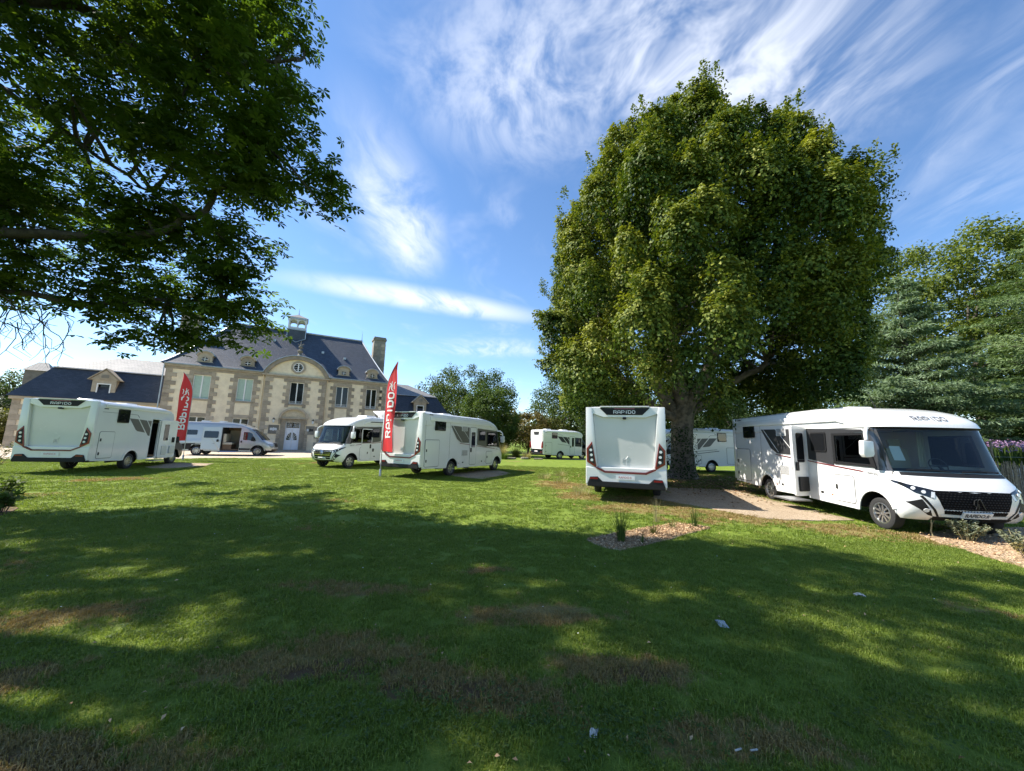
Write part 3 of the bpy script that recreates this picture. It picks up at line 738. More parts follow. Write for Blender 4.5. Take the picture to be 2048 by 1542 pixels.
wheel_data = {}
def wheel_meshes(style, r=.345, w=.23):
    if style in wheel_data: return wheel_data[style]
    fn = lambda x, y, h: (x, -h, y)          # axle along -y: h grows outwards (right side)
    t = MB(); rr = r*.66
    t.lathe([(rr, 0), (r*.86, 0), (r*.97, .018), (r, .05), (r, w-.05), (r*.97, w-.018), (r*.87, w), (rr, w-.012), (rr, 0)], fn, 32)
    tm = t.mesh('tyre', smooth=40); tm.materials.append(MATS['tyre'])
    k = MB()
    k.lathe([(rr, w-.012), (rr-.018, w-.008), (rr-.03, w-.04), (rr-.035, .02)], fn, 32)
    k.lathe([(rr-.035, .05), (0, .05)], fn, 24, 1)
    k.lathe([(.0, w-.035), (.05, w-.035), (.062, w-.05), (.062, .06)], fn, 16)
    if style == 'spoke5':
        for q in range(5):
            a = 2*math.pi*q/5
            for s_ in (-1, 1):
                a1 = a+s_*.10; a2 = a+s_*.36
                p = [(.05*math.cos(a1-.35), .05*math.sin(a1-.35)), (.05*math.cos(a1+.35), .05*math.sin(a1+.35)), ((rr-.02)*math.cos(a2+.10), (rr-.02)*math.sin(a2+.10)), ((rr-.02)*math.cos(a2-.10), (rr-.02)*math.sin(a2-.10))]
                k.prism(p, w-.085, w-.03, fn)
    else:
        for q in range(6):
            a = 2*math.pi*q/6
            p = [(.05*math.cos(a-.5), .05*math.sin(a-.5)), ((rr-.02)*math.cos(a-.26), (rr-.02)*math.sin(a-.26)), ((rr-.02)*math.cos(a+.26), (rr-.02)*math.sin(a+.26)), (.05*math.cos(a+.5), .05*math.sin(a+.5))]
            k.prism(p, w-.075, w-.035, fn)
    rm = k.mesh('rim', smooth=35); rm.materials.append(MATS['alloy']); rm.materials.append(MATS['alloy_dark'])
    wheel_data[style] = (tm, rm); return tm, rm
def wheel(parent, x, side, style='spoke5', track=1.08, r=.345, w=.23):
    """side -1 right, +1 left; outer face at y = side*track"""
    tm, rm = wheel_meshes(style)
    h = link('wheel', tm, parent); h.location = (x, side*(track-w), r)
    h.rotation_euler = (0, R(random.Random(x*7+side).uniform(0, 72)), 0) if side < 0 else (0, 0, math.pi)
    link('rim', rm, h)
    return h

def SIDE(sd, W=1.15):   # frame on a side wall: u = along the vehicle, v = up, w = out
    return (lambda u, v, w: (u, -(W+w), v)) if sd < 0 else (lambda u, v, w: (u, W+w, v))
REAR = lambda u, v, w: (-w, -u, v)         # u to the right seen from behind
def panel_door(parent, fn, poly, name, handle=None, material='gelcoat', hinge=None):
    MB().prism(inset(poly, -.012), .0, .003, fn).build('door_seal', 'seam', parent)
    p = MB().prism(inset(poly, .006), .0, .010, fn).build(name, material, parent, bevel=.004)
    for h in handle or []: MB().prism(rrect(h[0]-.025, h[1]-.06, h[0]+.025, h[1]+.06, .02), .010, .03, fn).build('handle', 'black_plastic', p, bevel=.005)
    return p
def side_window(parent, fn, u0, v0, u1, v1, r=.05):
    f = MB().prism(rrect(u0, v0, u1, v1, r), 0, .028, fn).build('window', 'black_plastic', parent, bevel=.008)
    MB().prism(rrect(u0+.035, v0+.035, u1-.035, v1-.035, r*.7), .0282, .034, fn).build('pane', 'tinted_glass', f)
    return f
def vent(parent, fn, u0, v0, u1, v1, n=7):
    p = MB().prism(rrect(u0, v0, u1, v1, .02), 0, .012, fn).build('vent', 'gelcoat', parent, bevel=.004)
    s_ = MB()
    for k in range(n): z = v0+(v1-v0)*(k+.7)/(n+.4); s_.fbox(fn, (u0+.03, z-.008, .0125), (u1-.03, z+.006, .0155))
    s_.build('vent_slots', 'seam', p)
def hatch(parent, fn, u0, v0, u1, v1):
    p = MB().prism(rrect(u0, v0, u1, v1, .06), 0, .012, fn).build('service_hatch', 'gelcoat', parent, bevel=.005)
    c = (u0+u1)/2; MB().prism(rrect(c-.05, (v0+v1)/2-.03, c+.05, (v0+v1)/2+.03, .015), .0125, .02, fn).build('handle', 'black_plastic', p)
def roof_bits(parent, zt, spots, antenna=None, solar=None):
    for x, y, a, b in spots:
        v_ = MB(); v_.add([(x-a, y-b, zt), (x+a, y-b, zt), (x+a, y+b, zt), (x-a, y+b, zt), (x-a*.82, y-b*.85, zt+.11), (x+a*.82, y-b*.85, zt+.11), (x+a*.82, y+b*.85, zt+.11), (x-a*.82, y+b*.85, zt+.11)], [(3, 2, 1, 0), (4, 5, 6, 7), (0, 1, 5, 4), (1, 2, 6, 5), (2, 3, 7, 6), (3, 0, 4, 7)])
        v_.build('roof_light', 'gelcoat', parent, bevel=.03, smooth=40)
    if antenna: MB().tube([(antenna[0], antenna[1], zt), (antenna[0]-.25, antenna[1], zt+.55)], [.012, .004], 5).build('antenna', 'black_plastic', parent)
    if solar:
        x, y = solar; MB().box((x, y-.5, zt+.03), (x+1.3, y+.5, zt+.065)).build('solar_panel', 'solar_blue', parent)
def rear_wall(parent, style='big'):
    """rear styling: pillars, recessed panel, spoiler, lamp clusters, bumper, plate"""
    g = REAR
    if style == 'small':
        MB().prism([(-1.1, .95), (1.1, .95), (1.06, 2.78), (-1.06, 2.78)], 0, .05, g).build('rear_panel', 'gelcoat', parent, bevel=.02)
        MB().prism([(-.5, 2.66), (.5, 2.66), (.38, 2.36), (-.38, 2.36)], .05, .09, g).build('third_brake_light', 'dark_decal', parent, bevel=.02)
        for s_ in (-1, 1):
            p = [(s_*1.02, 1.62), (s_*1.155, 1.72), (s_*1.155, 1.1), (s_*.95, 1.0), (s_*.93, 1.2)]
            MB().prism(p, 0, .10, g).build('tail_light', 'red_lens', parent, bevel=.02)
    else:
        for s_ in (-1, 1):      # pillars
            P = [(s_*1.155, .98), (s_*1.155, 2.84), (s_*.965, 2.84), (s_*.93, 2.55), (s_*.80, .98)]
            MB().prism(P, -.02, .13, g).build('rear_pillar', 'gelcoat', parent, bevel=.025, smooth=30)
        pn = MB().prism([(-.80, 1.02), (.80, 1.02), (.93, 2.6), (-.93, 2.6)], -.02, .02, g).build('rear_panel', 'gelcoat_panel', parent)
        e = MB()
        for pts in ([(-.075, 1.30), (-.085, 1.17), (-.05, 1.14)], [(-.04, 1.31), (-.03, 1.20), (.0, 1.28), (.015, 1.17)], [(.06, 1.33), (.05, 1.2), (.03, 1.12)], [(.02, 1.27), (.09, 1.36)]):
            e.tube([g(u, v, .024) for u, v in pts], .010, 5)
        e.build('emblem', 'letter_silver', pn)
        MB().prism([(-.80, 1.02), (.80, 1.02), (.58, .90), (-.58, .90)], -.02, .14, g).build('rear_shelf', 'gelcoat', parent, bevel=.02)
        sp = MB().prism([(-.965, 2.64), (-.62, 2.52), (.62, 2.52), (.965, 2.64), (.965, 2.84), (-.965, 2.84)], -.02, .115, g).build('spoiler', 'gelcoat', parent, bevel=.02)
        MB().prism([(-.74, 2.82), (-.52, 2.60), (.52, 2.60), (.74, 2.82)], .116, .13, g).build('spoiler_insert', 'black_plastic', sp)
        MB().prism([(-.3, 2.775), (.3, 2.775), (.3, 2.81), (-.3, 2.81)], .131, .138, g).build('third_brake_light', 'red_trim', sp)
        logo_mesh('lettering', 'letter_silver', sp, lambda u, v, w: g(u, 2.69+v, .133+w), .62, .085)
        MB().prism(rrect(-.05, 2.47, .05, 2.535, .015), .02, .17, g).build('rear_camera', 'black_plastic', sp, bevel=.01)
        lip = MB().prism([(-.72, 2.84), (.72, 2.84), (.72, 2.87), (-.72, 2.87)], -.05, .16, g); lip.build('spoiler_lip', 'gelcoat', sp, bevel=.01)
        for s_ in (-1, 1):      # lamp clusters with red border
            P = [(s_*.965, 1.78), (s_*1.135, 1.56), (s_*1.12, 1.16), (s_*.86, 1.0), (s_*.835, 1.06)]
            lb = MB().prism(P, .10, .16, g).build('tail_light', 'red_lens', parent, bevel=.012)
            I = [(s_*.962, 1.70), (s_*1.075, 1.54), (s_*1.065, 1.20), (s_*.885, 1.09)]
            MB().prism(I, .161, .168, g).build('lamp_housing', 'black_plastic', lb)
            for q, z in enumerate((1.52, 1.37, 1.22)):
                u = s_*(1.0-.015*q); MB().prism([(u+.042*math.cos(R(a)), z+.042*math.sin(R(a))) for a in range(0, 360, 24)], .168, .176, g).build('lamp', 'clear_lens', lb)
        for (a, b) in (((-.84, 1.0), (-.585, .875)), ((-.585, .875), (.585, .875)), ((.585, .875), (.84, 1.0))):
            d = Vector((b[0]-a[0], b[1]-a[1])).normalized()*.012; n_ = Vector((-d.y, d.x)).normalized()*.02
            MB().prism([(a[0]-d.x-n_.x, a[1]-d.y-n_.y), (b[0]+d.x-n_.x, b[1]+d.y-n_.y), (b[0]+d.x+n_.x, b[1]+d.y+n_.y), (a[0]-d.x+n_.x, a[1]-d.y+n_.y)], .10, .172, g).build('red_strip', 'red_trim', parent)
        low = [(-1.155, .5), (1.155, .5), (1.155, 1.02), (.86, 1.0), (.60, .872), (-.60, .872), (-.86, 1.0), (-1.155, 1.02)]
        MB().prism(low, -.02, .15, g).build('rear_apron', 'gelcoat', parent, bevel=.025)
    bp = [(-1.10, .44), (1.10, .44), (1.10, .53), (1.03, .72), (.80, .735), (.66, .60), (-.66, .60), (-.80, .735), (-1.03, .72), (-1.10, .53)]
    bm_ = MB().prism(bp, .0, .19 if style != 'small' else .1, g).build('rear_bumper', 'black_plastic', parent, bevel=.02)
    wq = .192 if style != 'small' else .102
    for s_ in (-1, 1): MB().prism(rrect(s_*.91-.12, .655, s_*.91+.12, .705, .015), wq, wq+.008, g).build('reflector', 'red_lens', bm_)
    pl = MB().prism(rrect(-.27, .68, .27, .80, .012), wq-.03, wq-.018, g).build('number_plate', 'plate_white', parent)
    text_mesh('RAPIDO.fr', .085, 'lettering', 'letter_red', pl, lambda u, v, w: g(u, .74+v, wq-.018+w), xs=1.0, w=.003)

# ---------------------------------------------------------------- A-class (flush front) motorhomes
KA = [  # z    hw    xr   xs    xf    n
    (.34, 1.08, .02, 6.90, 7.10, 2.6), (.42, 1.13, 0, 6.90, 7.24, 2.6), (.58, 1.15, 0, 6.90, 7.34, 2.6), (.80, 1.15, 0, 6.88, 7.36, 2.6),
    (.95, 1.15, 0, 6.84, 7.33, 2.7), (1.08, 1.15, 0, 6.76, 7.25, 2.9), (1.20, 1.145, 0, 6.64, 7.13, 3.1), (1.32, 1.135, 0, 6.48, 7.02, 3.4),
    (1.80, 1.13, 0, 6.38, 6.83, 3.5), (2.26, 1.125, 0, 6.26, 6.66, 3.6), (2.29, 1.15, 0, 6.26, 6.74, 3.4), (2.40, 1.15, 0, 6.20, 6.69, 3.2),
    (2.52, 1.15, 0, 6.02, 6.56, 2.9), (2.64, 1.145, 0, 5.75, 6.33, 2.6), (2.74, 1.13, .0, 5.4, 6.0, 2.4), (2.81, 1.09, .01, 5.0, 5.6, 2.3), (2.855, 1.0, .03, 4.5, 5.05, 2.2), (2.87, .86, .10, 4.1, 4.6, 2.2)]
def a_class(name, label, loc, yaw, opt):
    v = thing(name, label, 'motorhome', loc, R(yaw), 'white motorhomes on show')
    S = Shell(KA); z_lo = .95
    rows = [.95, 1.08, 1.20, 1.32, 1.42, 1.6, 1.8, 2.0, 2.14, 2.26, 2.29, 2.34, 2.40, 2.46, 2.52, 2.58, 2.64, 2.69, 2.74, 2.78, 2.81, 2.835, 2.855, 2.865, 2.87]
    sides = [1.2, 2.5, 3.4, 3.54, 4.2, 4.6, 5.28, 5.8]
    open_door = opt.get('door_open'); full = opt.get('interior', False)
    holes = []
    if full:
        holes.append(lambda x, y, z: 1.32 < z < 2.26 and x > S.at(z)[2]+.12 and abs(y) < 1.09)
        holes.append(lambda x, y, z: 1.42 < z < 2.14 and 5.28 < x < S.at(z)[2]+.03 and abs(y) > 1.0)
    if open_door: holes.append(lambda x, y, z: y < -1.1 and 3.54 < x < 4.2 and z < 2.34)
    S.body(rows, sides, holes, 'body', 'gelcoat', v)
    # lower front
    S.body([.34, .42, .5, .58, .7, .80, .88, .95], sides, [], 'front_bumper', 'gelcoat', v, cap=False, keep=lambda x, y, z: x > 6.84)
    xr, xf_ = opt.get('axles', (2.13, 6.42))
    for sd in (-1, 1):
        fn = SIDE(sd)
        def arch(c, r0, z0): return [(c+r0*math.cos(R(a)), z0+r0*math.sin(R(a))*1.04) for a in range(172, 7, -11)]
        z0 = .345
        def sk(x): return .44-.10*min(1, x/3.0)
        P = [(0, .95), (0, sk(0)), (1.2, sk(1.2)), (xr-.47, sk(xr-.5))] + arch(xr, .46, z0) + [(xr+.47, sk(2.7))]
        if open_door and sd < 0: P += [(3.54, .37), (3.54, .5), (4.2, .5), (4.2, .36)]
        P += [(xf_-.49, .335)] + arch(xf_, .475, z0) + [(6.9, .42), (6.9, .95)]
        if open_door and sd < 0:
            i = P.index((4.2, .5)); P = P[:i-1] + [(3.54, .5), (3.54, .95)] ; 
            q = MB().prism(P, -.03, .001, fn)
            P2 = [(4.2, .95), (4.2, .36), (xf_-.49, .335)] + arch(xf_, .475, z0) + [(6.9, .42), (6.9, .95)]
            q.prism(P2, -.03, .001, fn); q.build('side_skirt', 'gelcoat', v)
        else: MB().prism(P, -.03, .001, fn).build('side_skirt', 'gelcoat', v)
        for c in (xr, xf_):
            o = arch(c, .53, z0); i_ = arch(c, .455, z0)
            MB().prism(o+i_[::-1], .0, .018, fn).build('arch_flare', 'gelcoat', v, bevel=.006)
            w_ = MB(); a = arch(c, .47, z0); w_.prism([(c-.47, .3)] + a + [(c+.47, .3)], -.62, -.60, fn); n = len(a)
            vv = [fn(*p, -.02) for p in a] + [fn(*p, -.6) for p in a]
            w_.add(vv, [(k, k+1, n+k+1, n+k) for k in range(n-1)]); w_.build('wheel_well', 'black_plastic', v, recalc=False)
            wheel(v, c, sd, opt.get('rims', 'spoke5'), 1.10 if c == xr else 1.07)
    MB().box((.1, -1.0, .40), (6.6, 1.0, .52)).build('underbody', 'black_plastic', v)
    # nose details
    def mir(p, s_): return [(s_*y, z) for y, z in p]
    for s_ in (-1, 1):
        S.strip(mir([(.70, .97), (1.02, 1.06), (1.146, 1.13)], s_), mir([(.74, .80), (.98, .90), (1.14, 1.075)], s_), .004, 'headlight', 'tinted_glass', v)
        lamp = MB()
        for y, z in ((.86, .925), (.98, .985)):
            c = S.front(s_*y, z, .01); lamp.tube([c, S.front(s_*y, z, .016)], .035, 12)
        lamp.build('headlight_lens', 'clear_lens', v)
        S.strip(mir([(.69, .93), (.745, .935)], s_), mir([(.72, .82), (.775, .82)], s_), .008, 'indicator_lamp', 'clear_lens', v, 3, 4)
        S.strip(mir([(.90, .78), (1.10, .70)], s_), mir([(.72, .44), (.80, .46)], s_), .003, 'fog_lamp_recess', 'black_plastic', v)
        c = S.front(s_*.85, .56, .006); MB().tube([c, S.front(s_*.85, .56, .014)], .045, 14).build('fog_lamp', 'clear_lens', v)
        S.strip(mir([(.88, .85), (.93, .84)], s_), mir([(.62, .44), (.66, .44)], s_), .005, 'bumper_trim', 'black_plastic', v, 4, 8)
    merc = opt.get('slats')
    gr = S.strip([(-.72, .96), (0, .97), (.72, .96)], [(-.55, .50 if not merc else .48), (0, .49), (.55, .50 if not merc else .48)], .004, 'grille', 'grille_black', v, 20, 8)
    gm = MB()
    if merc:
        for z, h in ((.90, .035), (.80, .035), (.70, .035)):
            k = .68-(.96-z)*.36
            n = 16
            for i in range(n):
                y0, y1 = -k+2*k*i/n, -k+2*k*(i+1)/n
                gm.add([S.front(y0, z-h, .012), S.front(y1, z-h, .012), S.front(y1, z+h, .02), S.front(y0, z+h, .02)], [(0, 1, 2, 3)])
        gm.build('grille_slats', 'chrome', gr)
        em = MB(); c0 = S.front(0, .80, .03)
        em.lathe([(.105, -.008), (.125, 0), (.105, .008), (.105, -.008)], lambda x, y, h: (c0[0]+h, x, c0[2]+y), 20)
        for a in (90, 210, 330): em.tube([(c0[0], 0, c0[2]), (c0[0], .11*math.cos(R(a)), c0[2]+.11*math.sin(R(a)))], [.022, .008], 5)
        em.build('emblem', 'chrome', gr)
    else:
        for j in range(9):
            for i in range(22):
                z = .53+j*.048; k = .57+(z-.5)*.31; y = -k+2*k*(i+.5*(j % 2)+.25)/22
                if abs(y) > k-.03: continue
                gm.add([S.front(y-.024, z, .006), S.front(y, z-.012, .012), S.front(y+.024, z, .006), S.front(y, z+.012, .012)], [(0, 1, 2, 3)])
        gm.build('grille_mesh', 'grille_bars', gr)['kind'] = 'stuff'
        em = MB()
        for pts in ([(-.02, .82), (-.075, .80), (-.085, .72), (-.05, .68)], [(.03, .83), (-.02, .80), (-.03, .70), (-.06, .62)], [(.03, .83), (.06, .76), (.12, .62)], [(-.01, .74), (.0, .64)]):
            em.tube([S.front(y, z, .02) for y, z in pts], .009, 5)
        em.build('emblem', 'alloy_dark', gr)
    pl = S.strip([(-.265, .565), (.265, .565)], [(-.265, .445), (.265, .445)], .03, 'number_plate', 'plate_white', v, 6, 2, .03)
    text_mesh('RAPIDO.fr', .10, 'lettering', 'letter_dark', pl, lambda u, q, w: S.front(u, .505+q, .036), bold=.002)
    S.strip([(-.72, .44), (0, .43), (.72, .44)], [(-.70, .345), (0, .345), (.70, .345)], .006, 'lower_lip', 'black_plastic', v, 16, 3)
    S.strip([(-.60, .49), (0, .475), (.60, .49)], [(-.60, .455), (0, .44), (.60, .455)], .012, 'chin_bar', 'gelcoat', v, 16, 2)
    S.strip([(-1.07, 1.30), (0, 1.31), (1.07, 1.30)], [(-1.10, 1.235), (0, 1.225), (1.10, 1.235)], .003, 'scuttle', 'black_plastic', v, 20, 3)
    # windscreen
    S.strip([(-1.095, 2.262), (1.095, 2.262)], [(-1.105, 1.305), (1.105, 1.305)], .004, 'windscreen', 'windscreen' if full else 'tinted_glass', v, 30, 14)
    fr = MB()
    S.strip([(-1.118, 2.29), (1.118, 2.29)], [(-1.118, 2.235), (1.118, 2.235)], .007, 'windscreen_band', 'black_plastic', v, 30, 2)
    for s_ in (-1, 1):
        p = MB(); n = 10
        a = [S.front(s_*1.055, 1.30+.96*i/n, .008) for i in range(n+1)]; b = [(S.at(1.30+.96*i/n)[2]-.02, s_*(S.at(1.30+.96*i/n)[0]+.005), 1.30+.96*i/n) for i in range(n+1)]
        mid = [S.front(s_*S.at(1.30+.96*i/n)[0]*.985, 1.30+.96*i/n, .008) for i in range(n+1)]
        p.add(a+mid+b, [(i, i+1, n+2+i, n+1+i) for i in range(n)] + [(n+1+i, n+2+i, 2*n+3+i, 2*n+2+i) for i in range(n)])
        p.build('pillar', 'dark_paint', v, smooth=40)
        w1 = MB(); pts = [S.front(s_*t, 1.33+.05*k, .02) for t, k in ((.12, 0), (.45, .4), (.88, .2))]
        w1.tube(pts, .012, 5); w1.build('wiper', 'black_plastic', v)
        if s_ > 0 and opt.get('one_mirror'): continue
        # mirror hanging from an arm above the side glass
        m_ = MB(); base = (6.35, s_*1.14, 2.24); m_.tube([base, (6.52, s_*1.27, 2.24), (6.62, s_*1.37, 2.12), (6.64, s_*1.38, 1.98)], [.035, .04, .04, .035], 8); mr = m_.build('mirror_arm', 'gelcoat', v, smooth=50)
        h = MB(); h.prism([(1.27, 1.95), (1.49, 1.97), (1.51, 1.66), (1.46, 1.58), (1.30, 1.60), (1.27, 1.66)], 6.56, 6.70, lambda u, q, w: (w, s_*u, q)); h.build('mirror_head', 'gelcoat', mr, bevel=.03, smooth=40)
    logo_mesh('lettering', 'letter_dark', v, lambda u, q, w: S.front(u, 2.485+q, .014), .68, .09, stroke=.8)
    # sides
    for sd in (-1, 1):
        fn = SIDE(sd); dk = opt.get('decal', 'grey_decal')
        if full:   # cab side glass
            P = [(5.26, 1.37), (6.54, 1.35), (6.30, 2.16), (5.26, 2.16)]
            MB().ring(P, [(5.34, 1.44), (6.40, 1.42), (6.22, 2.10), (5.34, 2.10)], -.01, .012, fn).build('cab_window_frame', 'black_plastic', v)
            MB().prism([(5.3, 1.40), (6.46, 1.38), (6.25, 2.13), (5.3, 2.13)], -.006, .0, fn).build('cab_window', 'side_glass', v)
        else:
            MB().prism([(5.26, 1.37), (6.46, 1.35), (6.22, 2.16), (5.26, 2.16)], 0, .014, fn).build('cab_window', 'tinted_glass', v)
        MB().prism([(4.28, 1.45), (5.24, 1.34), (5.24, 2.14), (6.24, 2.18), (6.24, 2.235), (4.28, 2.32)], 0, .003, fn).build('side_graphic', dk, v)
        # slanted grey graphic with pale separating lines
        MB().prism([(1.92, 2.36), (3.50, 2.33), (3.50, 1.55), (2.79, 1.56), (2.45, 1.72)], 0, .003, fn).build('side_graphic', dk, v)
        for a, b in (((2.02, 2.37), (2.86, 1.60)), ((2.75, 2.35), (3.5, 1.72))):
            MB().prism([a, (a[0]+.035, a[1]), (b[0]+.035, b[1]), b], .003, .005, fn).build('graphic_line', 'gelcoat', v)
        MB().prism([(2.70, 1.535), (6.10, 1.262), (6.22, 1.225), (2.70, 1.51)], 0, .004, fn).build('side_stripe', opt.get('stripe', 'red_trim'), v)
        logo_mesh('lettering', 'letter_dark', v, (lambda u, q, w: fn(6.42+u, 1.215+q-.06*u, .006)) if sd < 0 else (lambda u, q, w: fn(6.42-u, 1.215+q+.06*u, .006)), .28, .045, w=.003)
        side_window(v, fn, .72, 2.08, 1.5, 2.66); side_window(v, fn, 4.44, 1.67, 5.04, 2.20)
        panel_door(v, fn, rrect(.13, .50, 1.10, 1.66, .07), 'locker_door', [(.22, 1.2), (.22, .75)])
        MB().fbox(fn, (.3, 2.74, 0), (.55, 2.775, .006)).build('side_marker', 'seam', v)
        panel_door(v, fn, rrect(5.22, .45, 5.86, 1.10, .07), 'locker_door', [(5.30, .80)])
        vent(v, fn, 2.88, .92, 3.40, 1.19, 8)
        hatch(v, fn, 2.76, .46, 3.22, .73); hatch(v, fn, 4.52, .48, 4.98, .70)
        for x in (2.66, 5.1): MB().prism(rrect(x-.03, .55, x+.03, .585, .01), 0, .006, fn).build('side_marker', 'amber', v)
        for xs_ in (.11, 1.86): MB().fbox(fn, (xs_, .5, 0), (xs_+.008, 2.49, .0025)).build('body_seam', 'seam', v)
        # awning case / roof rail
        MB().prism([(.35, 2.50), (5.5, 2.46), (5.72, 2.40), (5.62, 2.57), (5.2, 2.66), (.35, 2.68)], -.03, .05, fn).build('awning_case' if sd < 0 else 'roof_rail', 'gelcoat', v, bevel=.025, smooth=30)
        if opt.get('top_slots'):
            for a, b in ((3.2, 4.1), (4.2, 5.3)): MB().prism([(a, 2.545), (b, 2.525), (b-.12, 2.58), (a, 2.60)], .05, .054, fn).build('roof_slot', 'dark_decal', v)
    vent(v, SIDE(-1), 2.82, 2.12, 3.32, 2.36, 8)
    fn = SIDE(-1)
    if opt.get('left_door'):
        fl_ = SIDE(1); P = rrect(4.98, .42, 5.78, 2.16, .07)
        MB().ring(P, inset(P, .045), .0, .02, fl_).build('driver_door', 'gelcoat', v, bevel=.005)
        MB().prism(rrect(5.03, .46, 5.73, 1.34, .05), .0, .015, fl_).build('door_panel', 'gelcoat', v, bevel=.004)
        MB().prism(rrect(5.05, 1.42, 5.71, 2.10, .05), .012, .02, fl_).build('door_glass', 'side_glass' if full else 'tinted_glass', v)
        MB().prism(rrect(5.06, 1.05, 5.15, 1.28, .03), .015, .04, fl_).build('handle', 'black_plastic', v)
        MB().prism(rrect(4.80, .86, 4.92, 1.04, .02), 0, .012, fl_).build('fuel_cap', 'black_plastic', v)
        MB().prism([(4.98, 1.375), (5.78, 1.345), (5.78, 1.325), (4.98, 1.355)], .02, .024, fl_).build('side_stripe', 'red_trim', v)
    if open_door:
        # doorway: frame, step, the leaf swung open past square
        MB().ring([(3.50, .44), (4.24, .44), (4.24, 2.40), (3.50, 2.40)], [(3.56, .50), (4.18, .50), (4.18, 2.34), (3.56, 2.34)], -.06, .014, fn).build('door_frame', 'gelcoat', v, bevel=.01)
        al = R(120); hx, hy = 4.22, -1.165
        def leaf(u, q, w): # u from hinge outwards, w thickness
            dx, dy = -math.cos(al), -math.sin(al); nx, ny = -dy, dx
            return (hx+dx*u+nx*w, hy+dy*u+ny*w, q)
        d = MB().prism(rrect(.02, .42, .66, 2.38, .06), -.025, .025, leaf).build('entrance_door', 'gelcoat', v, bevel=.008)
        for w0, w1 in ((.026, .034), (-.034, -.026)):
            MB().prism(rrect(.16, 1.35, .50, 2.18, .05), w0, w1, leaf).build('door_glass', 'tinted_glass', d)
        MB().prism(rrect(.50, 1.12, .60, 1.36, .03), -.07, -.03, leaf).build('handle', 'black_plastic', d)
        MB().prism(rrect(.10, .55, .52, .95, .03), .026, .08, leaf).build('door_bin', 'black_plastic', d, bevel=.01)
        MB().prism(rrect(.50, 1.12, .60, 1.36, .03), .03, .07, leaf).build('handle', 'black_plastic', d)
        MB().box((3.50, -1.75, .26), (4.3, -1.15, .30)).build('step', 'aluminium', v, bevel=.01)
    else:
        P = rrect(3.58, .46, 4.18, 2.34, .07); d = panel_door(v, fn, P, 'entrance_door')
        MB().prism(rrect(3.70, 1.32, 4.06, 2.10, .05), .0105, .02, fn).build('door_glass', 'tinted_glass', d)
        MB().prism(rrect(3.63, 1.08, 3.71, 1.30, .03), .0105, .045, fn).build('handle', 'black_plastic', d)
    if full:
        it = MB(); it.box((3.0, -1.09, .52), (5.9, 1.09, .60)); it.build('cabin_floor', 'interior_wood', v)
        MB().box((3.28, -.3, .6), (3.36, 1.1, 2.5)).build('cabin_cupboard', 'interior_wood', v, bevel=.01)
        MB().box((3.36, .3, .6), (4.4, 1.08, 1.45)).build('kitchen_unit', 'interior_cream', v, bevel=.01)
        MB().box((3.4, -1.1, 2.30), (6.0, 1.1, 2.36)).build('cabin_ceiling', 'interior_cream', v)
        dsh = MB(); dsh.add([(6.15, -1.06, .9), (6.15, 1.06, .9), (6.15, -1.06, 1.30), (6.15, 1.06, 1.30), (6.45, -1.06, 1.36), (6.45, 1.06, 1.36), (6.62, -1.02, 1.31), (6.62, 1.02, 1.31), (6.92, -.6, 1.30), (6.92, .6, 1.30)], [(0, 1, 3, 2), (2, 3, 5, 4), (4, 5, 7, 6), (6, 7, 9, 8)])
        dsh.build('dashboard', 'seat_dark', v, smooth=40)
        st = MB(); st.lathe([(.19, -.015), (.205, 0), (.19, .015), (.175, 0), (.19, -.015)], lambda x, y, h: (6.08+h*.9-y*.35, .55+x, 1.42+y*.92), 24)
        st.tube([(6.3, .55, 1.2), (6.09, .55, 1.42)], .03, 6); st.tube([(6.1, .37, 1.42), (6.1, .73, 1.42)], .02, 5); st.build('steering_wheel', 'seat_dark', v, smooth=50)
        for s_ in (-.55, .55):
            se = MB(); se.box((5.1, s_-.26, .95), (5.65, s_+.26, 1.10)); se.prism([(5.1, 1.02), (5.22, 1.02), (5.05, 1.82), (4.93, 1.80)], s_-.26, s_+.26, lambda u, q, w: (u, w, q)); se.prism([(4.94, 1.84), (5.05, 1.84), (5.0, 2.06), (4.91, 2.05)], s_-.15, s_+.15, lambda u, q, w: (u, w, q))
            se.box((5.2, s_-.2, .6), (5.5, s_+.2, .95)); se.build('seat', 'seat_fabric' if s_ > 0 else 'seat_dark', v, bevel=.04, smooth=40)
        cur = MB()
        for s_ in (-1, 1):
            for k in range(6): cur.tube([(5.22+.02*(k % 2), s_*(1.05-.03*k), 1.35), (5.22+.02*(k % 2), s_*(1.05-.03*k), 2.25)], .022, 6)
        cur.build('cab_curtain', 'interior_cream', v, smooth=60)
        if opt.get('card'): MB().prism(rrect(-.98, 1.55, -.80, 1.86, .01), -.03, -.025, lambda u, q, w: S.front(u, q, w)).build('price_card', 'plate_white', v)
    rear_wall(v)
    roof_bits(v, 2.868, opt.get('roof', [(1.4, 0, .35, .3), (3.6, .1, .35, .35)]), opt.get('antenna'))
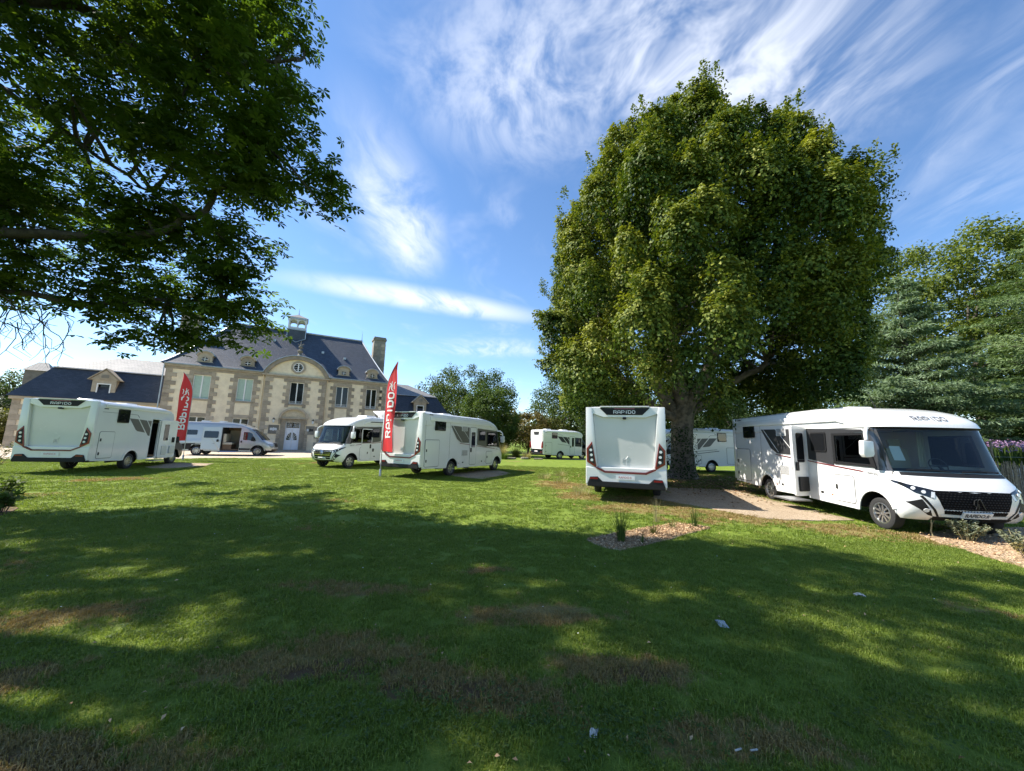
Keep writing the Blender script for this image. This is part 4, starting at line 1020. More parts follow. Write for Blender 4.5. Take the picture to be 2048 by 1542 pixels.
    if opt.get('solar_up'):
        x = 2.6; sp_ = MB(); sp_.add([(x, -.55, 2.93), (x, .55, 2.93), (x+.75, .55, 3.32), (x+.75, -.55, 3.32), (x-.02, -.55, 2.97), (x-.02, .55, 2.97), (x+.73, .55, 3.36), (x+.73, -.55, 3.36)], [(0, 1, 2, 3), (7, 6, 5, 4), (0, 4, 5, 1), (1, 5, 6, 2), (2, 6, 7, 3), (3, 7, 4, 0)])
        s1 = sp_.build('satellite_panel', 'plate_white', v)
        bs = MB(); bs.tube([(x+.2, 0, 2.86), (x+.2, 0, 2.98)], .2, 16); bs.tube([(x+.35, -.35, 2.88), (x+.62, -.35, 3.26)], .02, 6); bs.tube([(x+.35, .35, 2.88), (x+.62, .35, 3.26)], .02, 6); bs.build('panel_mount', 'gelcoat', v)
    return v

# ---------------------------------------------------------------- cab-and-box (low-profile) motorhomes and the panel van
KV = [(.28, .92, 0, 5.40, 5.80, 3.0), (.40, .98, 0, 5.42, 5.93, 3.0), (.55, 1.01, 0, 5.40, 5.96, 3.0), (.75, 1.02, 0, 5.36, 5.95, 2.9), (.92, 1.02, 0, 5.28, 5.88, 2.8), (1.06, 1.01, 0, 5.10, 5.74, 2.7),
      (1.14, 1.0, 0, 4.95, 5.56, 2.7), (1.20, .99, 0, 4.82, 5.38, 2.8), (1.50, .965, 0, 4.58, 5.08, 3.2), (1.85, .93, 0, 4.26, 4.72, 3.4), (2.10, .90, 0, 3.96, 4.38, 3.2), (2.26, .88, 0, 3.55, 4.0, 3.0), (2.38, .85, .01, 3.2, 3.62, 2.8), (2.45, .80, .03, 2.8, 3.2, 2.6), (2.48, .70, .08, 2.4, 2.8, 2.4)]
def cab_front(v, S, dark='dark_paint'):
    def mir(p, s_): return [(s_*y, z) for y, z in p]
    S.strip([(-.86, 2.02), (.86, 2.02)], [(-.93, 1.22), (.93, 1.22)], .006, 'windscreen', 'tinted_glass', v, 20, 8)
    S.strip([(-.5, .98), (.5, .98)], [(-.45, .66), (.45, .66)], .006, 'grille', 'black_plastic', v, 12, 4)
    S.strip([(-.85, .52), (.85, .52)], [(-.85, .34), (.85, .34)], .008, 'lower_grille', 'black_plastic', v, 14, 3)
    for s_ in (-1, 1):
        S.strip(mir([(.55, 1.02), (.98, 1.10)], s_), mir([(.60, .90), (.985, .92)], s_), .006, 'headlight', 'clear_lens', v, 8, 3)
def panel_van():
    v = thing('camper_van', 'silver panel camper van with its sliding door open, parked on gravel before the manor', 'camper van', (-24.43, 28.50, 0), R(20.3))
    S = Shell(KV)
    rows = [.42, .55, .75, .92, 1.06, 1.14, 1.20, 1.35, 1.50, 1.70, 1.85, 2.0, 2.10, 2.16, 2.26, 2.32, 2.38, 2.42, 2.45, 2.47, 2.48]
    hole = lambda x, y, z: y < -.8 and 2.48 < x < 3.66 and z < 2.12
    S.body(rows, [1.0, 2.0, 2.48, 3.07, 3.66, 4.2], [hole, lambda x, y, z: z < .75 and abs(y) > .9 and x < 5.42], 'body', 'silver_paint', v)
    S.body([.28, .34, .42], [1.0, 2.0, 2.48, 3.66, 4.2], [], 'front_bumper', 'black_plastic', v, cap=False, keep=lambda x, y, z: x > 5.35)
    for sd in (-1, 1):
        fn = SIDE(sd, 1.02)
        def arch(c, r0): return [(c+r0*math.cos(R(a)), .34+r0*math.sin(R(a))*1.04) for a in range(172, 7, -11)]
        P = [(0, .76), (0, .42), (.55, .36)] + arch(1.03, .43) + [(1.5, .34)]
        if sd < 0: P += [(2.48, .34), (2.48, .76)]
        q = MB()
        if sd < 0:
            q.prism(P, -.03, 0, fn); q.prism([(3.66, .76), (3.66, .34), (4.40, .33)] + arch(4.87, .44) + [(5.36, .36), (5.42, .76)], -.03, 0, fn)
        else: q.prism(P + [(4.40, .33)] + arch(4.87, .44) + [(5.36, .36), (5.42, .76)], -.03, 0, fn)
        q.build('side_skirt', 'silver_paint', v)
        for a, b in ((0.02, .58),): MB().prism([(a, .46), (b+.02, .44), (.72, .80), (.95, .90), (.9, .82), (a, .82)], 0, .012, fn).build('side_cladding', 'black_plastic', v)
        MB().prism([(1.48, .46), (2.44, .44), (2.44, .58), (1.46, .60)], 0, .014, fn).build('side_cladding', 'dark_decal', v)
        MB().prism([(3.68, .42), (4.36, .42), (4.42, .56), (3.68, .58)], 0, .014, fn).build('side_cladding', 'dark_decal', v)
        for c in (1.03, 4.87):
            MB().prism(arch(c, .47)+arch(c, .42)[::-1], 0, .014, fn).build('arch_flare', 'black_plastic', v)
            w_ = MB(); a = arch(c, .43); n = len(a); w_.prism([(c-.43, .3)]+a+[(c+.43, .3)], -.62, -.6, fn)
            w_.add([fn(*p, -.02) for p in a]+[fn(*p, -.6) for p in a], [(k, k+1, n+k+1, n+k) for k in range(n-1)]); w_.build('wheel_well', 'black_plastic', v, recalc=False)
            wheel(v, c, sd, 'spoke5', .99)
        # windows follow the lean of the upper body
        fu = lambda u, q, w, sd=sd: (u, sd*(S.at(q)[0]+.004+w), q)
        def pane(P, nm='window', m_='tinted_glass', w=.008):
            b = MB(); b.prism(P, 0, w, fu); return b.build(nm, m_, v)
        pane(rrect(.27, 1.5, .95, 1.86, .06)); 
        if sd > 0: pane(rrect(1.4, 1.3, 2.3, 1.8, .06))
        pane([(3.86, 1.20), (4.72, 1.16), (4.38, 1.72), (4.20, 1.79), (3.86, 1.79)], 'cab_window')
        MB().prism(rrect(3.72, .99, 3.82, 1.14, .03), 0, .03, fu).build('handle', 'black_plastic', v)
        m_ = MB(); m_.prism([(4.42, 1.14), (4.62, 1.12), (4.62, 1.42), (4.46, 1.46)], .10, .26, fu); m_.build('mirror', 'black_plastic', v, bevel=.03)
    fu = lambda u, q, w: (u, -(S.at(q)[0]+.004+w), q)
    sl = MB(); P = rrect(1.28, .42, 2.46, 2.12, .06); sl.prism(P, .03, .07, fu); sl_ = sl.build('sliding_door', 'silver_paint', v)
    MB().prism(rrect(1.40, 1.3, 2.28, 1.8, .06), .071, .078, fu).build('door_glass', 'tinted_glass', sl_)
    MB().prism(rrect(2.22, 1.02, 2.34, 1.20, .03), .071, .10, fu).build('handle', 'black_plastic', sl_)
    MB().fbox(fu, (.0, .86, .002), (2.46, .89, .012)).build('door_rail', 'seam', v)
    # inside
    MB().box((.2, -.9, .44), (4.6, .9, .5)).build('cabin_floor', 'interior_wood', v)
    MB().box((2.2, .75, .5), (3.9, .85, 2.2)).build('cabin_wall', 'interior_cream', v)
    MB().box((1.9, -.88, .5), (2.5, .7, 2.25)).build('cabin_cupboard', 'seat_dark', v)
    b = MB(); b.box((2.52, -.80, .5), (3.10, .3, .82)); b.build('bench', 'interior_wood', v)
    b = MB(); b.box((2.52, -.82, .82), (3.14, .3, .98)); b.box((2.52, -.80, .98), (2.72, .3, 1.62)); b.build('seat', 'interior_cream', v, bevel=.04, smooth=40)
    MB().box((2.9, .1, 1.22), (3.7, .74, 1.26)).build('table', 'interior_cream', v)
    MB().box((2.5, .3, 1.9), (3.7, .74, 2.2)).build('wall_cupboard', 'interior_wood', v)
    MB().box((2.5, -1.22, .30), (3.55, -.9, .34)).build('step', 'blue_step', v)
    MB().box((.15, -.85, .36), (5.2, .85, .46)).build('underbody', 'black_plastic', v)
    cab_front(v, S)
    MB().prism([(-1.0, .42), (1.0, .42), (.98, 1.9), (.8, 2.4), (-.8, 2.4), (-.98, 1.9)], 0, .01, REAR).build('rear_door', 'silver_paint', v)
    roof_bits(v, 2.475, [(1.1, 0, .3, .25), (2.2, 0, .25, .25)]); 
    rf = MB(); rf.prism([(2.3, 2.475), (3.4, 2.36), (3.9, 2.26), (3.85, 2.32), (3.3, 2.46), (2.5, 2.54)], -.7, .7, lambda u, q, w: (u, w, q)); rf.build('roof_fairing', 'silver_paint', v, bevel=.02)
panel_van()

KB = [(.95, 1.15, 0, 4.80, 4.86, 6), (2.20, 1.15, 0, 4.80, 4.86, 6), (2.30, 1.15, 0, 4.86, 5.0, 4), (2.45, 1.15, 0, 4.82, 5.05, 4), (2.60, 1.148, 0, 4.72, 4.95, 4), (2.72, 1.13, 0, 4.5, 4.75, 3.5), (2.80, 1.08, .01, 4.2, 4.45, 3), (2.85, 1.0, .03, 3.9, 4.15, 3), (2.87, .86, .1, 3.5, 3.8, 3)]
def low_profile(name, label, loc, yaw, opt):
    v = thing(name, label, 'motorhome', loc, R(yaw), 'white motorhomes on show')
    S = Shell(KB); od = opt.get('door_open')
    rows = [.95, 1.3, 1.7, 2.0, 2.20, 2.26, 2.30, 2.38, 2.45, 2.52, 2.60, 2.66, 2.72, 2.76, 2.80, 2.83, 2.85, 2.862, 2.87]
    holes = [lambda x, y, z: y < -1.1 and 3.24 < x < 3.84 and z < 2.26] if od else []
    S.body(rows, [1.2, 2.4, 3.24, 3.84, 4.4], holes, 'body', 'gelcoat', v)
    xr, xf_ = opt.get('axles', (2.18, 5.6))
    for sd in (-1, 1):
        fn = SIDE(sd)
        def arch(c, r0, z0=.345): return [(c+r0*math.cos(R(a)), z0+r0*math.sin(R(a))*1.04) for a in range(172, 7, -11)]
        P = [(0, .95), (0, .47), (xr-.47, .40)] + arch(xr, .46) + [(xr+.47, .38)]
        q = MB()
        if od and sd < 0: q.prism(P + [(3.24, .37), (3.24, .95)], -.03, .001, fn); q.prism([(3.84, .95), (3.84, .36), (4.80, .36), (4.80, .95)], -.03, .001, fn)
        else: q.prism(P + [(4.80, .36), (4.80, .95)], -.03, .001, fn)
        q.build('side_skirt', 'gelcoat', v)
        MB().prism(arch(xr, .54)+arch(xr, .455)[::-1], 0, .02, fn).build('arch_flare', 'gelcoat', v, bevel=.006)
        a = arch(xr, .47); n = len(a); w_ = MB(); w_.prism([(xr-.47, .3)]+a+[(xr+.47, .3)], -.62, -.6, fn)
        w_.add([fn(*p, -.02) for p in a]+[fn(*p, -.6) for p in a], [(k, k+1, n+k+1, n+k) for k in range(n-1)]); w_.build('wheel_well', 'black_plastic', v, recalc=False)
        wheel(v, xr, sd, 'spoke5', 1.10); wheel(v, xf_, sd, 'spoke5', .98)
        dk = opt.get('decal', 'grey_decal')
        MB().prism([(1.73, 2.24), (2.29, 2.22), (2.86, 1.62), (2.34, 1.68), (2.22, 1.74)], 0, .003, fn).build('side_graphic', dk, v)
        MB().prism([(2.36, 2.22), (2.86, 2.19), (3.20, 1.80), (3.20, 1.46), (3.06, 1.50)], 0, .003, fn).build('side_graphic', dk, v)
        MB().prism([(2.92, 2.19), (3.20, 2.18), (3.20, 1.88)], 0, .003, fn).build('side_graphic', dk, v)
        MB().fbox(fn, (.2, 2.42, 0), (1.03, 2.432, .004)).build('trim_line', 'seam', v); MB().prism([(1.7, 2.43), (2.2, 2.42), (2.36, 2.30), (2.34, 2.29), (2.19, 2.405), (1.7, 2.415)], 0, .004, fn).build('trim_line', 'seam', v)
        if opt.get('stripe_low'): MB().prism([(1.75, 1.5), (4.75, 1.22), (4.75, 1.20), (1.75, 1.475)], 0, .004, fn).build('side_stripe', 'seam', v)
        side_window(v, fn, 1.03, 2.02, 1.70, 2.60)
        panel_door(v, fn, rrect(.24, .56, 1.04, 1.63, .07), 'locker_door', [(.32, 1.3), (.32, .75)])
        MB().fbox(fn, (.25, 2.545, 0), (.47, 2.585, .006)).build('side_marker', 'seam', v)
        if sd < 0 and not od:
            d = panel_door(v, fn, rrect(3.26, .50, 3.84, 2.28, .06), 'entrance_door')
            MB().prism(rrect(3.52, 1.25, 3.76, 2.15, .04), .0105, .02, fn).build('door_glass', 'tinted_glass', d); MB().prism(rrect(3.31, 1.15, 3.38, 1.35, .02), .0105, .045, fn).build('handle', 'black_plastic', d)
        MB().prism([(3.92, 1.30), (4.78, 1.25), (4.78, 2.14), (3.92, 2.18)], 0, .003, fn).build('side_graphic', dk, v)
        if not (od and sd < 0): side_window(v, fn, 4.05, 1.52, 4.62, 2.08)
        if sd > 0:
            panel_door(v, fn, rrect(2.95, .55, 3.45, 1.1, .06), 'service_door', [(3.03, .8)]); hatch(v, fn, 3.6, .5, 4.1, .85)
            MB().prism([(1.6, 1.42), (4.3, 1.08), (4.3, 1.05), (1.6, 1.38)], 0, .004, fn).build('side_stripe', 'seam', v)
        MB().prism([(.3, 2.62), (4.4, 2.60), (4.5, 2.66), (4.2, 2.76), (.3, 2.76)], -.04, .045, fn).build('awning_case' if sd < 0 else 'roof_rail', 'gelcoat', v, bevel=.025, smooth=30)
    MB().box((.1, -1.0, .42), (5.3, 1.0, .54)).build('underbody', 'black_plastic', v)
    if od:
        fn = SIDE(-1)
        MB().ring([(3.20, .40), (3.88, .40), (3.88, 2.32), (3.20, 2.32)], [(3.26, .46), (3.82, .46), (3.82, 2.26), (3.26, 2.26)], -.06, .014, fn).build('door_frame', 'gelcoat', v, bevel=.01)
        MB().box((2.9, -.2, .54), (3.2, 1.1, 2.3)).build('cabin_cupboard', 'interior_wood', v); MB().box((3.0, -1.12, .5), (4.6, 1.1, .56)).build('cabin_floor', 'interior_wood', v)
        MB().box((3.25, -.5, .56), (3.8, .2, 1.35)).build('kitchen_unit', 'interior_wood', v, bevel=.01); MB().box((3.2, -.45, 1.35), (3.8, .2, 1.40)).build('worktop', 'interior_cream', v)
        MB().box((3.3, .3, 1.4), (4.6, 1.08, 2.3)).build('wall_unit', 'interior_cream', v)
        al = R(163); hx, hy = 3.86, -1.17
        def leaf(u, q, w):
            dx, dy = -math.cos(al), -math.sin(al); nx, ny = -dy, dx
            return (hx+dx*u-nx*w, hy+dy*u-ny*w, q)
        d = MB().prism(rrect(.03, .40, .92, 2.26, .07), -.03, .03, leaf).build('entrance_door', 'gelcoat', v, bevel=.012)
        MB().ring(rrect(.03, .40, .92, 2.26, .07), inset(rrect(.03, .40, .92, 2.26, .07), .035), .0305, .04, leaf).build('door_seal', 'seam', d) if False else None
        MB().prism(rrect(.22, 1.25, .46, 2.05, .03), .0305, .04, leaf).build('door_glass', 'tinted_glass', d)
        MB().prism(rrect(.17, 1.20, .51, 2.12, .05), .03, .0302, leaf) 
        MB().prism(rrect(.68, 1.15, .80, 1.42, .03), .0305, .07, leaf).build('handle', 'black_plastic', d)
        MB().prism(rrect(.56, .60, .84, .98, .03), .0305, .09, leaf).build('door_bin', 'gelcoat_panel', d, bevel=.01); MB().prism(rrect(.18, .55, .44, 1.0, .03), .0305, .06, leaf).build('door_bin', 'gelcoat_panel', d, bevel=.01)
        MB().box((3.2, -1.5, .28), (3.95, -1.14, .32)).build('step', 'aluminium', v)
    # the base vehicle's cab
    KC = [(k[0], k[1], 4.70, k[3]+.78, k[4]+.78, k[5]) for k in KV if k[0] < 2.2]
    C = Shell(KC); cc = opt.get('cab', 'dark_paint'); o = .78
    zc = [.42, .55, .75, .92, 1.06, 1.14, 1.20, 1.35, 1.50, 1.70, 1.85, 2.0, 2.10]
    C.body(zc, [5.0], [lambda x, y, z: z < .75 and abs(y) > .9 and x < 6.2], 'cab', cc, v)
    C.body([.28, .34, .42], [5.0], [], 'front_bumper', 'black_plastic', v, cap=False, keep=lambda x, y, z: x > 6.1)
    for sd in (-1, 1):
        fn = SIDE(sd, 1.02); arch = [(xf_+.44*math.cos(R(a)), .34+.44*math.sin(R(a))*1.04) for a in range(172, 7, -11)]
        MB().prism([(4.72, .76), (4.72, .36), (xf_-.46, .33)] + arch + [(6.18, .36), (6.2, .76)], -.03, 0, fn).build('cab_skirt', cc, v)
        o2 = [(xf_+.48*math.cos(R(a)), .34+.48*math.sin(R(a))*1.04) for a in range(172, 7, -11)]; MB().prism(o2+arch[::-1], 0, .014, fn).build('arch_flare', cc, v)
        n = len(arch); w_ = MB(); w_.prism([(xf_-.44, .3)]+arch+[(xf_+.44, .3)], -.62, -.6, fn); w_.add([fn(*p, -.02) for p in arch]+[fn(*p, -.6) for p in arch], [(k, k+1, n+k+1, n+k) for k in range(n-1)]); w_.build('wheel_well', 'black_plastic', v, recalc=False)
        fu = lambda u, q, w, sd=sd: (u, sd*(C.at(q)[0]+.004+w), q)
        MB().prism([(4.84, 1.20), (5.50, 1.16), (5.16, 1.72), (4.98, 1.79), (4.84, 1.79)], 0, .008, fu).build('cab_window', 'tinted_glass', v)
        MB().prism(rrect(4.76, .99, 4.86, 1.10, .02), 0, .03, fu).build('handle', 'black_plastic', v)
        MB().prism([(5.2, 1.14), (5.42, 1.12), (5.42, 1.42), (5.24, 1.46)], .10, .28, fu).build('mirror', 'black_plastic', v, bevel=.03)
    cab_front(v, C)
    rear_wall(v, opt.get('rear', 'big'))
    roof_bits(v, 2.868, opt.get('roof', [(1.2, 0, .35, .3), (3.3, .1, .4, .35)]))
    return v

a_class('motorhome', 'white motorhome facing the camera with side door open, right edge of the lawn', (10.19, 15.03, 0), -96, dict(interior=True, door_open=True, decal='dark_decal', card=True, one_mirror=True, roof=[(1.6, 0, .35, .3), (3.9, .3, .55, .35)], antenna=(5.0, .2)))
a_class('motorhome', 'white motorhome seen squarely from behind, grey rear panel, beside the big lime trunk', (3.48, 11.46, 0), 72.1, dict(decal='dark_decal'))
a_class('motorhome', 'white motorhome behind the nearer red feather flag, rear corner and closed side door showing', (-4.74, 16.65, 0), 62.6, dict(rims='spoke6', interior=True, roof=[(1.3, 0, .3, .3), (2.7, 0, .4, .35)]))
a_class('motorhome', 'white motorhome with chrome-barred star grille and raised roof panel, facing the lawn', (-7.08, 27.0, 0), -114, dict(rims='spoke6', interior=True, slats=True, left_door=True, top_slots=True, solar_up=True, roof=[(4.4, 0, .45, .4)]))
a_class('motorhome', 'distant white motorhome front glimpsed between the shaded motorhome and the right-hand one', (23.0, 39.3, 0), -120, dict(roof=[(3.6, 0, .3, .3)]))
low_profile('motorhome', 'white motorhome with dark grey cab and open side door, left edge of the lawn', (-17.62, 14.70, 0), 104.4, dict(door_open=True))
low_profile('motorhome', 'small distant white motorhome with plain white rear, in front of the far hedge', (2.64, 37.77, -.0), 28.8, dict(rear='small', stripe_low=True, decal='dark_decal', axles=(2.07, 5.0)))
low_profile('motorhome', 'white motorhome in shade behind the big lime trunk', (15.3, 26.55, 0), 190, dict(stripe_low=True, cab='gelcoat'))

# ================================================================== feather flags
mat('flag_red', (.62, .018, .022), .55)
mat('flag_white', (.80, .80, .80), .6)
mat('pole_grey', (.35, .36, .38), .35, metal=.6)
def feather_flag(label, loc, rz, H, flip):
    f = thing('feather_flag', label, 'flag', loc, rz, 'red feather flags')
    # the pole bends over at the top; the sail hangs from it
    def pole(t):
        z = H*min(1, t/.93) if t < .93 else H; k = max(0, (z-H*.72)/(H*.28)); return Vector((flip*.62*k**2.2, 0, z))
    ts = [i/40*.93 for i in range(41)]
    MB().tube([pole(t) for t in ts], [.022 - .013*t for t in ts], 8).build('pole', 'pole_grey', f, smooth=50)
    MB().lathe([(.02, 0), (.05, .02), (.05, .3), (.025, .34)], xyz, 10).build('ground_spike', 'pole_grey', f, smooth=40)
    n, m = 40, 10; z0 = .22*H; V = []; rows = []
    for i in range(n+1):
        z = z0+(H-.01-z0)*i/n; k = max(0, (z-H*.72)/(H*.28)); xp = flip*.62*k**2.2
        xe = flip*(.62+.02*math.sin(i*.3) + (.10*max(0, 1-i/7)**1.5))
        for j in range(m+1):
            s_ = j/m; V.append((xp+(xe-xp)*s_, .05*math.sin(3.2*s_+z*1.3)*s_+.02*math.sin(9*s_+z*4)*s_, z-.04*s_))
    F = [(i*(m+1)+j, i*(m+1)+j+1, (i+1)*(m+1)+j+1, (i+1)*(m+1)+j) for i in range(n) for j in range(m)]
    MB().add(V, F).build('sail', 'flag_red', f, smooth=60)
    for sd in (-1, 1):
        # lettering runs up the sail, both faces
        def fn(u, v, w, sd=sd):
            z = z0+.40*(H-z0)+u; x = flip*.33-v; s_ = abs(x)/.7
            return (x, sd*(.006)+.05*math.sin(3.2*s_+z*1.3)*s_+.02*math.sin(9*s_+z*4)*s_, z)
        o = logo_mesh('lettering', 'flag_white', f, fn, 1.95, .30, w=0, stroke=1.15, seg=.6)
        lg = MB()
        for pts in ([(1.08, .14), (1.28, .10), (1.34, -.02)], [(1.10, .0), (1.30, -.02), (1.42, .12)], [(1.14, -.14), (1.36, -.12), (1.46, -.2)], [(1.05, -.1), (1.2, .04), (1.5, .0)]):
            for a, b in zip(pts, pts[1:]):
                a, b = Vector(a), Vector(b); q = Vector((-(b-a).y, (b-a).x)).normalized()*.018
                for t in range(3):
                    p0 = a+(b-a)*t/3; p1 = a+(b-a)*(t+1)/3
                    lg.add([fn(p.x, p.y, 0) for p in (p0-q, p1-q, p1+q, p0+q)], [(0, 1, 2, 3)])
        lg.build('emblem', 'flag_white', f, recalc=False)
feather_flag('red feather flag standing between the left-hand motorhome and the silver van', (-19.67, 22.9, 0), R(180+22), 5.35, 1)
feather_flag('red feather flag planted at the rear corner of the middle motorhome', (-5.67, 16.75, 0), R(-32), 5.1, 1)

# ================================================================== ground, paths, beds
DRY = [(-1.5, 3.25, 1.5, .55, .2), (-.3, 2.95, 1.5, .42, -.2), (-2.4, 2.2, 1.6, .45, .1), (-4.4, 3.6, 1.6, .5, .4), (.4, 4.1, 1.3, .4, .1), (-1.8, 4.6, 1.2, .35, 0), (-3.6, 2.75, 1.0, .45, .5), (.9, 3.2, .9, .35, 0), (-.3, 5.3, .55, .18, .2),
       (-13.9, 13.4, 1.9, 1.0, .6), (.4, 31.8, 1.2, .8, 0), (4.6, 11.6, 3.2, 1.9, -.25), (5.6, 10.0, 3.0, 1.7, -.4), (7.6, 8.4, 2.6, 1.2, -.5), (3.2, 10.4, 1.8, 1.2, 0), (2.2, 12.6, 1.2, 1.6, .2), (2.0, 15.5, 1.6, 2.4, 0), (1.4, 2.5, .9, .3, 0)]
SOIL = [(-1.25, 3.1, .8, .26, .2), (-.4, 2.9, .8, .2, 0), (-2.6, 2.15, 1.1, .3, 0), (.2, 2.05, .8, .2, 0), (1.0, 3.15, .5, .16, 0), (-3.8, 2.9, .7, .3, .3), (-.25, 5.3, .22, .1, 0)]
def lawn_nodes(t):
    """lawn colour from world position: green, dry straw and bare patches; returns colour, dry, soil"""
    g = t.node('ShaderNodeNewGeometry'); P = g.outputs['Position']
    flat = t.vmath('MULTIPLY', P, (1, 1, 0))
    n1 = t.noise(flat, .35, 4, .6); n2 = t.noise(flat, 1.7, 5, .65); n3 = t.noise(flat, 9, 4, .6)
    def blob_sum(lst):
        tot = None
        for x, y, a, b, r in lst:
            m = t.node('ShaderNodeMapping'); m.vector_type = 'TEXTURE'; m.inputs['Location'].default_value = (x, y, 0)
            m.inputs['Rotation'].default_value = (0, 0, r); m.inputs['Scale'].default_value = (a, b, 1); t.put(m.inputs['Vector'], flat)
            k = t.smooth(t.vmath('LENGTH', m.outputs[0]), 1.15, .25)
            tot = k if tot is None else t.math('MAXIMUM', tot, k)
        return tot
    dry = t.math('ADD', blob_sum(DRY), t.smooth(n1, .54, .72))
    dry = t.smooth(t.math('ADD', t.math('MULTIPLY', dry, .85), t.math('ADD', t.math('MULTIPLY', t.math('SUBTRACT', n2, .5), 2.0), t.math('MULTIPLY', t.math('SUBTRACT', n3, .5), 1.6))), .28, 1.0)
    soil = t.smooth(t.math('ADD', blob_sum(SOIL), t.math('MULTIPLY', t.math('SUBTRACT', n3, .5), 1.2)), .45, .95)
    return P, flat, n1, n2, n3, dry, soil
def lawn_ground():
    m, t = newmat('lawn'); o = t.node('ShaderNodeOutputMaterial'); s = t.node('ShaderNodeBsdfPrincipled'); t.l.new(s.outputs[0], o.inputs[0])
    P, flat, n1, n2, n3, dry, soil = lawn_nodes(t)
    nf = t.noise(flat, 34, 5, .7); nb = t.noise(flat, 90, 4, .7)
    c = t.ramp(t.math('ADD', t.math('MULTIPLY', n2, .5), t.math('MULTIPLY', nf, .5)), [(.3, (.070, .120, .013)), (.5, (.160, .225, .030)), (.72, (.265, .320, .062))])
    d = t.ramp(nf, [(.3, (.15, .10, .04)), (.55, (.27, .195, .08)), (.8, (.38, .29, .135))])
    c = t.mix(t.math('MULTIPLY', dry, .85), c, d)
    c = t.mix(soil, c, (.14, .088, .048))
    t.put(s.inputs['Base Color'], c); s.inputs['Roughness'].default_value = .85; s.inputs['Specular IOR Level'].default_value = .15
    bp = t.node('ShaderNodeBump'); bp.inputs['Strength'].default_value = .9; bp.inputs['Distance'].default_value = .05
    t.put(bp.inputs['Height'], t.math('ADD', t.math('MULTIPLY', nf, .7), t.math('MULTIPLY', nb, .4))); t.l.new(bp.outputs[0], s.inputs['Normal'])
    m, t = newmat('grass_blade'); o = t.node('ShaderNodeOutputMaterial'); s = t.node('ShaderNodeBsdfPrincipled')
    P, flat, n1, n2, n3, dry, soil = lawn_nodes(t)
    a = t.node('ShaderNodeAttribute'); a.attribute_name = 'tint'
    c = t.ramp(t.math('ADD', t.math('MULTIPLY', n2, .5), t.math('MULTIPLY', a.outputs['Fac'], .5)), [(.2, (.066, .116, .012)), (.5, (.158, .222, .030)), (.85, (.275, .325, .064))])
    d = t.ramp(a.outputs['Fac'], [(0, (.17, .12, .045)), (.6, (.30, .215, .085)), (1, (.40, .315, .145))])
    k = t.smooth(t.math('ADD', dry, t.math('MULTIPLY', t.math('SUBTRACT', a.outputs['Fac'], .5), .8)), .25, .75)
    c = t.mix(k, c, d)
    t.put(s.inputs['Base Color'], c); s.inputs['Roughness'].default_value = .5; s.inputs['Specular IOR Level'].default_value = .3
    tl = t.node('ShaderNodeBsdfTranslucent'); t.put(tl.inputs[0], t.mix(1.0, c, (1.4, 1.4, .7), 'MULTIPLY'))
    mx = t.node('ShaderNodeMixShader'); mx.inputs[0].default_value = .35; t.l.new(s.outputs[0], mx.inputs[1]); t.l.new(tl.outputs[0], mx.inputs[2]); t.l.new(mx.outputs[0], o.inputs[0])
lawn_ground()
def chip_mat(name, a, b, c, scale=45, bump=.8):
    m, t = newmat(name); o = t.node('ShaderNodeOutputMaterial'); s = t.node('ShaderNodeBsdfPrincipled'); t.l.new(s.outputs[0], o.inputs[0])
    g = t.node('ShaderNodeNewGeometry'); P = g.outputs['Position']
    v = t.node('ShaderNodeTexVoronoi'); v.inputs['Scale'].default_value = scale; t.put(v.inputs['Vector'], P); v.inputs['Randomness'].default_value = 1
    sp = t.node('ShaderNodeSeparateColor'); t.l.new(v.outputs['Color'], sp.inputs[0])
    n = t.noise(P, 1.2, 5, .6)
    col = t.ramp(t.math('ADD', t.math('MULTIPLY', sp.outputs[0], .6), t.math('MULTIPLY', n, .4)), [(.15, a), (.5, b), (.85, c)])
    t.put(s.inputs['Base Color'], col); s.inputs['Roughness'].default_value = .9; s.inputs['Specular IOR Level'].default_value = .2
    bp = t.node('ShaderNodeBump'); bp.inputs['Strength'].default_value = bump; bp.inputs['Distance'].default_value = .015
    t.put(bp.inputs['Height'], t.math('ADD', v.outputs['Distance'], sp.outputs[1])); t.l.new(bp.outputs[0], s.inputs['Normal'])
chip_mat('pale_gravel', (.38, .31, .23), (.52, .43, .32), (.64, .55, .43), 30)
chip_mat('wood_chip_pad', (.24, .175, .115), (.40, .31, .215), (.54, .44, .32), 55)
chip_mat('leaf_litter', (.055, .038, .022), (.13, .085, .045), (.24, .155, .08), 26)
chip_mat('bark_mulch', (.18, .11, .06), (.42, .30, .185), (.64, .50, .34), 38)

# lawn sheet with faint undulation close by, dead flat far off
nx, ny = 90, 70
gx = np.concatenate([[-1500, -500, -160], np.linspace(-60, 60, nx), [160, 500, 1500]]); gy = np.concatenate([[-300, -60], np.linspace(-12, 70, ny), [140, 400, 3000]])
GX, GY = np.meshgrid(gx, gy); GZ = np.zeros_like(GX)
V = np.stack([GX.ravel(), GY.ravel(), GZ.ravel()], 1); W_ = len(gx)
Fq = [(j*W_+i, j*W_+i+1, (j+1)*W_+i+1, (j+1)*W_+i) for j in range(len(gy)-1) for i in range(W_-1)]
tag(fast('ground', V, Fq, 'lawn'), kind='structure')
def rough_edge(poly, step=.35, amp=.12, seed=0):
    rr = random.Random(seed); out = []
    for i in range(len(poly)):
        a, b = Vector(poly[i]), Vector(poly[(i+1) % len(poly)]); n = max(1, int((b-a).length/step))
        for k in range(n): p = a+(b-a)*k/n; out.append((p.x+rr.uniform(-amp, amp), p.y+rr.uniform(-amp, amp)))
    return out
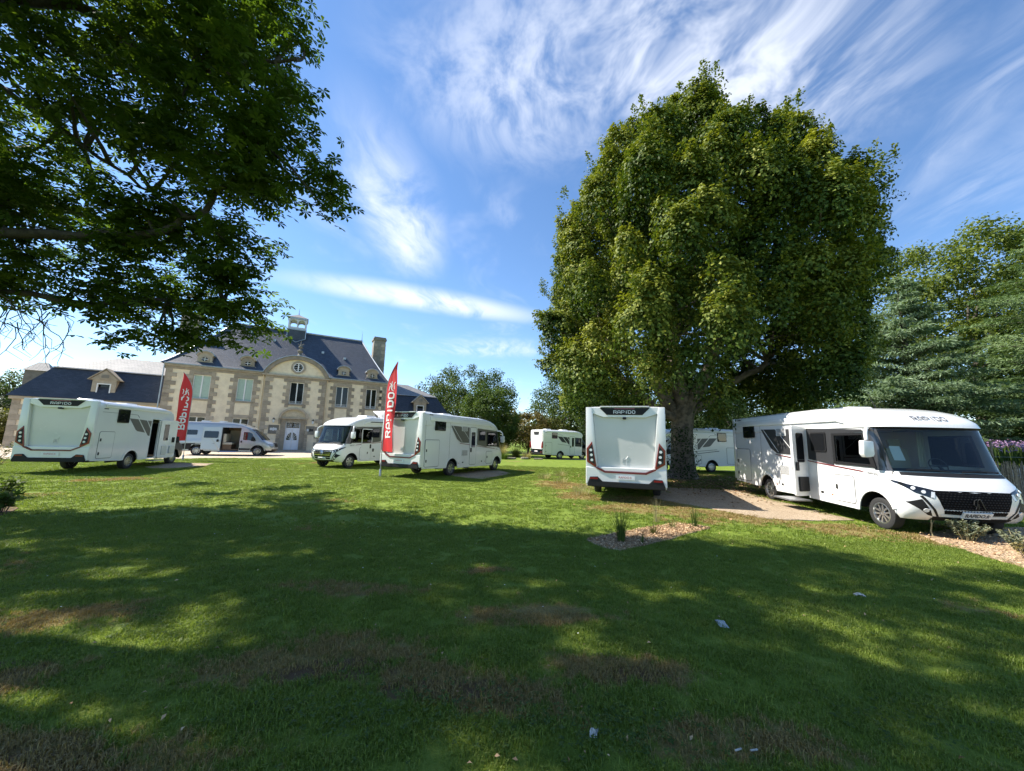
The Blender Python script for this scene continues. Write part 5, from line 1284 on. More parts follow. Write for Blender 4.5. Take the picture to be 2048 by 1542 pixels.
def sheet(name, poly, z, material, amp=.1, seed=0, th=None):
    o = MB().prism(rough_edge(poly, .35, amp, seed), z-.004 if th is None else z-th, z, xyz).build(name, material); return tag(o, kind='structure')
FORE = [(-70, 14), (-32, 17.5), (-27.2, 20.3), (-22.6, 22.3), (-20.45, 24.7), (-18.7, 26.4), (-16.7, 27.6), (-15.35, 29.0), (-12.5, 30.2), (-9.8, 31.4), (-4, 34.2), (-1.2, 38), (-2, 44), (-12, 60), (-70, 60)]
sheet('gravel_forecourt', FORE, .008, 'pale_gravel', .12, 1)
PADS = {'B': [(-16.3, 17.4), (-15.6, 18.6), (-15.6, 19.6), (-16.3, 21.0), (-18.3, 20.9), (-17.4, 18.2)],
        'C4': [(-3.1, 18.5), (-2.0, 17.4), (-1.2, 16.9), (.1, 20.1), (-.6, 21.8), (-1.6, 21.6)],
        'A': [(4.7, 12.5), (6.4, 9.5), (7.5, 9.4), (8.6, 9.6), (8.9, 13.4), (9.0, 15.4), (6.2, 15.6)],
        'C6': [(4.4, 37.2), (7.5, 38.2), (13, 41), (12.4, 42), (6, 39.6)]}
for k, p in PADS.items(): sheet('gravel_pad', p, .02, 'wood_chip_pad', .05, len(k)+7, th=.02)
sheet('bare_ground', [(5.6, 17.5), (7.2, 15.2), (9.2, 14.6), (11.0, 14.2), (14.5, 17), (15, 21), (12, 24), (8.0, 23.5), (5.6, 21)], .012, 'leaf_litter', .5, 5)
BED = [(1.42, 7.02), (1.60, 6.62), (1.85, 6.44), (2.35, 6.75), (2.95, 7.2), (3.6, 7.75), (4.3, 8.25), (4.1, 8.5), (3.75, 8.6), (3.3, 8.35), (2.85, 8.1), (2.4, 7.75), (1.95, 7.45)]
sheet('mulch_bed', BED, .022, 'bark_mulch', .03, 3, th=.02)
BED2 = [(8.75, 8.3), (8.35, 7.5), (8.1, 6.7), (8.0, 5.9), (8.6, 5.0), (13, 5.0), (14.5, 8), (13, 9.4), (11.0, 9.0), (9.8, 8.7)]
sheet('mulch_bed', BED2, .022, 'bark_mulch', .06, 4, th=.02)
BED3 = [(-9.6, 6.9), (-9.7, 7.4), (-10.5, 8.3), (-12.0, 9.2), (-13.8, 9.8), (-15, 8), (-12, 5.5)]
sheet('mulch_bed', BED3, .018, 'leaf_litter', .06, 6, th=.016)
# rising bank beyond the fence on the right
bx = np.linspace(15, 95, 60); by = np.linspace(13, 75, 50); BX, BY = np.meshgrid(bx, by)
def bank_h(x, y):
    d = np.clip((x*.80+y*.25-22.5)/6, 0, 1); e = np.clip((y-14)/3, 0, 1); return (d*d*(3-2*d))*1.15*e-.03
BZ = bank_h(BX, BY); V = np.stack([BX.ravel(), BY.ravel(), BZ.ravel()], 1); W_ = len(bx)
tag(fast('bank', V, [(j*W_+i, j*W_+i+1, (j+1)*W_+i+1, (j+1)*W_+i) for j in range(len(by)-1) for i in range(W_-1)], 'lawn', smooth=True), kind='structure')
sheet('gravel_path', [(17.5, 14.6), (21.5, 15.6), (26, 13), (40, 10), (40, 14), (27, 15.0), (21.5, 17.4), (17, 17)], .03, 'pale_gravel', .15, 9)

def in_poly(px, py, poly):
    c = np.zeros(px.shape, bool); n = len(poly)
    for i in range(n):
        x0, y0 = poly[i]; x1, y1 = poly[(i+1) % n]
        if y0 == y1: continue
        k = ((y0 > py) != (y1 > py)) & (px < (x1-x0)*(py-y0)/(y1-y0)+x0); c ^= k
    return c
# ---- lawn grass: one tuft patch spread over the near lawn
def grass_tile(name, n, size, hmin, hmax, width, seed):
    r = np.random.default_rng(seed); k = int(n/9); cx = r.uniform(-size/2, size/2, (k, 2)); idx = r.integers(0, k, n)
    base = cx[idx]+r.normal(0, .022, (n, 2)); h = r.uniform(hmin, hmax, n)*(r.uniform(.75, 1.2, k)[idx]); a = r.uniform(0, 2*np.pi, n); lean = r.uniform(.15, 1.05, n)
    d = np.stack([np.cos(a), np.sin(a)], 1); p = np.stack([-d[:, 1], d[:, 0]], 1)*(width*r.uniform(.6, 1.2, n))[:, None]/2
    z0 = np.full(n, -.004); V = np.zeros((n, 5, 3))
    V[:, 0, :2] = base-p; V[:, 1, :2] = base+p; V[:, 0, 2] = V[:, 1, 2] = z0
    m = base+d*(h*lean*.35)[:, None]; V[:, 2, :2] = m+p*.8; V[:, 3, :2] = m-p*.8; V[:, 2, 2] = V[:, 3, 2] = h*.6
    V[:, 4, :2] = base+d*(h*lean)[:, None]; V[:, 4, 2] = h*np.clip(1-.35*lean, .35, 1)
    i = np.arange(n)*5
    F = np.concatenate([np.stack([i, i+1, i+2], 1), np.stack([i, i+2, i+3], 1), np.stack([i+3, i+2, i+4], 1)])
    tint = np.tile(np.clip(r.normal(.5, .22, n), 0, 1), 3)
    o = fast(name, V.reshape(-1, 3), F, 'grass_blade', attrs={'tint': tint}); COL.objects.unlink(o); return o
def spread(name, tile, pts, smin, smax, label=None):
    me = bpy.data.meshes.new(name); me.from_pydata([tuple(p) for p in pts], [], []); o = link(name, me)
    ng = bpy.data.node_groups.new(name, 'GeometryNodeTree'); ng.interface.new_socket('Geometry', in_out='INPUT', socket_type='NodeSocketGeometry'); ng.interface.new_socket('Geometry', in_out='OUTPUT', socket_type='NodeSocketGeometry')
    gi = ng.nodes.new('NodeGroupInput'); go = ng.nodes.new('NodeGroupOutput'); ip = ng.nodes.new('GeometryNodeInstanceOnPoints'); oi = ng.nodes.new('GeometryNodeObjectInfo'); oi.inputs['Object'].default_value = tile; oi.inputs['As Instance'].default_value = True
    rv = ng.nodes.new('FunctionNodeRandomValue'); rv.data_type = 'FLOAT_VECTOR'; rv.inputs[0].default_value = (0, 0, 0); rv.inputs[1].default_value = (0, 0, 6.283)
    rs = ng.nodes.new('FunctionNodeRandomValue'); rs.data_type = 'FLOAT'; rs.inputs[2].default_value = smin; rs.inputs[3].default_value = smax; rs.inputs['Seed'].default_value = 5
    ng.links.new(gi.outputs[0], ip.inputs['Points']); ng.links.new(oi.outputs['Geometry'], ip.inputs['Instance']); ng.links.new(rv.outputs[0], ip.inputs['Rotation']); ng.links.new(rs.outputs[1], ip.inputs['Scale']); ng.links.new(ip.outputs[0], go.inputs[0])
    md = o.modifiers.new('spread', 'NODES'); md.node_group = ng
    return tag(o, label, None, None, 'stuff')
r = np.random.default_rng(11)
NOGRASS = [BED, BED2, BED3, PADS['A'], PADS['B'], PADS['C4'], FORE]
def scatter(sp, y0, y1, xk=1.55, xo=1.5, jit=.5):
    ys = np.arange(y0, y1, sp); out = []
    for y in ys:
        xs = np.arange(-xk*y-xo, xk*y+xo, sp); out.append(np.stack([xs+r.uniform(-jit, jit, len(xs))*sp, y+r.uniform(-jit, jit, len(xs))*sp, np.zeros(len(xs))], 1))
    p = np.concatenate(out); keep = np.ones(len(p), bool)
    for q in NOGRASS: keep &= ~in_poly(p[:, 0], p[:, 1], q)
    return p[keep]
spread('lawn_grass', grass_tile('lawn_tuft', 1150, .42, .012, .042, .0045, 1), scatter(.30, 1.4, 7.5), .8, 1.25, 'short patchy lawn grass')
spread('lawn_grass', grass_tile('lawn_tuft_far', 700, .75, .02, .045, .010, 2), scatter(.55, 7.4, 26), .85, 1.2, 'short lawn grass further off')
# taller uncut wisps here and there
pt = scatter(.9, 1.6, 14); pt = pt[r.random(len(pt)) < .35]
spread('tall_grass_wisps', grass_tile('wisp', 45, .30, .04, .11, .005, 3), pt, .7, 1.2, 'taller stray grass wisps')

# ================================================================== trees and shrubs
mat('bark', (.115, .095, .075), .9, var=.5, vscale=5, bump=.9, bscale=22, tint=(.045, .040, .030))
mat('bark_dark', (.05, .043, .036), .9, var=.5, vscale=6, bump=.9, bscale=26, tint=(.024, .02, .017))
mat('bark_pale', (.20, .165, .125), .9, var=.5, vscale=4, bump=.9, bscale=18, tint=(.075, .065, .05))
mat('twig', (.07, .052, .045), .8)
leafmat('lime_leaf', (.011, .030, .007), (.062, .104, .016), (.275, .290, .048), .2)  # light end painted for sunlit tips, dark end for inner shade
leafmat('chestnut_leaf', (.026, .052, .010), (.062, .105, .017), (.135, .180, .026), .5)
leafmat('oak_leaf', (.026, .050, .013), (.058, .092, .021), (.115, .150, .035), .3)
leafmat('olive_leaf', (.040, .052, .014), (.085, .095, .025), (.15, .15, .045), .28)
leafmat('gold_leaf', (.042, .064, .012), (.095, .128, .022), (.19, .220, .042), .3)
leafmat('cedar_blue', (.065, .105, .058), (.145, .210, .120), (.27, .35, .22), .25, .6)
leafmat('cedar_green', (.055, .095, .035), (.115, .175, .070), (.21, .28, .125), .2, .6)
leafmat('dark_leaf', (.012, .026, .008), (.026, .048, .013), (.05, .08, .02), .2)
leafmat('red_leaf', (.075, .062, .020), (.14, .115, .038), (.24, .18, .065), .25)
leafmat('grey_leaf', (.09, .11, .07), (.16, .18, .12), (.26, .28, .20), .2)
leafmat('straw', (.18, .15, .08), (.30, .26, .14), (.42, .37, .22), .25)
leafmat('verbena', (.20, .11, .22), (.32, .19, .36), (.46, .32, .48), .2)
leafmat('shrub_leaf', (.030, .058, .014), (.060, .10, .022), (.11, .155, .035), .32)

def unit(a): return a/np.maximum(1e-9, np.linalg.norm(a, axis=-1, keepdims=True))
def kites(C, D, N, ln, wd, r, fold=.25, wide=.55):
    """one kite-shaped quad per leaf: base C, direction D, normal N"""
    D = unit(D); S = unit(np.cross(D, N)); N = np.cross(S, D); n = len(C); V = np.zeros((n, 4, 3))
    ln = np.broadcast_to(ln, n)[:, None]; wd = np.broadcast_to(wd, n)[:, None]
    V[:, 0] = C; V[:, 1] = C+D*ln*wide+S*wd*.5+N*ln*fold*.4; V[:, 2] = C+D*ln-N*ln*fold*.3; V[:, 3] = C+D*ln*wide-S*wd*.5+N*ln*fold*.4
    return V.reshape(-1, 3), np.arange(n*4).reshape(n, 4)
def limb(mb, a, b, r0, r1, rr, sag=.12, n=6, seg=7):
    a, b = Vector(a), Vector(b); d = b-a; L = d.length; pts = []; q = Vector((rr.uniform(-1, 1), rr.uniform(-1, 1), rr.uniform(-.3, .6)))*L*sag
    for i in range(seg+1):
        t = i/seg; pts.append(a+d*t+q*math.sin(math.pi*t)+Vector((rr.uniform(-1, 1), rr.uniform(-1, 1), rr.uniform(-1, 1)))*L*.018*(0 < i < seg))
    mb.tube(pts, [r0+(r1-r0)*(i/seg)**.8 for i in range(seg+1)], n); return pts
def leaf_clumps(CC, RR, OUT, per, leaf, r, droop=.35, tone=None, spread_up=.55, aspect=.62):
    """leaves filling ellipsoid clumps; CC centres, RR radii (n,), OUT outward directions"""
    n = len(CC); per = np.broadcast_to(per, n).astype(int); idx = np.repeat(np.arange(n), per); m = len(idx)
    q = unit(r.normal(size=(m, 3)))*(r.random((m, 1))**.45); o = OUT[idx]
    q = q+o*.35*r.random((m, 1)); q[:, 2] *= .72
    P = CC[idx]+q*RR[idx][:, None]
    N = unit(unit(q)*.6+np.array([0, 0, spread_up])+r.normal(size=(m, 3))*.55)
    D = unit(unit(q)*.7+r.normal(size=(m, 3))*.8+np.array([0, 0, -droop])); D = unit(D-N*np.sum(D*N, 1, keepdims=True))
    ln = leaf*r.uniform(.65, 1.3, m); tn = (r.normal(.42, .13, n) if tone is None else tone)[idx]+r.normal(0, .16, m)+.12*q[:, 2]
    V, F = kites(P, D, N, ln, ln*aspect, r)
    return V, F, np.clip(tn, 0, 1)
def broadleaf(name, label, loc, H, z0, prof, ncl, per, leaf, material, seed, trunk_r=.3, crad=(.7, 1.2), bark='bark', lean=(0, 0), limbs=14, fill=.5, group='trees around the lawn', lob=.2, tone=.42, fork=None):
    """prof: list of (height fraction, radius); crown from z0 to H"""
    r = np.random.default_rng(seed); rr = random.Random(seed)
    t = thing(name, label, 'tree', loc, 0, group)
    pf = np.array(prof, float); zs = np.linspace(0, 1, 200); Rz = np.interp(zs, pf[:, 0], pf[:, 1]); cdf = np.cumsum(Rz**1.5+.02*Rz.max()); cdf /= cdf[-1]
    f = np.interp(r.random(ncl), cdf, zs); a = r.uniform(0, 2*np.pi, ncl); rad = np.interp(f, pf[:, 0], pf[:, 1])
    ph = r.uniform(0, 6.28, 6); lobe = 1+lob*(np.sin(3*a+ph[0]+4*f)+.7*np.sin(5*a+ph[1]-7*f)+.5*np.sin(9*f*3+2*a+ph[2]))/2.2
    k = np.where(r.random(ncl) < fill, .90+.10*r.random(ncl), r.random(ncl)**.5*.9); q = rad*lobe*k
    z = z0+(H-z0)*f
    CC = np.stack([np.cos(a)*q+lean[0]*f, np.sin(a)*q+lean[1]*f, z], 1)
    OUT = unit(np.stack([np.cos(a)*(1-f*.6), np.sin(a)*(1-f*.6), .25+f*.9], 1))
    RR = r.uniform(crad[0], crad[1], ncl)*(.75+.25*k)
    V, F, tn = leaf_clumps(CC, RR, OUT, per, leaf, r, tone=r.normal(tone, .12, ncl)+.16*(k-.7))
    tb = MB(); top = (lean[0]*.6, lean[1]*.6, z0+(H-z0)*.62)
    zf = fork or z0*.9+.4
    base = [(trunk_r*1.5, 0), (trunk_r*1.15, .35), (trunk_r, 1.0)]
    pts = [(0, 0, -.1), (0, 0, .35), (rr.uniform(-.1, .1)*trunk_r, 0, 1.1), (lean[0]*.1, lean[1]*.1, zf)] + [tuple(Vector((lean[0]*.1, lean[1]*.1, zf)).lerp(Vector(top), i/4)+Vector((rr.uniform(-.3, .3), rr.uniform(-.3, .3), 0))) for i in range(1, 5)]
    tb.tube(pts, [trunk_r*1.55, trunk_r*1.15, trunk_r, trunk_r*.92, trunk_r*.62, trunk_r*.42, trunk_r*.28, trunk_r*.12], 12)
    pick = rr.sample(range(ncl), min(limbs, ncl))
    for j in pick:
        c = CC[j]; s0 = Vector(pts[3]).lerp(Vector(top), max(0, min(.9, (c[2]-zf)/(top[2]-zf+.01)*.55-.05*rr.random())))
        limb(tb, s0, c, trunk_r*rr.uniform(.24, .42), .03, rr, .14, 6)
    tb.build('trunk', bark, t, smooth=60, recalc=False)
    fast('crown', V, F, material, t, {'tint': tn})
    return t
GR = 'trees around the lawn'
# --- the great lime
r = np.random.default_rng(3); rr = random.Random(3)
lime = thing('lime_tree', 'great round-headed lime tree towering over the motorhomes', 'tree', (9.1, 20.0, 0), 0, GR)
LP = np.array([(0, 5.2), (.06, 6.9), (.14, 7.4), (.3, 7.4), (.45, 7.3), (.6, 6.5), (.74, 5.2), (.86, 3.6), (.94, 2.3), (1, .9)])
Z0, HH = 3.7, 20.9
# boughs spread evenly over the crown surface, each a cushion of leaves on its upper and outer side
NB = 235; gi = np.arange(NB)+.5; zs = np.linspace(0, 1, 300); cdf = np.cumsum(np.interp(zs, LP[:, 0], LP[:, 1])**1.05); cdf /= cdf[-1]
f = np.interp((gi+r.uniform(-.4, .4, NB))/NB, cdf, zs); a = gi*2.39996+r.uniform(-.25, .25, NB); rad = np.interp(f, LP[:, 0], LP[:, 1])
k = 1-.26*r.random(NB)**1.3; q = rad*k*(1+.05*np.sin(3*a+5*f))
CX = .55*np.clip(f*1.6, 0, 1)+.3
CC = np.stack([CX+np.cos(a)*q, np.sin(a)*q, Z0+(HH-Z0)*f+r.uniform(-.4, .4, NB)], 1); OUT = unit(np.stack([np.cos(a)*(1.05-.8*f), np.sin(a)*(1.05-.8*f), .45+f], 1))
low = ((np.hypot(CC[:, 0]-.3, CC[:, 1]) < 2.6) & (CC[:, 2] < 6.3)) | ((np.abs(CC[:, 0]+CC[:, 1]*.45-.1) < 1.9) & (CC[:, 1] < 0) & (CC[:, 2] < 7.0)); CC, OUT, f, a = CC[~low], OUT[~low], f[~low], a[~low]; NB = len(CC); n = NB
RB = r.uniform(.6, 1.5, NB); AXB = unit(OUT*1.0+np.array([0, 0, .35])+r.normal(0, .3, (NB, 3)))
per = (2050*(RB/1.15)**2).astype(int); idx = np.repeat(np.arange(NB), per); m = len(idx)
q3 = unit(r.normal(size=(m, 3))+OUT[idx]*.45+np.array([0, 0, .2])); rr3 = .70+.36*r.random((m, 1))**.7
lump = 1+.22*np.sin(7*q3[:, 0:1]+idx[:, None])*np.sin(6*q3[:, 1:2]+2*idx[:, None])+.16*np.sin(11*q3[:, 2:3]+3*idx[:, None])
P = q3*rr3*lump*RB[idx][:, None]*.85; AI = AXB[idx]; along = np.sum(P*AI, 1, keepdims=True); tip = np.clip(along/RB[idx][:, None], -1, 1.2); P = CC[idx]+(P-AI*along)*(1-.42*tip)+AI*along*1.3
N = unit(q3*.8+np.array([0, 0, .45])+r.normal(size=(m, 3))*.36); D = unit(q3*.5+r.normal(size=(m, 3))*.8+np.array([0, 0, -.45])); D = unit(D-N*np.sum(D*N, 1, keepdims=True)); ln = r.uniform(.115, .185, m)
V1, F1 = kites(P, D, N, ln, ln*.68, r); t1 = np.clip(r.normal(.56, .12, NB)[idx]+r.normal(0, .13, m)+.5*(rr3[:, 0]-.9)+.14*q3[:, 2]+.10*tip[:, 0], 0, 1)  # tint rises outward and upward: sunlit tips and dark gaps painted in
# leafy inner branches closing the view through the crown, tinted dark as inner shade
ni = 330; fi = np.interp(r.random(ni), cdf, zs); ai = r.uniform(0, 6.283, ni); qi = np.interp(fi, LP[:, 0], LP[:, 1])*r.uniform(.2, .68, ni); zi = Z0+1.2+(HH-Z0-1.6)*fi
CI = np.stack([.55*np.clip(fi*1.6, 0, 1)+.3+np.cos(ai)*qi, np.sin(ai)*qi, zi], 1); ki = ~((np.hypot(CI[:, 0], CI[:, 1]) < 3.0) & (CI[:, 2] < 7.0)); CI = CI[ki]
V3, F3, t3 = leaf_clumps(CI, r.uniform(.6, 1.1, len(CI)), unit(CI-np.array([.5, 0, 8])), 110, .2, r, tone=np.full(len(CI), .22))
# upright shoots give the ragged edge
ns = 420; j = r.integers(0, NB, ns); A0 = CC[j]+OUT[j]*RB[j][:, None]*.8+r.normal(0, .35, (ns, 3)); D0 = unit(OUT[j]*.6+np.array([0, 0, .8])+r.normal(0, .2, (ns, 3)))
per = 70; tt = r.random((ns, per, 1)); L0 = r.uniform(.5, 1.05, (ns, 1, 1)); P = (A0[:, None]+D0[:, None]*tt*L0+r.normal(0, .13, (ns, per, 3))*(1.15-tt*.9)).reshape(-1, 3)
DD = unit(np.repeat(D0, per, 0)*.5+r.normal(0, .8, (ns*per, 3))); NN = unit(np.array([0, 0, .8])+r.normal(0, .6, (ns*per, 3))); DD = unit(DD-NN*np.sum(DD*NN, 1, keepdims=True)); ln = r.uniform(.09, .17, ns*per)
V2, F2 = kites(P, DD, NN, ln, ln*.65, r); t2 = np.clip(r.normal(.66, .15, ns*per), 0, 1)
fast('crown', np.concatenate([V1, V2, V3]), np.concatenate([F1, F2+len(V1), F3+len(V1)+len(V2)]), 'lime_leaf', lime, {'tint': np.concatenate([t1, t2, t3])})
tb = MB()
tb.tube([(0, 0, -.2), (0, 0, .25), (.02, 0, .8), (.0, .0, 1.6), (.05, 0, 2.6), (.1, 0, 3.5), (.15, .1, 4.4)], [.90, .70, .60, .55, .54, .60, .48], 20)
forks = [((.0, 0, 3.2), (-2.2, -.5, 6.2), .40), ((.1, 0, 3.6), (.4, .5, 10.5), .46), ((.2, 0, 3.5), (2.6, .6, 8.0), .40), ((.1, -.1, 3.4), (1.0, -2.0, 9.0), .34), ((-.1, .1, 3.8), (-1.2, 1.2, 10.5), .32), ((.2, .1, 3.3), (4.2, -1.0, 6.2), .26), ((-.2, 0, 3.1), (-4.2, -1.6, 5.6), .24)]
for s0, e0, w0 in forks:
    limb(tb, s0, e0, w0, w0*.5, rr, .10, 9); tips = sorted(range(n), key=lambda q_: (Vector(CC[q_])-Vector(e0)).length)[4:70:9]
    for q_ in tips: limb(tb, e0, CC[q_], w0*.42, .03, rr, .12, 6)
tb.build('trunk', 'bark_pale', lime, smooth=60, recalc=False)
# ivy climbing the shaded side
iv = 520; ang = r.normal(-1.9, 1.0, iv); zz = r.random(iv)**1.2*2.6; rad = .72-.05*zz+r.uniform(0, .14, iv)
P = np.stack([np.cos(ang)*rad, np.sin(ang)*rad, zz+.1], 1); NN = unit(np.stack([np.cos(ang), np.sin(ang), .3+0*ang], 1)+r.normal(0, .4, (iv, 3))); DD = unit(np.array([0, 0, -1])+r.normal(0, .5, (iv, 3))); DD = unit(DD-NN*np.sum(DD*NN, 1, keepdims=True)); ln = r.uniform(.07, .12, iv)
V, F = kites(P, DD, NN, ln, ln*.9, r); fast('ivy', V, F, 'dark_leaf', lime, {'tint': r.random(iv)})

# --- the horse chestnut whose boughs hang in from the left
ch = thing('horse_chestnut', 'big horse chestnut whose leafy boughs hang over the upper left', 'tree', (-12.5, 4.4, 0), 0, GR)
O = np.array([-12.5, 4.4, 0])
def palmate(P, AX, size, r):
    """five to seven leaflets spreading from a stalk end; AX = blade normal"""
    n = len(P); k = 6; N = unit(AX); ref = unit(np.cross(N, unit(r.normal(size=(n, 3))))); S = np.cross(N, ref); Vs = []; Fs = []; off = 0
    for i in range(k):
        a = -2.2+4.4*i/(k-1)+r.normal(0, .08, n); L = size*(1-.32*abs(i-(k-1)/2)/((k-1)/2))*r.uniform(.85, 1.1, n)
        D = unit(ref*np.cos(a)[:, None]+S*np.sin(a)[:, None]-N*.22)
        V, F = kites(P, D, N, L, L*.40, r, fold=.16, wide=.68); Vs.append(V); Fs.append(F+off); off += len(V)
    return np.concatenate(Vs), np.concatenate(Fs)
# boughs: (points, radius) in world coordinates
BOUGHS = [([(-12.5, 4.4, 3.6), (-13.2, 7.6, 6.0), (-10.4, 8.2, 6.25), (-8.2, 8.0, 6.2), (-7.3, 8.0, 6.9), (-6.4, 8.0, 7.9), (-5.4, 8.0, 9.0)], .15),
          ([(-12.5, 4.4, 5.0), (-12.2, 7.0, 11.5), (-10.8, 8.0, 12.2), (-9.4, 8.0, 11.0), (-7.6, 7.8, 10.4), (-5.4, 7.7, 10.6)], .17),
          ([(-12.5, 4.4, 4.5), (-13.6, 8.0, 10.4), (-11.6, 8.2, 9.3), (-10.0, 8.4, 8.2), (-8.4, 8.6, 7.2)], .10),
          ([(-12.5, 4.4, 3.4), (-13.4, 8.4, 5.0), (-10.4, 8.8, 4.8), (-8.2, 9.0, 5.0), (-7.0, 9.0, 4.9)], .10),
          ([(-12.5, 4.4, 6.0), (-10.5, 4.8, 12.5), (-7.4, 5.6, 14.5), (-4.6, 6.2, 14.6)], .22),
          ([(-12.5, 4.4, 6.0), (-9.8, 2.6, 11.0), (-6.0, 2.0, 13.0), (-3.6, 1.6, 13.2)], .22),
          ([(-12.5, 4.4, 5.5), (-14.5, 5.8, 10.0), (-16.5, 7.5, 12.0)], .22), ([(-12.5, 4.4, 5.0), (-15.5, 1.5, 9.5), (-17, 0, 11.0)], .22), ([(-12.5, 4.4, 7), (-11.5, 3.5, 13), (-10.5, 4.0, 17)], .22)]
tb = MB(); rr = random.Random(5); FINE = []
tb.tube([(0, 0, -.2), (0, 0, .4), (.05, 0, 1.4), (0, .05, 3.0), (.1, .1, 5.0), (.3, .1, 8.0), (.8, .2, 12)], [.95, .68, .56, .5, .46, .34, .16], 16)
for pts, w0 in BOUGHS:
    P = [Vector(p)-Vector(O) for p in pts]
    fine = []
    for i in range(len(P)-1):
        for k_ in range(5): fine.append(P[i].lerp(P[i+1], k_/5)+Vector((rr.uniform(-1, 1), rr.uniform(-1, 1), rr.uniform(-1, 1)))*.07)
    fine.append(P[-1]); m = len(fine); FINE += [q_+Vector(O) for q_ in fine[6:]]; tb.tube(fine, [w0*(1-.85*i/m) for i in range(m)], 8)
# leaf masses: centre, radii, number of leaf stars (world coordinates)
MASS = [((-9.4, 8.0, 11.4), (2.4, 1.2, 1.5), 1100), ((-7.1, 7.7, 10.4), (1.7, 1.2, 1.6), 1100), ((-5.75, 7.6, 8.8), (1.0, .9, 1.3), 620), ((-6.9, 7.9, 12.2), (1.7, 1.1, 1.4), 900), ((-7.8, 8.0, 8.7), (1.8, 1.1, 1.2), 820), ((-10.3, 8.2, 9.4), (1.5, 1.0, .9), 520),
        ((-6.2, 8.0, 7.6), (1.0, .9, .85), 520), ((-4.32, 7.9, 6.8), (.34, .35, .45), 60), ((-4.75, 7.8, 7.5), (.45, .5, .5), 100), ((-11.9, 8.2, 7.7), (2.0, 1.1, .9), 640), ((-12.0, 8.2, 6.4), (1.8, 1.0, .7), 700), ((-9.0, 8.4, 6.6), (1.9, 1.0, .75), 900), ((-7.0, 8.6, 6.1), (1.1, .9, .9), 560),
        ((-7.4, 9.0, 5.0), (1.1, .9, .75), 520), ((-9.6, 8.8, 5.2), (1.6, .9, .7), 700), ((-12.2, 8.6, 5.3), (1.6, .9, .6), 560), ((-9.2, 9.0, 4.15), (1.2, .6, .38), 170), ((-7.9, 9.0, 4.2), (.8, .6, .35), 150), ((-6.7, 9.2, 4.5), (.5, .5, .3), 80), ((-13.2, 8.2, 9.6), (1.5, 1.0, 1.3), 420), ((-12.0, 8.0, 11.8), (1.5, 1.0, 1.3), 500), ((-14.4, 8.4, 3.9), (.8, .5, .22), 60), ((-14.6, 8.4, 7.0), (1.2, 1.0, 1.4), 360),
        ((-11.0, 6.3, 9.5), (2.4, 1.0, 1.6), 560), ((-13.5, 6.8, 11.5), (2.4, 1.3, 1.8), 480), ((-9.5, 6.6, 13.2), (2.2, 1.3, 1.3), 560), ((-15.2, 7.0, 8.5), (2.0, 1.3, 1.6), 360), ((-12.0, 5.6, 13.6), (2.2, 1.6, 1.4), 420), ((-14.8, 7.6, 13.8), (2.2, 1.8, 1.6), 600),  # masses added to deepen the shade on the foreground lawn
        ((-15.6, 13.6, 9.6), (.9, .7, .6), 130), ((-13.6, 12.2, 8.8), (.7, .6, .5), 90), ((-17.2, 12.8, 10.8), (1.0, .7, .6), 120), ((-12.4, 11.2, 7.6), (.8, .6, .5), 100), ((-14.6, 11.4, 10.4), (1.0, .7, .7), 130), ((-18.4, 14.0, 9.0), (.8, .6, .5), 80), ((-11.0, 10.6, 6.2), (.8, .5, .4), 90),  # small clumps added so their shadows break up the shade edge
        ((-9.0, 3.7, 9.0), (2.4, 1.6, 1.5), 1000), ((-8.6, 3.8, 12.2), (2.4, 1.8, 1.4), 900), ((-11.2, 2.8, 10.8), (2.2, 2.0, 1.6), 700), ((-6.5, 3.4, 10.6), (1.7, 1.0, 1.2), 500), ((-12.0, 5.4, 11.2), (2.0, 1.2, 1.4), 500),  # unseen masses added out of frame to shade the near lawn
        ((-6.2, 6.4, 14.8), (2.8, 1.8, 1.7), 1250), ((-9.5, 5.5, 14.5), (3.0, 2.4, 2.2), 1150), ((-5.2, 2.2, 13.2), (3.2, 2.3, 1.7), 1300), ((-9.0, 1.5, 12.2), (3.0, 2.6, 2.4), 1150), ((-3.2, 3.2, 14.8), (1.9, 1.8, 1.3), 560), ((-10.5, 3.5, 17.0), (3.4, 3.0, 2.3), 1100), ((-6.4, 4.0, 16.4), (2.8, 2.4, 1.6), 800),
        ((-16.0, 7.0, 11.0), (2.8, 2.4, 2.6), 900), ((-16.5, 1.0, 10.5), (2.8, 2.8, 2.8), 800), ((-13.5, 9.2, 8.4), (2.0, 1.4, 1.6), 420), ((-16.5, 7.8, 6.6), (2.2, 1.8, 1.6), 420), ((-8.5, -1.6, 10.5), (2.8, 2.4, 2.2), 800), ((-4.0, -1.2, 12.0), (2.8, 2.4, 1.6), 700), ((-13.0, -1.0, 9.0), (2.8, 2.4, 2.4), 600), ((-13.5, 5.5, 14.5), (2.6, 2.6, 2.4), 650)]
PP = []; NNs = []; tn = []
for c, rd_, cnt in MASS:
    cnt = int(cnt*(.80 if c[1] > 7.4 else .60))
    nb = max(2, cnt//26); q = unit(r.normal(size=(nb, 3)))*(r.random((nb, 1))**.4); cen = np.array(c)+q*np.array(rd_); idx = r.integers(0, nb, cnt)
    p = cen[idx]+r.normal(0, 1, (cnt, 3))*np.array([.30, .30, .15]); PP.append(p)
    NNs.append(unit(np.array([0, 0, 1.0])+r.normal(0, .35, (cnt, 3))+(p-np.array(c))*.12)); tn.append(np.clip(r.normal(.45, .12, nb)[idx]+r.normal(0, .14, cnt), 0, 1))
    for i_ in range(0, nb, 4):     # twigs into each mass
        best = min(FINE, key=lambda b_: (b_-Vector(cen[i_])).length)
        if (Vector(best)-Vector(cen[i_])).length < 4: limb(tb, Vector(best)-Vector(O), Vector(cen[i_])-Vector(O), .055, .012, rr, .15, 5, 6)
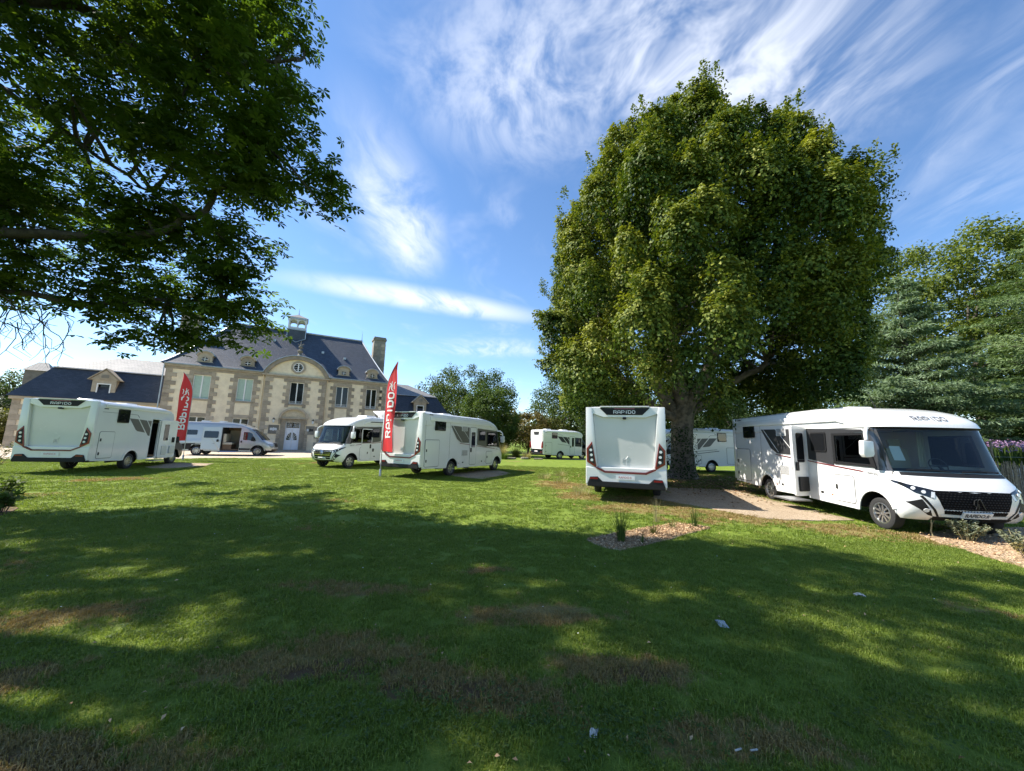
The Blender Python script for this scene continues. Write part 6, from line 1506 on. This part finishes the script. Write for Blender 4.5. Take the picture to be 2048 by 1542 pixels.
PP = np.concatenate(PP)-O; NNs = np.concatenate(NNs); tn = np.concatenate(tn)
V, F = palmate(PP, NNs, .215, r); fast('crown', V, F, 'chestnut_leaf', ch, {'tint': np.tile(tn, 6)})
tb.build('trunk', 'bark_dark', ch, smooth=60, recalc=False)
tw = MB()
for i_ in range(40):     # bare hanging twigs at the lower left
    s0 = Vector((rr.uniform(-13.8, -10.6), rr.uniform(8.0, 9.0), rr.uniform(4.2, 5.0)))-Vector(O); pts = [s0]; d = Vector((rr.uniform(-.3, .4), rr.uniform(-.1, .1), -.30))
    for k_ in range(9): d = d*.8+Vector((rr.uniform(-.22, .22), rr.uniform(-.06, .06), rr.uniform(-.16, .08))); pts.append(pts[-1]+d*.42)
    tw.tube(pts, [.013-.001*k_ for k_ in range(10)], 4)
    b0 = pts[4]; tw.tube([b0, b0+Vector((rr.uniform(-.3, .3), 0, -.15)), b0+Vector((rr.uniform(-.4, .4), 0, -.4))], [.009, .007, .004], 4)
tw.build('bare_twigs', 'twig', ch, recalc=False)

# --- cedars
def cedar(label, loc, H, Rb, material, seed, z0=2.0, tiers=26, per=2300):
    r = np.random.default_rng(seed); rr = random.Random(seed); t = thing('cedar_tree', label, 'tree', loc, 0, GR); tb = MB()
    tb.tube([(0, 0, -.1), (0, 0, H*.4), (0, 0, H*.97)], [.45, .3, .04], 10); Cs = []; Ns = []; Ds = []; tn = []
    nb = 0
    for i in range(tiers):
        f = i/(tiers-1); z = z0+(H-z0)*f**1.05; L = Rb*(1-f)**.75*(.85+.3*rr.random())+.4
        for b in range(5 if f < .8 else 4):
            a = rr.uniform(0, 6.283); l = L*rr.uniform(.7, 1.08); up = rr.uniform(.05, .22)
            e = Vector((math.cos(a)*l, math.sin(a)*l, z+l*up)); tb.tube([(0, 0, z), (e.x*.5, e.y*.5, z+l*up*.62), e], [.07*(1-f)+.02, .05*(1-f)+.015, .008], 4)
            m = int(per*l/Rb*.5)+10; s = r.random(m)**.65; wdt = .12+.30*l*np.sin(np.pi*np.clip(s, 0, 1)**.7)*.5
            off = r.normal(0, 1, m)*wdt; d = np.array([math.cos(a), math.sin(a), 0]); pd = np.array([-d[1], d[0], 0])
            P = d*(s*l)[:, None]+pd*off[:, None]; P[:, 2] = z+l*up*np.sin(s*1.45)-.05*np.abs(off)**1.4+r.normal(0, .06, m)-.05*(s > .85)
            Cs.append(P); D = d*.8+pd*np.sign(off)[:, None]*.7+r.normal(0, .35, (m, 3)); D[:, 2] = r.normal(-.15, .35, m); Ds.append(D); N = np.array([d[0]*.5, d[1]*.5, .75])+r.normal(0, .6, (m, 3)); Ns.append(N); tn.append(np.clip(r.normal(.45, .1)+r.normal(0, .15, m)+.25*(s-.6), 0, 1))
    C = np.concatenate(Cs); D = unit(np.concatenate(Ds)); N = unit(np.concatenate(Ns)); D = unit(D-N*np.sum(D*N, 1, keepdims=True)); ln = r.uniform(.20, .42, len(C))
    V, F = kites(C, D, N, ln, ln*.22, r, fold=.1); fast('crown', V, F, material, t, {'tint': np.concatenate(tn)}); tb.build('trunk', 'bark', t, smooth=60, recalc=False)
cedar('blue-green cedar with tiered branches behind the right-hand motorhome', (32.5, 30.0, 0), 16.0, 6.4, 'cedar_blue', 21)
cedar('green cedar with long level branches at the right edge', (46.5, 29.8, 0), 21.8, 11.0, 'cedar_green', 22, 2.5, 26, 2600)
P1 = [(0, .25), (.15, .8), (.4, 1), (.65, .92), (.85, .65), (1, .2)]
def prof(Rm, p=P1): return [(a, b*Rm) for a, b in p]
# --- the broadleaf trees behind
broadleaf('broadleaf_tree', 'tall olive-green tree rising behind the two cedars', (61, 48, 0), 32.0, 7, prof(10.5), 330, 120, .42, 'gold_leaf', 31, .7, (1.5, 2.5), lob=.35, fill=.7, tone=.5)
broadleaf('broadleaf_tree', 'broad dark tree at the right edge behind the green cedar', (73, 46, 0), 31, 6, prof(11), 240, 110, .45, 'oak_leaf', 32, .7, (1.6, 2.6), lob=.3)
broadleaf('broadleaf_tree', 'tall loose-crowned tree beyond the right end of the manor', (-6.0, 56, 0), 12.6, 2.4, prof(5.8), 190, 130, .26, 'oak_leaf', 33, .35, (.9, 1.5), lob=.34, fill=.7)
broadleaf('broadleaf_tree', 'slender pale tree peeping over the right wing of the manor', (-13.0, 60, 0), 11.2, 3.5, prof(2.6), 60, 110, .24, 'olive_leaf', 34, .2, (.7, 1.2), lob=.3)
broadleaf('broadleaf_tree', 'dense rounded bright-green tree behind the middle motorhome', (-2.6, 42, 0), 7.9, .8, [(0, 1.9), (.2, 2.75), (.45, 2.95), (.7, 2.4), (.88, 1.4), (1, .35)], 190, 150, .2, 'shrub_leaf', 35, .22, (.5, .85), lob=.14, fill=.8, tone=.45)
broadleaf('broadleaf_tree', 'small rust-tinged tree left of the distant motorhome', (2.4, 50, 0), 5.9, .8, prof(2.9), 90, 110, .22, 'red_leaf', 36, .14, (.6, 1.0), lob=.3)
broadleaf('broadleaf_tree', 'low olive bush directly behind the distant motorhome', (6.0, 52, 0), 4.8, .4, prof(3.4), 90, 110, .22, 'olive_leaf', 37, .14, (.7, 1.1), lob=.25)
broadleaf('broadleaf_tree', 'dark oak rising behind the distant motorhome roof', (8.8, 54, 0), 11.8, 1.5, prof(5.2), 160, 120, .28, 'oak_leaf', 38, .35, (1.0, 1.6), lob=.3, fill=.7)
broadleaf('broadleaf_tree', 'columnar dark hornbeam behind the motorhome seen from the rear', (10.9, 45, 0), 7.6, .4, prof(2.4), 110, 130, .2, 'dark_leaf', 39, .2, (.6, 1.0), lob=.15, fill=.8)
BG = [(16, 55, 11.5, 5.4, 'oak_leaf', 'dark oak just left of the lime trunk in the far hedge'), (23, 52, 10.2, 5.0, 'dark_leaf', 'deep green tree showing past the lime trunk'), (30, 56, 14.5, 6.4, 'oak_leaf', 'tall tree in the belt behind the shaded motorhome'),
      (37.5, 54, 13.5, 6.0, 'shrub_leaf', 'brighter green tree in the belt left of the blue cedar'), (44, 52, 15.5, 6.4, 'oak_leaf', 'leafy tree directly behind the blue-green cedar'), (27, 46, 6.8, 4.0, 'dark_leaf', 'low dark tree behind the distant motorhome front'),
      (33.5, 44, 6.4, 4.2, 'shrub_leaf', 'low bright tree above the roof of the right-hand motorhome'), (40, 42, 7.5, 4.6, 'dark_leaf', 'low dark tree between the two cedars'), (51, 40, 11, 6.4, 'dark_leaf', 'dark leaf mass standing in for the shade below the green cedar'), (58, 36, 10, 6.2, 'dark_leaf', 'dark leaf mass standing in for shade at the far right edge'), (48, 33.5, 7.6, 4.6, 'dark_leaf', 'dark yew behind the purple flowers')]  # two of the dark masses paint the shade beneath the cedars
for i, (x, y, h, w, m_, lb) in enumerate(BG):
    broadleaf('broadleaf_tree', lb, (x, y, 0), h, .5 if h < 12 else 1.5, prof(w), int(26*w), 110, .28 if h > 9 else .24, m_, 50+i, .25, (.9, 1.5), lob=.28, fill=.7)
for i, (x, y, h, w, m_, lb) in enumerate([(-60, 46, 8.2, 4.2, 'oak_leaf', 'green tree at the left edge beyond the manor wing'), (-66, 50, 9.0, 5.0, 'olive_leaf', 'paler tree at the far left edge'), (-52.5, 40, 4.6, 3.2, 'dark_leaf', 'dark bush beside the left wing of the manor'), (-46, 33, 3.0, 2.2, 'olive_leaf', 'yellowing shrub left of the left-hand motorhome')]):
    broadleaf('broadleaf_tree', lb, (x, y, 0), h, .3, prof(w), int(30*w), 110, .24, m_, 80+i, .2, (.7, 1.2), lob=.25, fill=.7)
# far wooded skyline, one mass
r = np.random.default_rng(77); n = 700; ang = r.uniform(R(20), R(158), n); ds = r.uniform(85, 140, n); hh = r.uniform(.3, 1, n)*(6+3*np.sin(ang*9)+2.5*np.sin(ang*23+1))
CC = np.stack([np.cos(ang)*ds, np.sin(ang)*ds, np.maximum(.8, hh)], 1); V, F, tn = leaf_clumps(CC, r.uniform(2.2, 3.8, n), unit(CC*np.array([-1, -1, .5])), 45, .8, r)
tag(fast('distant_wood', V, F, 'oak_leaf', None, {'tint': tn}), 'low wooded skyline beyond the park', None, None, 'stuff')

# ================================================================== fence, plants, litter
mat('paling', (.30, .23, .16), .85, var=.45, vscale=14, bump=.5, bscale=60, tint=(.14, .105, .075))
mat('wire', (.25, .25, .25), .4, metal=.8)
rr = random.Random(12)
fence = thing('paling_fence', 'weathered chestnut paling fence at the right edge', 'fence', (15.2, 12.25, 0), math.atan2(.75, 1.75))
pm = []
for q in range(5):
    h = 1.18+.07*q; b = MB(); b.prism([(-.022, 0), (.022, .0), (.02+.004*(q % 3), h*.6), (.016, h), (.0, h+.05), (-.018, h), (-.02, h*.5)], -.012, .012, lambda u, v, w: (u, w, v)); me = b.mesh('pale', bevel=.004); me.materials.append(MATS['paling']); pm.append(me)
for i in range(60):
    o = link('pale', pm[rr.randrange(5)], fence); o.location = (i*.088+rr.uniform(-.012, .012), rr.uniform(-.01, .01), 0); o.rotation_euler = (rr.uniform(-.03, .03), rr.uniform(-.03, .03), rr.uniform(-.4, .4))
for z in (.3, 1.0): MB().tube([(i*.25, .0, z+.01*math.sin(i)) for i in range(22)], .006, 4).build('wire', 'wire', fence)
for x in (2.35, 4.5): MB().tube([(x, .05, -.1), (x, .05, .8), (x+.02, .05, 1.38)], [.055, .05, .05], 8).build('post', 'paling', fence, smooth=50)
f2 = thing('wire_fence', 'thin post-and-wire fence before the purple flower bank', 'fence', (22.5, 17.6, 0.6), math.atan2(7, 24))
for i in range(9): MB().tube([(i*3.0, 0, -.6), (i*3.0, 0, 1.75)], .045, 7).build('post', 'paling', f2, smooth=50)
for z in (.5, 1.0, 1.6): MB().tube([(0, 0, z), (24.0, 0, z)], .008, 4).build('wire', 'wire', f2)

def blade_plant(name, label, loc, n, H, spreadr, material, seed, width=.012, group=None, lean=.5, cat='plant'):
    r = np.random.default_rng(seed); a = r.uniform(0, 2*np.pi, n); l = r.uniform(.1, 1, n)*lean; h = H*r.uniform(.55, 1.1, n); seg = 4
    d = np.stack([np.cos(a), np.sin(a), 0*a], 1); p = np.stack([-d[:, 1], d[:, 0], 0*a], 1)*width/2; b = d*(r.random(n)**.5*spreadr)[:, None]
    V = np.zeros((n, (seg+1)*2, 3))
    for k in range(seg+1):
        t = k/seg; c = b+d*(h*l*t**1.8)[:, None]; c[:, 2] = h*(t-.35*l*t**2.4); w = (1-.85*t)
        V[:, 2*k] = c-p*w; V[:, 2*k+1] = c+p*w
    i = np.arange(n)*(seg+1)*2; F = np.concatenate([np.stack([i+2*k, i+2*k+1, i+2*k+3, i+2*k+2], 1) for k in range(seg)])
    t_ = thing(name, label, cat, loc, 0, group); fast('leaves', V.reshape(-1, 3), F, material, t_, {'tint': np.tile(np.clip(r.normal(.5, .2, n), 0, 1), seg)}); return t_
PG = 'young plants in the mulch beds'
blade_plant('ornamental_grass', 'largest upright grass tuft in the middle mulch bed', (2.02, 6.96, 0), 110, .62, .07, 'shrub_leaf', 1, .012, PG, .45)
blade_plant('ornamental_grass', 'small brownish grass clump in the centre of the middle mulch bed', (2.85, 7.62, 0), 60, .26, .08, 'olive_leaf', 2, .010, PG, .7)
blade_plant('ornamental_grass', 'tall thin grass tuft at the right end of the middle mulch bed', (3.99, 8.30, 0), 60, .50, .06, 'shrub_leaf', 3, .010, PG, .3)
blade_plant('ornamental_grass', 'tiny sprig at the front edge of the middle mulch bed', (2.36, 6.86, 0), 26, .24, .03, 'shrub_leaf', 4, .010, PG, .3)
blade_plant('ornamental_grass', 'low green sprig near the back of the middle mulch bed', (3.45, 8.15, 0), 34, .20, .06, 'shrub_leaf', 6, .010, PG, .8)
blade_plant('ornamental_grass', 'wispy pale grass tuft behind the middle mulch bed', (3.35, 8.75, 0), 40, .55, .07, 'straw', 7, .007, PG, .3)
def leafy(name, label, loc, H, Rr, n, leaf, material, seed, stems=10, group=None, flowers=None):
    r = np.random.default_rng(seed); rr = random.Random(seed); t_ = thing(name, label, 'plant', loc, 0, group); tb = MB(); C = []; D = []
    for s_ in range(stems):
        a = rr.uniform(0, 6.283); e = Vector((math.cos(a)*Rr*rr.random()**.6, math.sin(a)*Rr*rr.random()**.6, H*rr.uniform(.6, 1.05))); b = Vector((e.x*.25, e.y*.25, 0)); m = b.lerp(e, .5)+Vector((0, 0, H*.1))
        tb.tube([b, m, e], [.008, .006, .003], 4)
        for k in range(n//stems):
            t = rr.uniform(.25, 1); p = b.lerp(m, t*2) if t < .5 else m.lerp(e, t*2-1); C.append(p); aa = rr.uniform(0, 6.283); D.append((math.cos(aa), math.sin(aa), rr.uniform(-.1, .6)))
    C = np.array(C); D = unit(np.array(D)); N = unit(np.array([0, 0, 1.])+r.normal(0, .5, C.shape)); D = unit(D-N*np.sum(D*N, 1, keepdims=True)); ln = leaf*r.uniform(.6, 1.2, len(C))
    V, F = kites(C, D, N, ln, ln*.42, r); fast('leaves', V, F, material, t_, {'tint': np.clip(r.normal(.5, .2, len(C)), 0, 1)}); tb.build('stems', 'twig' if material != 'grey_leaf' else 'straw_stem', t_, recalc=False)
mat('straw_stem', (.28, .24, .13), .8)
leafy('mulch_bed_shrub', 'silvery-green feathery plant in front of the right-hand number plate', (9.15, 7.75, 0), .42, .34, 1500, .07, 'grey_leaf', 41, 34, PG)
leafy('mulch_bed_shrub', 'low greyish plant further right in the corner bed', (9.25, 7.05, 0), .34, .34, 900, .06, 'grey_leaf', 42, 26, PG)
leafy('mulch_bed_shrub', 'sparse pale plant nearest the bottom of the corner bed', (8.75, 6.55, 0), .30, .24, 400, .06, 'straw', 43, 16, PG)
leafy('mulch_bed_shrub', 'green leafy plant at the right border of the corner bed', (10.1, 6.9, 0), .40, .40, 700, .09, 'shrub_leaf', 44, 18, PG)
def stalk(label, loc, H, seed):
    rr = random.Random(seed); t_ = thing('flower_stalk', label, 'plant', loc, 0, PG); b = MB(); pts = [Vector((0, 0, 0))]
    for k in range(5): pts.append(pts[-1]+Vector((rr.uniform(-.03, .03), rr.uniform(-.03, .03), H/5)))
    b.tube(pts, [.014, .013, .011, .010, .009, .008], 6)
    for k in (2, 3): b.tube([pts[k], pts[k]+Vector((rr.uniform(-.1, .1), 0, .1))], [.007, .005], 5)
    b.build('stem', 'straw_stem', t_, smooth=50)
    h = MB(); e = pts[-1]
    for k in range(9): a = k*.7; h.tube([e, e+Vector((math.cos(a)*.045, math.sin(a)*.045, .03+.02*(k % 3)))], [.016, .006], 5)
    h.build('seed_head', 'amber_dry', t_)
mat('amber_dry', (.42, .33, .10), .8)
stalk('left-hand withered flower stalk before the number plate', (8.78, 8.02, 0), .62, 1); stalk('right-hand withered flower stalk before the number plate', (9.35, 7.9, 0), .60, 2)
blade_plant('dandelion_clock', 'single small seed-head flower beside the front wheel of the right-hand motorhome', (7.93, 8.55, 0), 9, .2, .01, 'straw', 9, .006, PG, .15)
leafy('garden_shrub', 'broad-leaved shrub in the left-hand border, nearest the camera', (-10.3, 7.9, 0), .48, .42, 200, .17, 'shrub_leaf', 45, 16)
leafy('garden_shrub', 'second leafy shrub at the left edge behind the first', (-12.4, 9.4, 0), .55, .6, 240, .15, 'shrub_leaf', 46, 18)
leafy('garden_shrub', 'thin twiggy bush in front of the left-hand motorhome rear', (-19.6, 14.3, 0), 1.1, .9, 420, .10, 'olive_leaf', 47, 26)
# planting beyond the lawn
for i, (x, y, h, m_, lb) in enumerate([(-.8, 37.5, 1.5, 'straw', 'feathery straw-coloured grass clump near the far hedge'), (.6, 39, 1.2, 'olive_leaf', 'olive grass clump beside the straw-coloured one'), (-2.0, 35.5, .9, 'grey_leaf', 'grey-green grass clump behind the middle motorhome nose'), (-.6, 34.6, .8, 'shrub_leaf', 'low green grass clump at the lawn end'), (1.6, 36.6, .7, 'straw', 'low dry grass clump left of the distant motorhome')]):
    blade_plant('ornamental_grass', lb, (x, y, 0), 260, h, .4, m_, 60+i, .03, 'grasses at the far end', .7)
for i, (x, y) in enumerate([(2.4, 12.9), (2.9, 14.5), (2.2, 16.2), (1.6, 17.8), (2.6, 19.5)]):
    blade_plant('dry_grass_tuft', ['bleached grass tuft nearest the rear motorhome wheel', 'second bleached tuft along the dry strip', 'third bleached tuft along the dry strip', 'fourth bleached tuft along the dry strip', 'farthest bleached tuft of the dry strip'][i], (x, y, 0), 120, .34, .35, 'straw', 70+i, .012, 'bleached tufts', .8)
# stone edging at the lawn's far end
mat('edging', (.36, .31, .24), .85, var=.2, vscale=3)
for i in range(4):
    o = MB(); o.prism(rough_edge([(0, 0), (.7+.15*(i % 2), 0), (.8, .4), (.1, .45)], .3, .07, i), 0, .12+.04*(i % 3), xyz); e = o.build('kerb_stone', 'edging', None, bevel=.04)
    e.location = (-1.5+i*1.25, 34.6+i*.3, 0); e.rotation_euler = (0, 0, .22); tag(e, ['leftmost', 'second', 'third', 'rightmost'][i]+' pale kerb stone edging the far end of the lawn', 'stone', 'kerb stones at the far end of the lawn')
# purple flower bank: uncountable
r = np.random.default_rng(90); n = 9000; px = r.uniform(22, 50, n); py = r.uniform(16, 28, n); z = bank_h(px, py); h = r.uniform(.5, 1.35, n)
ok = z > .75; px, py, z, h = px[ok], py[ok], z[ok], h[ok]; m = len(px); P = np.stack([px, py, z], 1); D = np.stack([r.normal(0, .12, m), r.normal(0, .12, m), 0*px+1], 1); N = unit(np.stack([r.normal(0, 1, m), r.normal(0, 1, m), .1+0*px], 1)); N = unit(N-unit(D)*np.sum(N*unit(D), 1, keepdims=True))
V, F = kites(P, D, N, h, .10, r, .05); tag(fast('meadow_stems', V, F, 'shrub_leaf', None, {'tint': r.random(m)}), 'tall green stems on the bank', None, None, 'stuff')
tall = h > 1.12; Q = P[tall]+unit(D[tall])*h[tall][:, None]; Q = np.repeat(Q, 5, 0)+r.normal(0, .07, (tall.sum()*5, 3)); D2 = unit(r.normal(0, 1, Q.shape)); N2 = unit(np.cross(D2, r.normal(0, 1, Q.shape)))
V, F = kites(Q, D2, N2, .10, .09, r); tag(fast('purple_flowers', V, F, 'verbena', None, {'tint': r.random(len(Q))}), 'haze of purple flower heads on the bank', None, None, 'stuff')
# bark chips lying on the beds
def chips(name, poly, n, seed, size=.035):
    r = np.random.default_rng(seed); p = np.array(poly); lo, hi = p.min(0), p.max(0); q = r.uniform(lo, hi, (n*3, 2)); q = q[in_poly(q[:, 0], q[:, 1], poly)][:n]; m = len(q)
    P = np.concatenate([q, .026+r.random((m, 1))*.02], 1); a = r.uniform(0, 6.28, m); D = np.stack([np.cos(a), np.sin(a), r.normal(0, .3, m)], 1); N = unit(np.array([0, 0, 1.])+r.normal(0, .35, (m, 3))); D = unit(D-N*np.sum(D*N, 1, keepdims=True)); ln = size*r.uniform(.5, 1.5, m)
    V, F = kites(P, D, N, ln, ln*.5, r, .05); tag(fast(name, V, F, 'chip_leaf', None, {'tint': r.random(m)}), 'loose bark chips on the mulch', None, None, 'stuff')
leafmat('chip_leaf', (.17, .09, .042), (.42, .27, .145), (.68, .49, .30), 0, .85, .2)
chips('bark_chips', BED, 9000, 1); chips('bark_chips', BED2, 9000, 2, .04)
# fallen leaves under the lime and on the lawn
r = np.random.default_rng(17); n = 5000; P = np.stack([r.normal(9.5, 2.8, n), r.normal(17.5, 2.6, n), .016+r.random(n)*.02], 1); a = r.uniform(0, 6.28, n); D = np.stack([np.cos(a), np.sin(a), r.normal(0, .25, n)], 1); N = unit(np.array([0, 0, 1.])+r.normal(0, .3, (n, 3)))
V, F = kites(P, D, N, .085, .06, r); tag(fast('fallen_leaves', V, F, 'chip_leaf', None, {'tint': r.random(n)*.7}), 'brown fallen leaves under the lime', None, None, 'stuff')
# litter on the lawn
mat('paper', (.52, .50, .46), .7, var=.3, vscale=60); mat('grey_paper', (.34, .36, .36), .7)
def crumple(label, loc, size, seed, material='paper', flat=.3):
    rr = random.Random(seed); n = 7; V = []; 
    for j in range(n):
        for i in range(n): V.append(((i/(n-1)-.5)*size+rr.uniform(-.1, .1)*size*.4, (j/(n-1)-.5)*size*.6+rr.uniform(-.1, .1)*size*.4, .03+size*flat*rr.random()*(.4+math.sin(math.pi*i/(n-1)))))
    b = MB(); b.add(V, [(j*n+i, j*n+i+1, (j+1)*n+i+1, (j+1)*n+i) for j in range(n-1) for i in range(n-1)]); o = b.build('paper_scrap', material, None, recalc=False); o.location = loc; o.rotation_euler = (0, 0, rr.uniform(0, 6)); tag(o, label, 'litter', 'litter on the lawn')
crumple('crumpled white paper scrap nearest the bottom centre', (.55, 2.52, -.015), .075, 1); crumple('crumpled whitish scrap on the shaded grass at right', (4.25, 4.78, -.02), .11, 2); crumple('greyish withered scrap in the middle of the shaded lawn', (2.13, 3.97, -.02), .15, 3, 'grey_paper', .15)
for i, (x, a) in enumerate(((1.36, 1.9), (1.45, 1.75))):
    o = MB().box((-.0035, -.024, .022), (.0035, .024, .028)).build('cigarette_end', 'paper'); o.location = (x, 2.42, 0); o.rotation_euler = (0, 0, a); tag(o, ('left' if i == 0 else 'right')+' one of two short white sticks in the near grass', 'litter', 'litter on the lawn')

# stray dead leaves, clover and daisies in the near lawn
r = np.random.default_rng(23); n = 260; yy = r.uniform(1.8, 10, n); P = np.stack([r.uniform(-1.4, 1.4, n)*yy, yy, .022+r.random(n)*.02], 1); a = r.uniform(0, 6.28, n); D = np.stack([np.cos(a), np.sin(a), r.normal(0, .3, n)], 1); N = unit(np.array([0, 0, 1.])+r.normal(0, .4, (n, 3))); D = unit(D-N*np.sum(D*N, 1, keepdims=True)); ln = r.uniform(.018, .042, n)
V, F = kites(P, D, N, ln, ln*.5, r, .5); tag(fast('dead_leaves', V, F, 'chip_leaf', None, {'tint': r.random(n)*.8}), 'stray dead leaves on the lawn', None, None, 'stuff')
cl = []
for (cx, cy, sx, sy, n) in ((-.35, 2.75, .9, .35, 170), (.75, 2.55, .6, .25, 200), (-1.1, 2.6, .6, .3, 90), (3.2, 4.2, .9, .6, 120), (-3.2, 3.6, .8, .4, 90), (2.6, 2.7, .6, .3, 100)):
    cl.append(np.stack([r.normal(cx, sx*.5, n), r.normal(cy, sy*.5, n), r.uniform(.02, .04, n)], 1))
C = np.concatenate(cl); Cs = np.repeat(C, 3, 0); n = len(Cs); a = np.tile(np.array([0, 2.094, 4.189]), len(C))+np.repeat(r.uniform(0, 6.28, len(C)), 3); D = np.stack([np.cos(a), np.sin(a), r.normal(.1, .15, n)], 1); N = unit(np.array([0, 0, 1.])+r.normal(0, .2, (n, 3))); D = unit(D-N*np.sum(D*N, 1, keepdims=True)); ln = r.uniform(.014, .024, n)
V, F = kites(Cs, D, N, ln, ln*.95, r, .1, .65); tag(fast('clover', V, F, 'shrub_leaf', None, {'tint': np.clip(r.normal(.6, .2, n), 0, 1)}), 'patches of clover in the near lawn', None, None, 'stuff')
n = 70; yy = r.uniform(3.5, 14, n); P = np.stack([r.uniform(-1.3, 1.4, n)*yy, yy, .05+0*yy], 1); D = unit(r.normal(0, 1, (n, 3))*np.array([1, 1, .2])); V, F = kites(P, D, np.tile([0, 0, 1.], (n, 1)), .017, .016, r, .1)
tag(fast('daisies', V, F, 'flag_white', None, {'tint': r.random(n)}), 'tiny white daisies in the lawn', None, None, 'stuff')

mat('pale_rock', (.55, .48, .38), .85, var=.25, vscale=6, bump=.6, bscale=18)
for i, (x, y, w_) in enumerate([(22.0, 16.6, .5), (23.2, 17.4, .7), (24.6, 17.9, .55), (25.8, 18.9, .8), (27.3, 19.6, .6)]):
    b = MB(); rr = random.Random(i); seg = 10
    for j in range(6):
        for k in range(seg):
            th = math.pi*j/5; ph = 2*math.pi*k/seg; q = 1+rr.uniform(-.16, .16); b.v.append((w_*q*math.sin(th)*math.cos(ph), w_*.7*q*math.sin(th)*math.sin(ph), w_*.45*q*math.cos(th)))
    b.f = [(j*seg+k, j*seg+(k+1) % seg, (j+1)*seg+(k+1) % seg, (j+1)*seg+k) for j in range(5) for k in range(seg)]; b.m = [0]*len(b.f)
    o = b.build('boulder', 'pale_rock', None, smooth=60); o.location = (x, y, float(bank_h(np.array(x), np.array(y)))+w_*.25); tag(o, ['leftmost', 'second', 'third', 'fourth', 'rightmost'][i]+' pale boulder on the flower bank behind the paling fence', 'boulder', 'boulders on the flower bank')
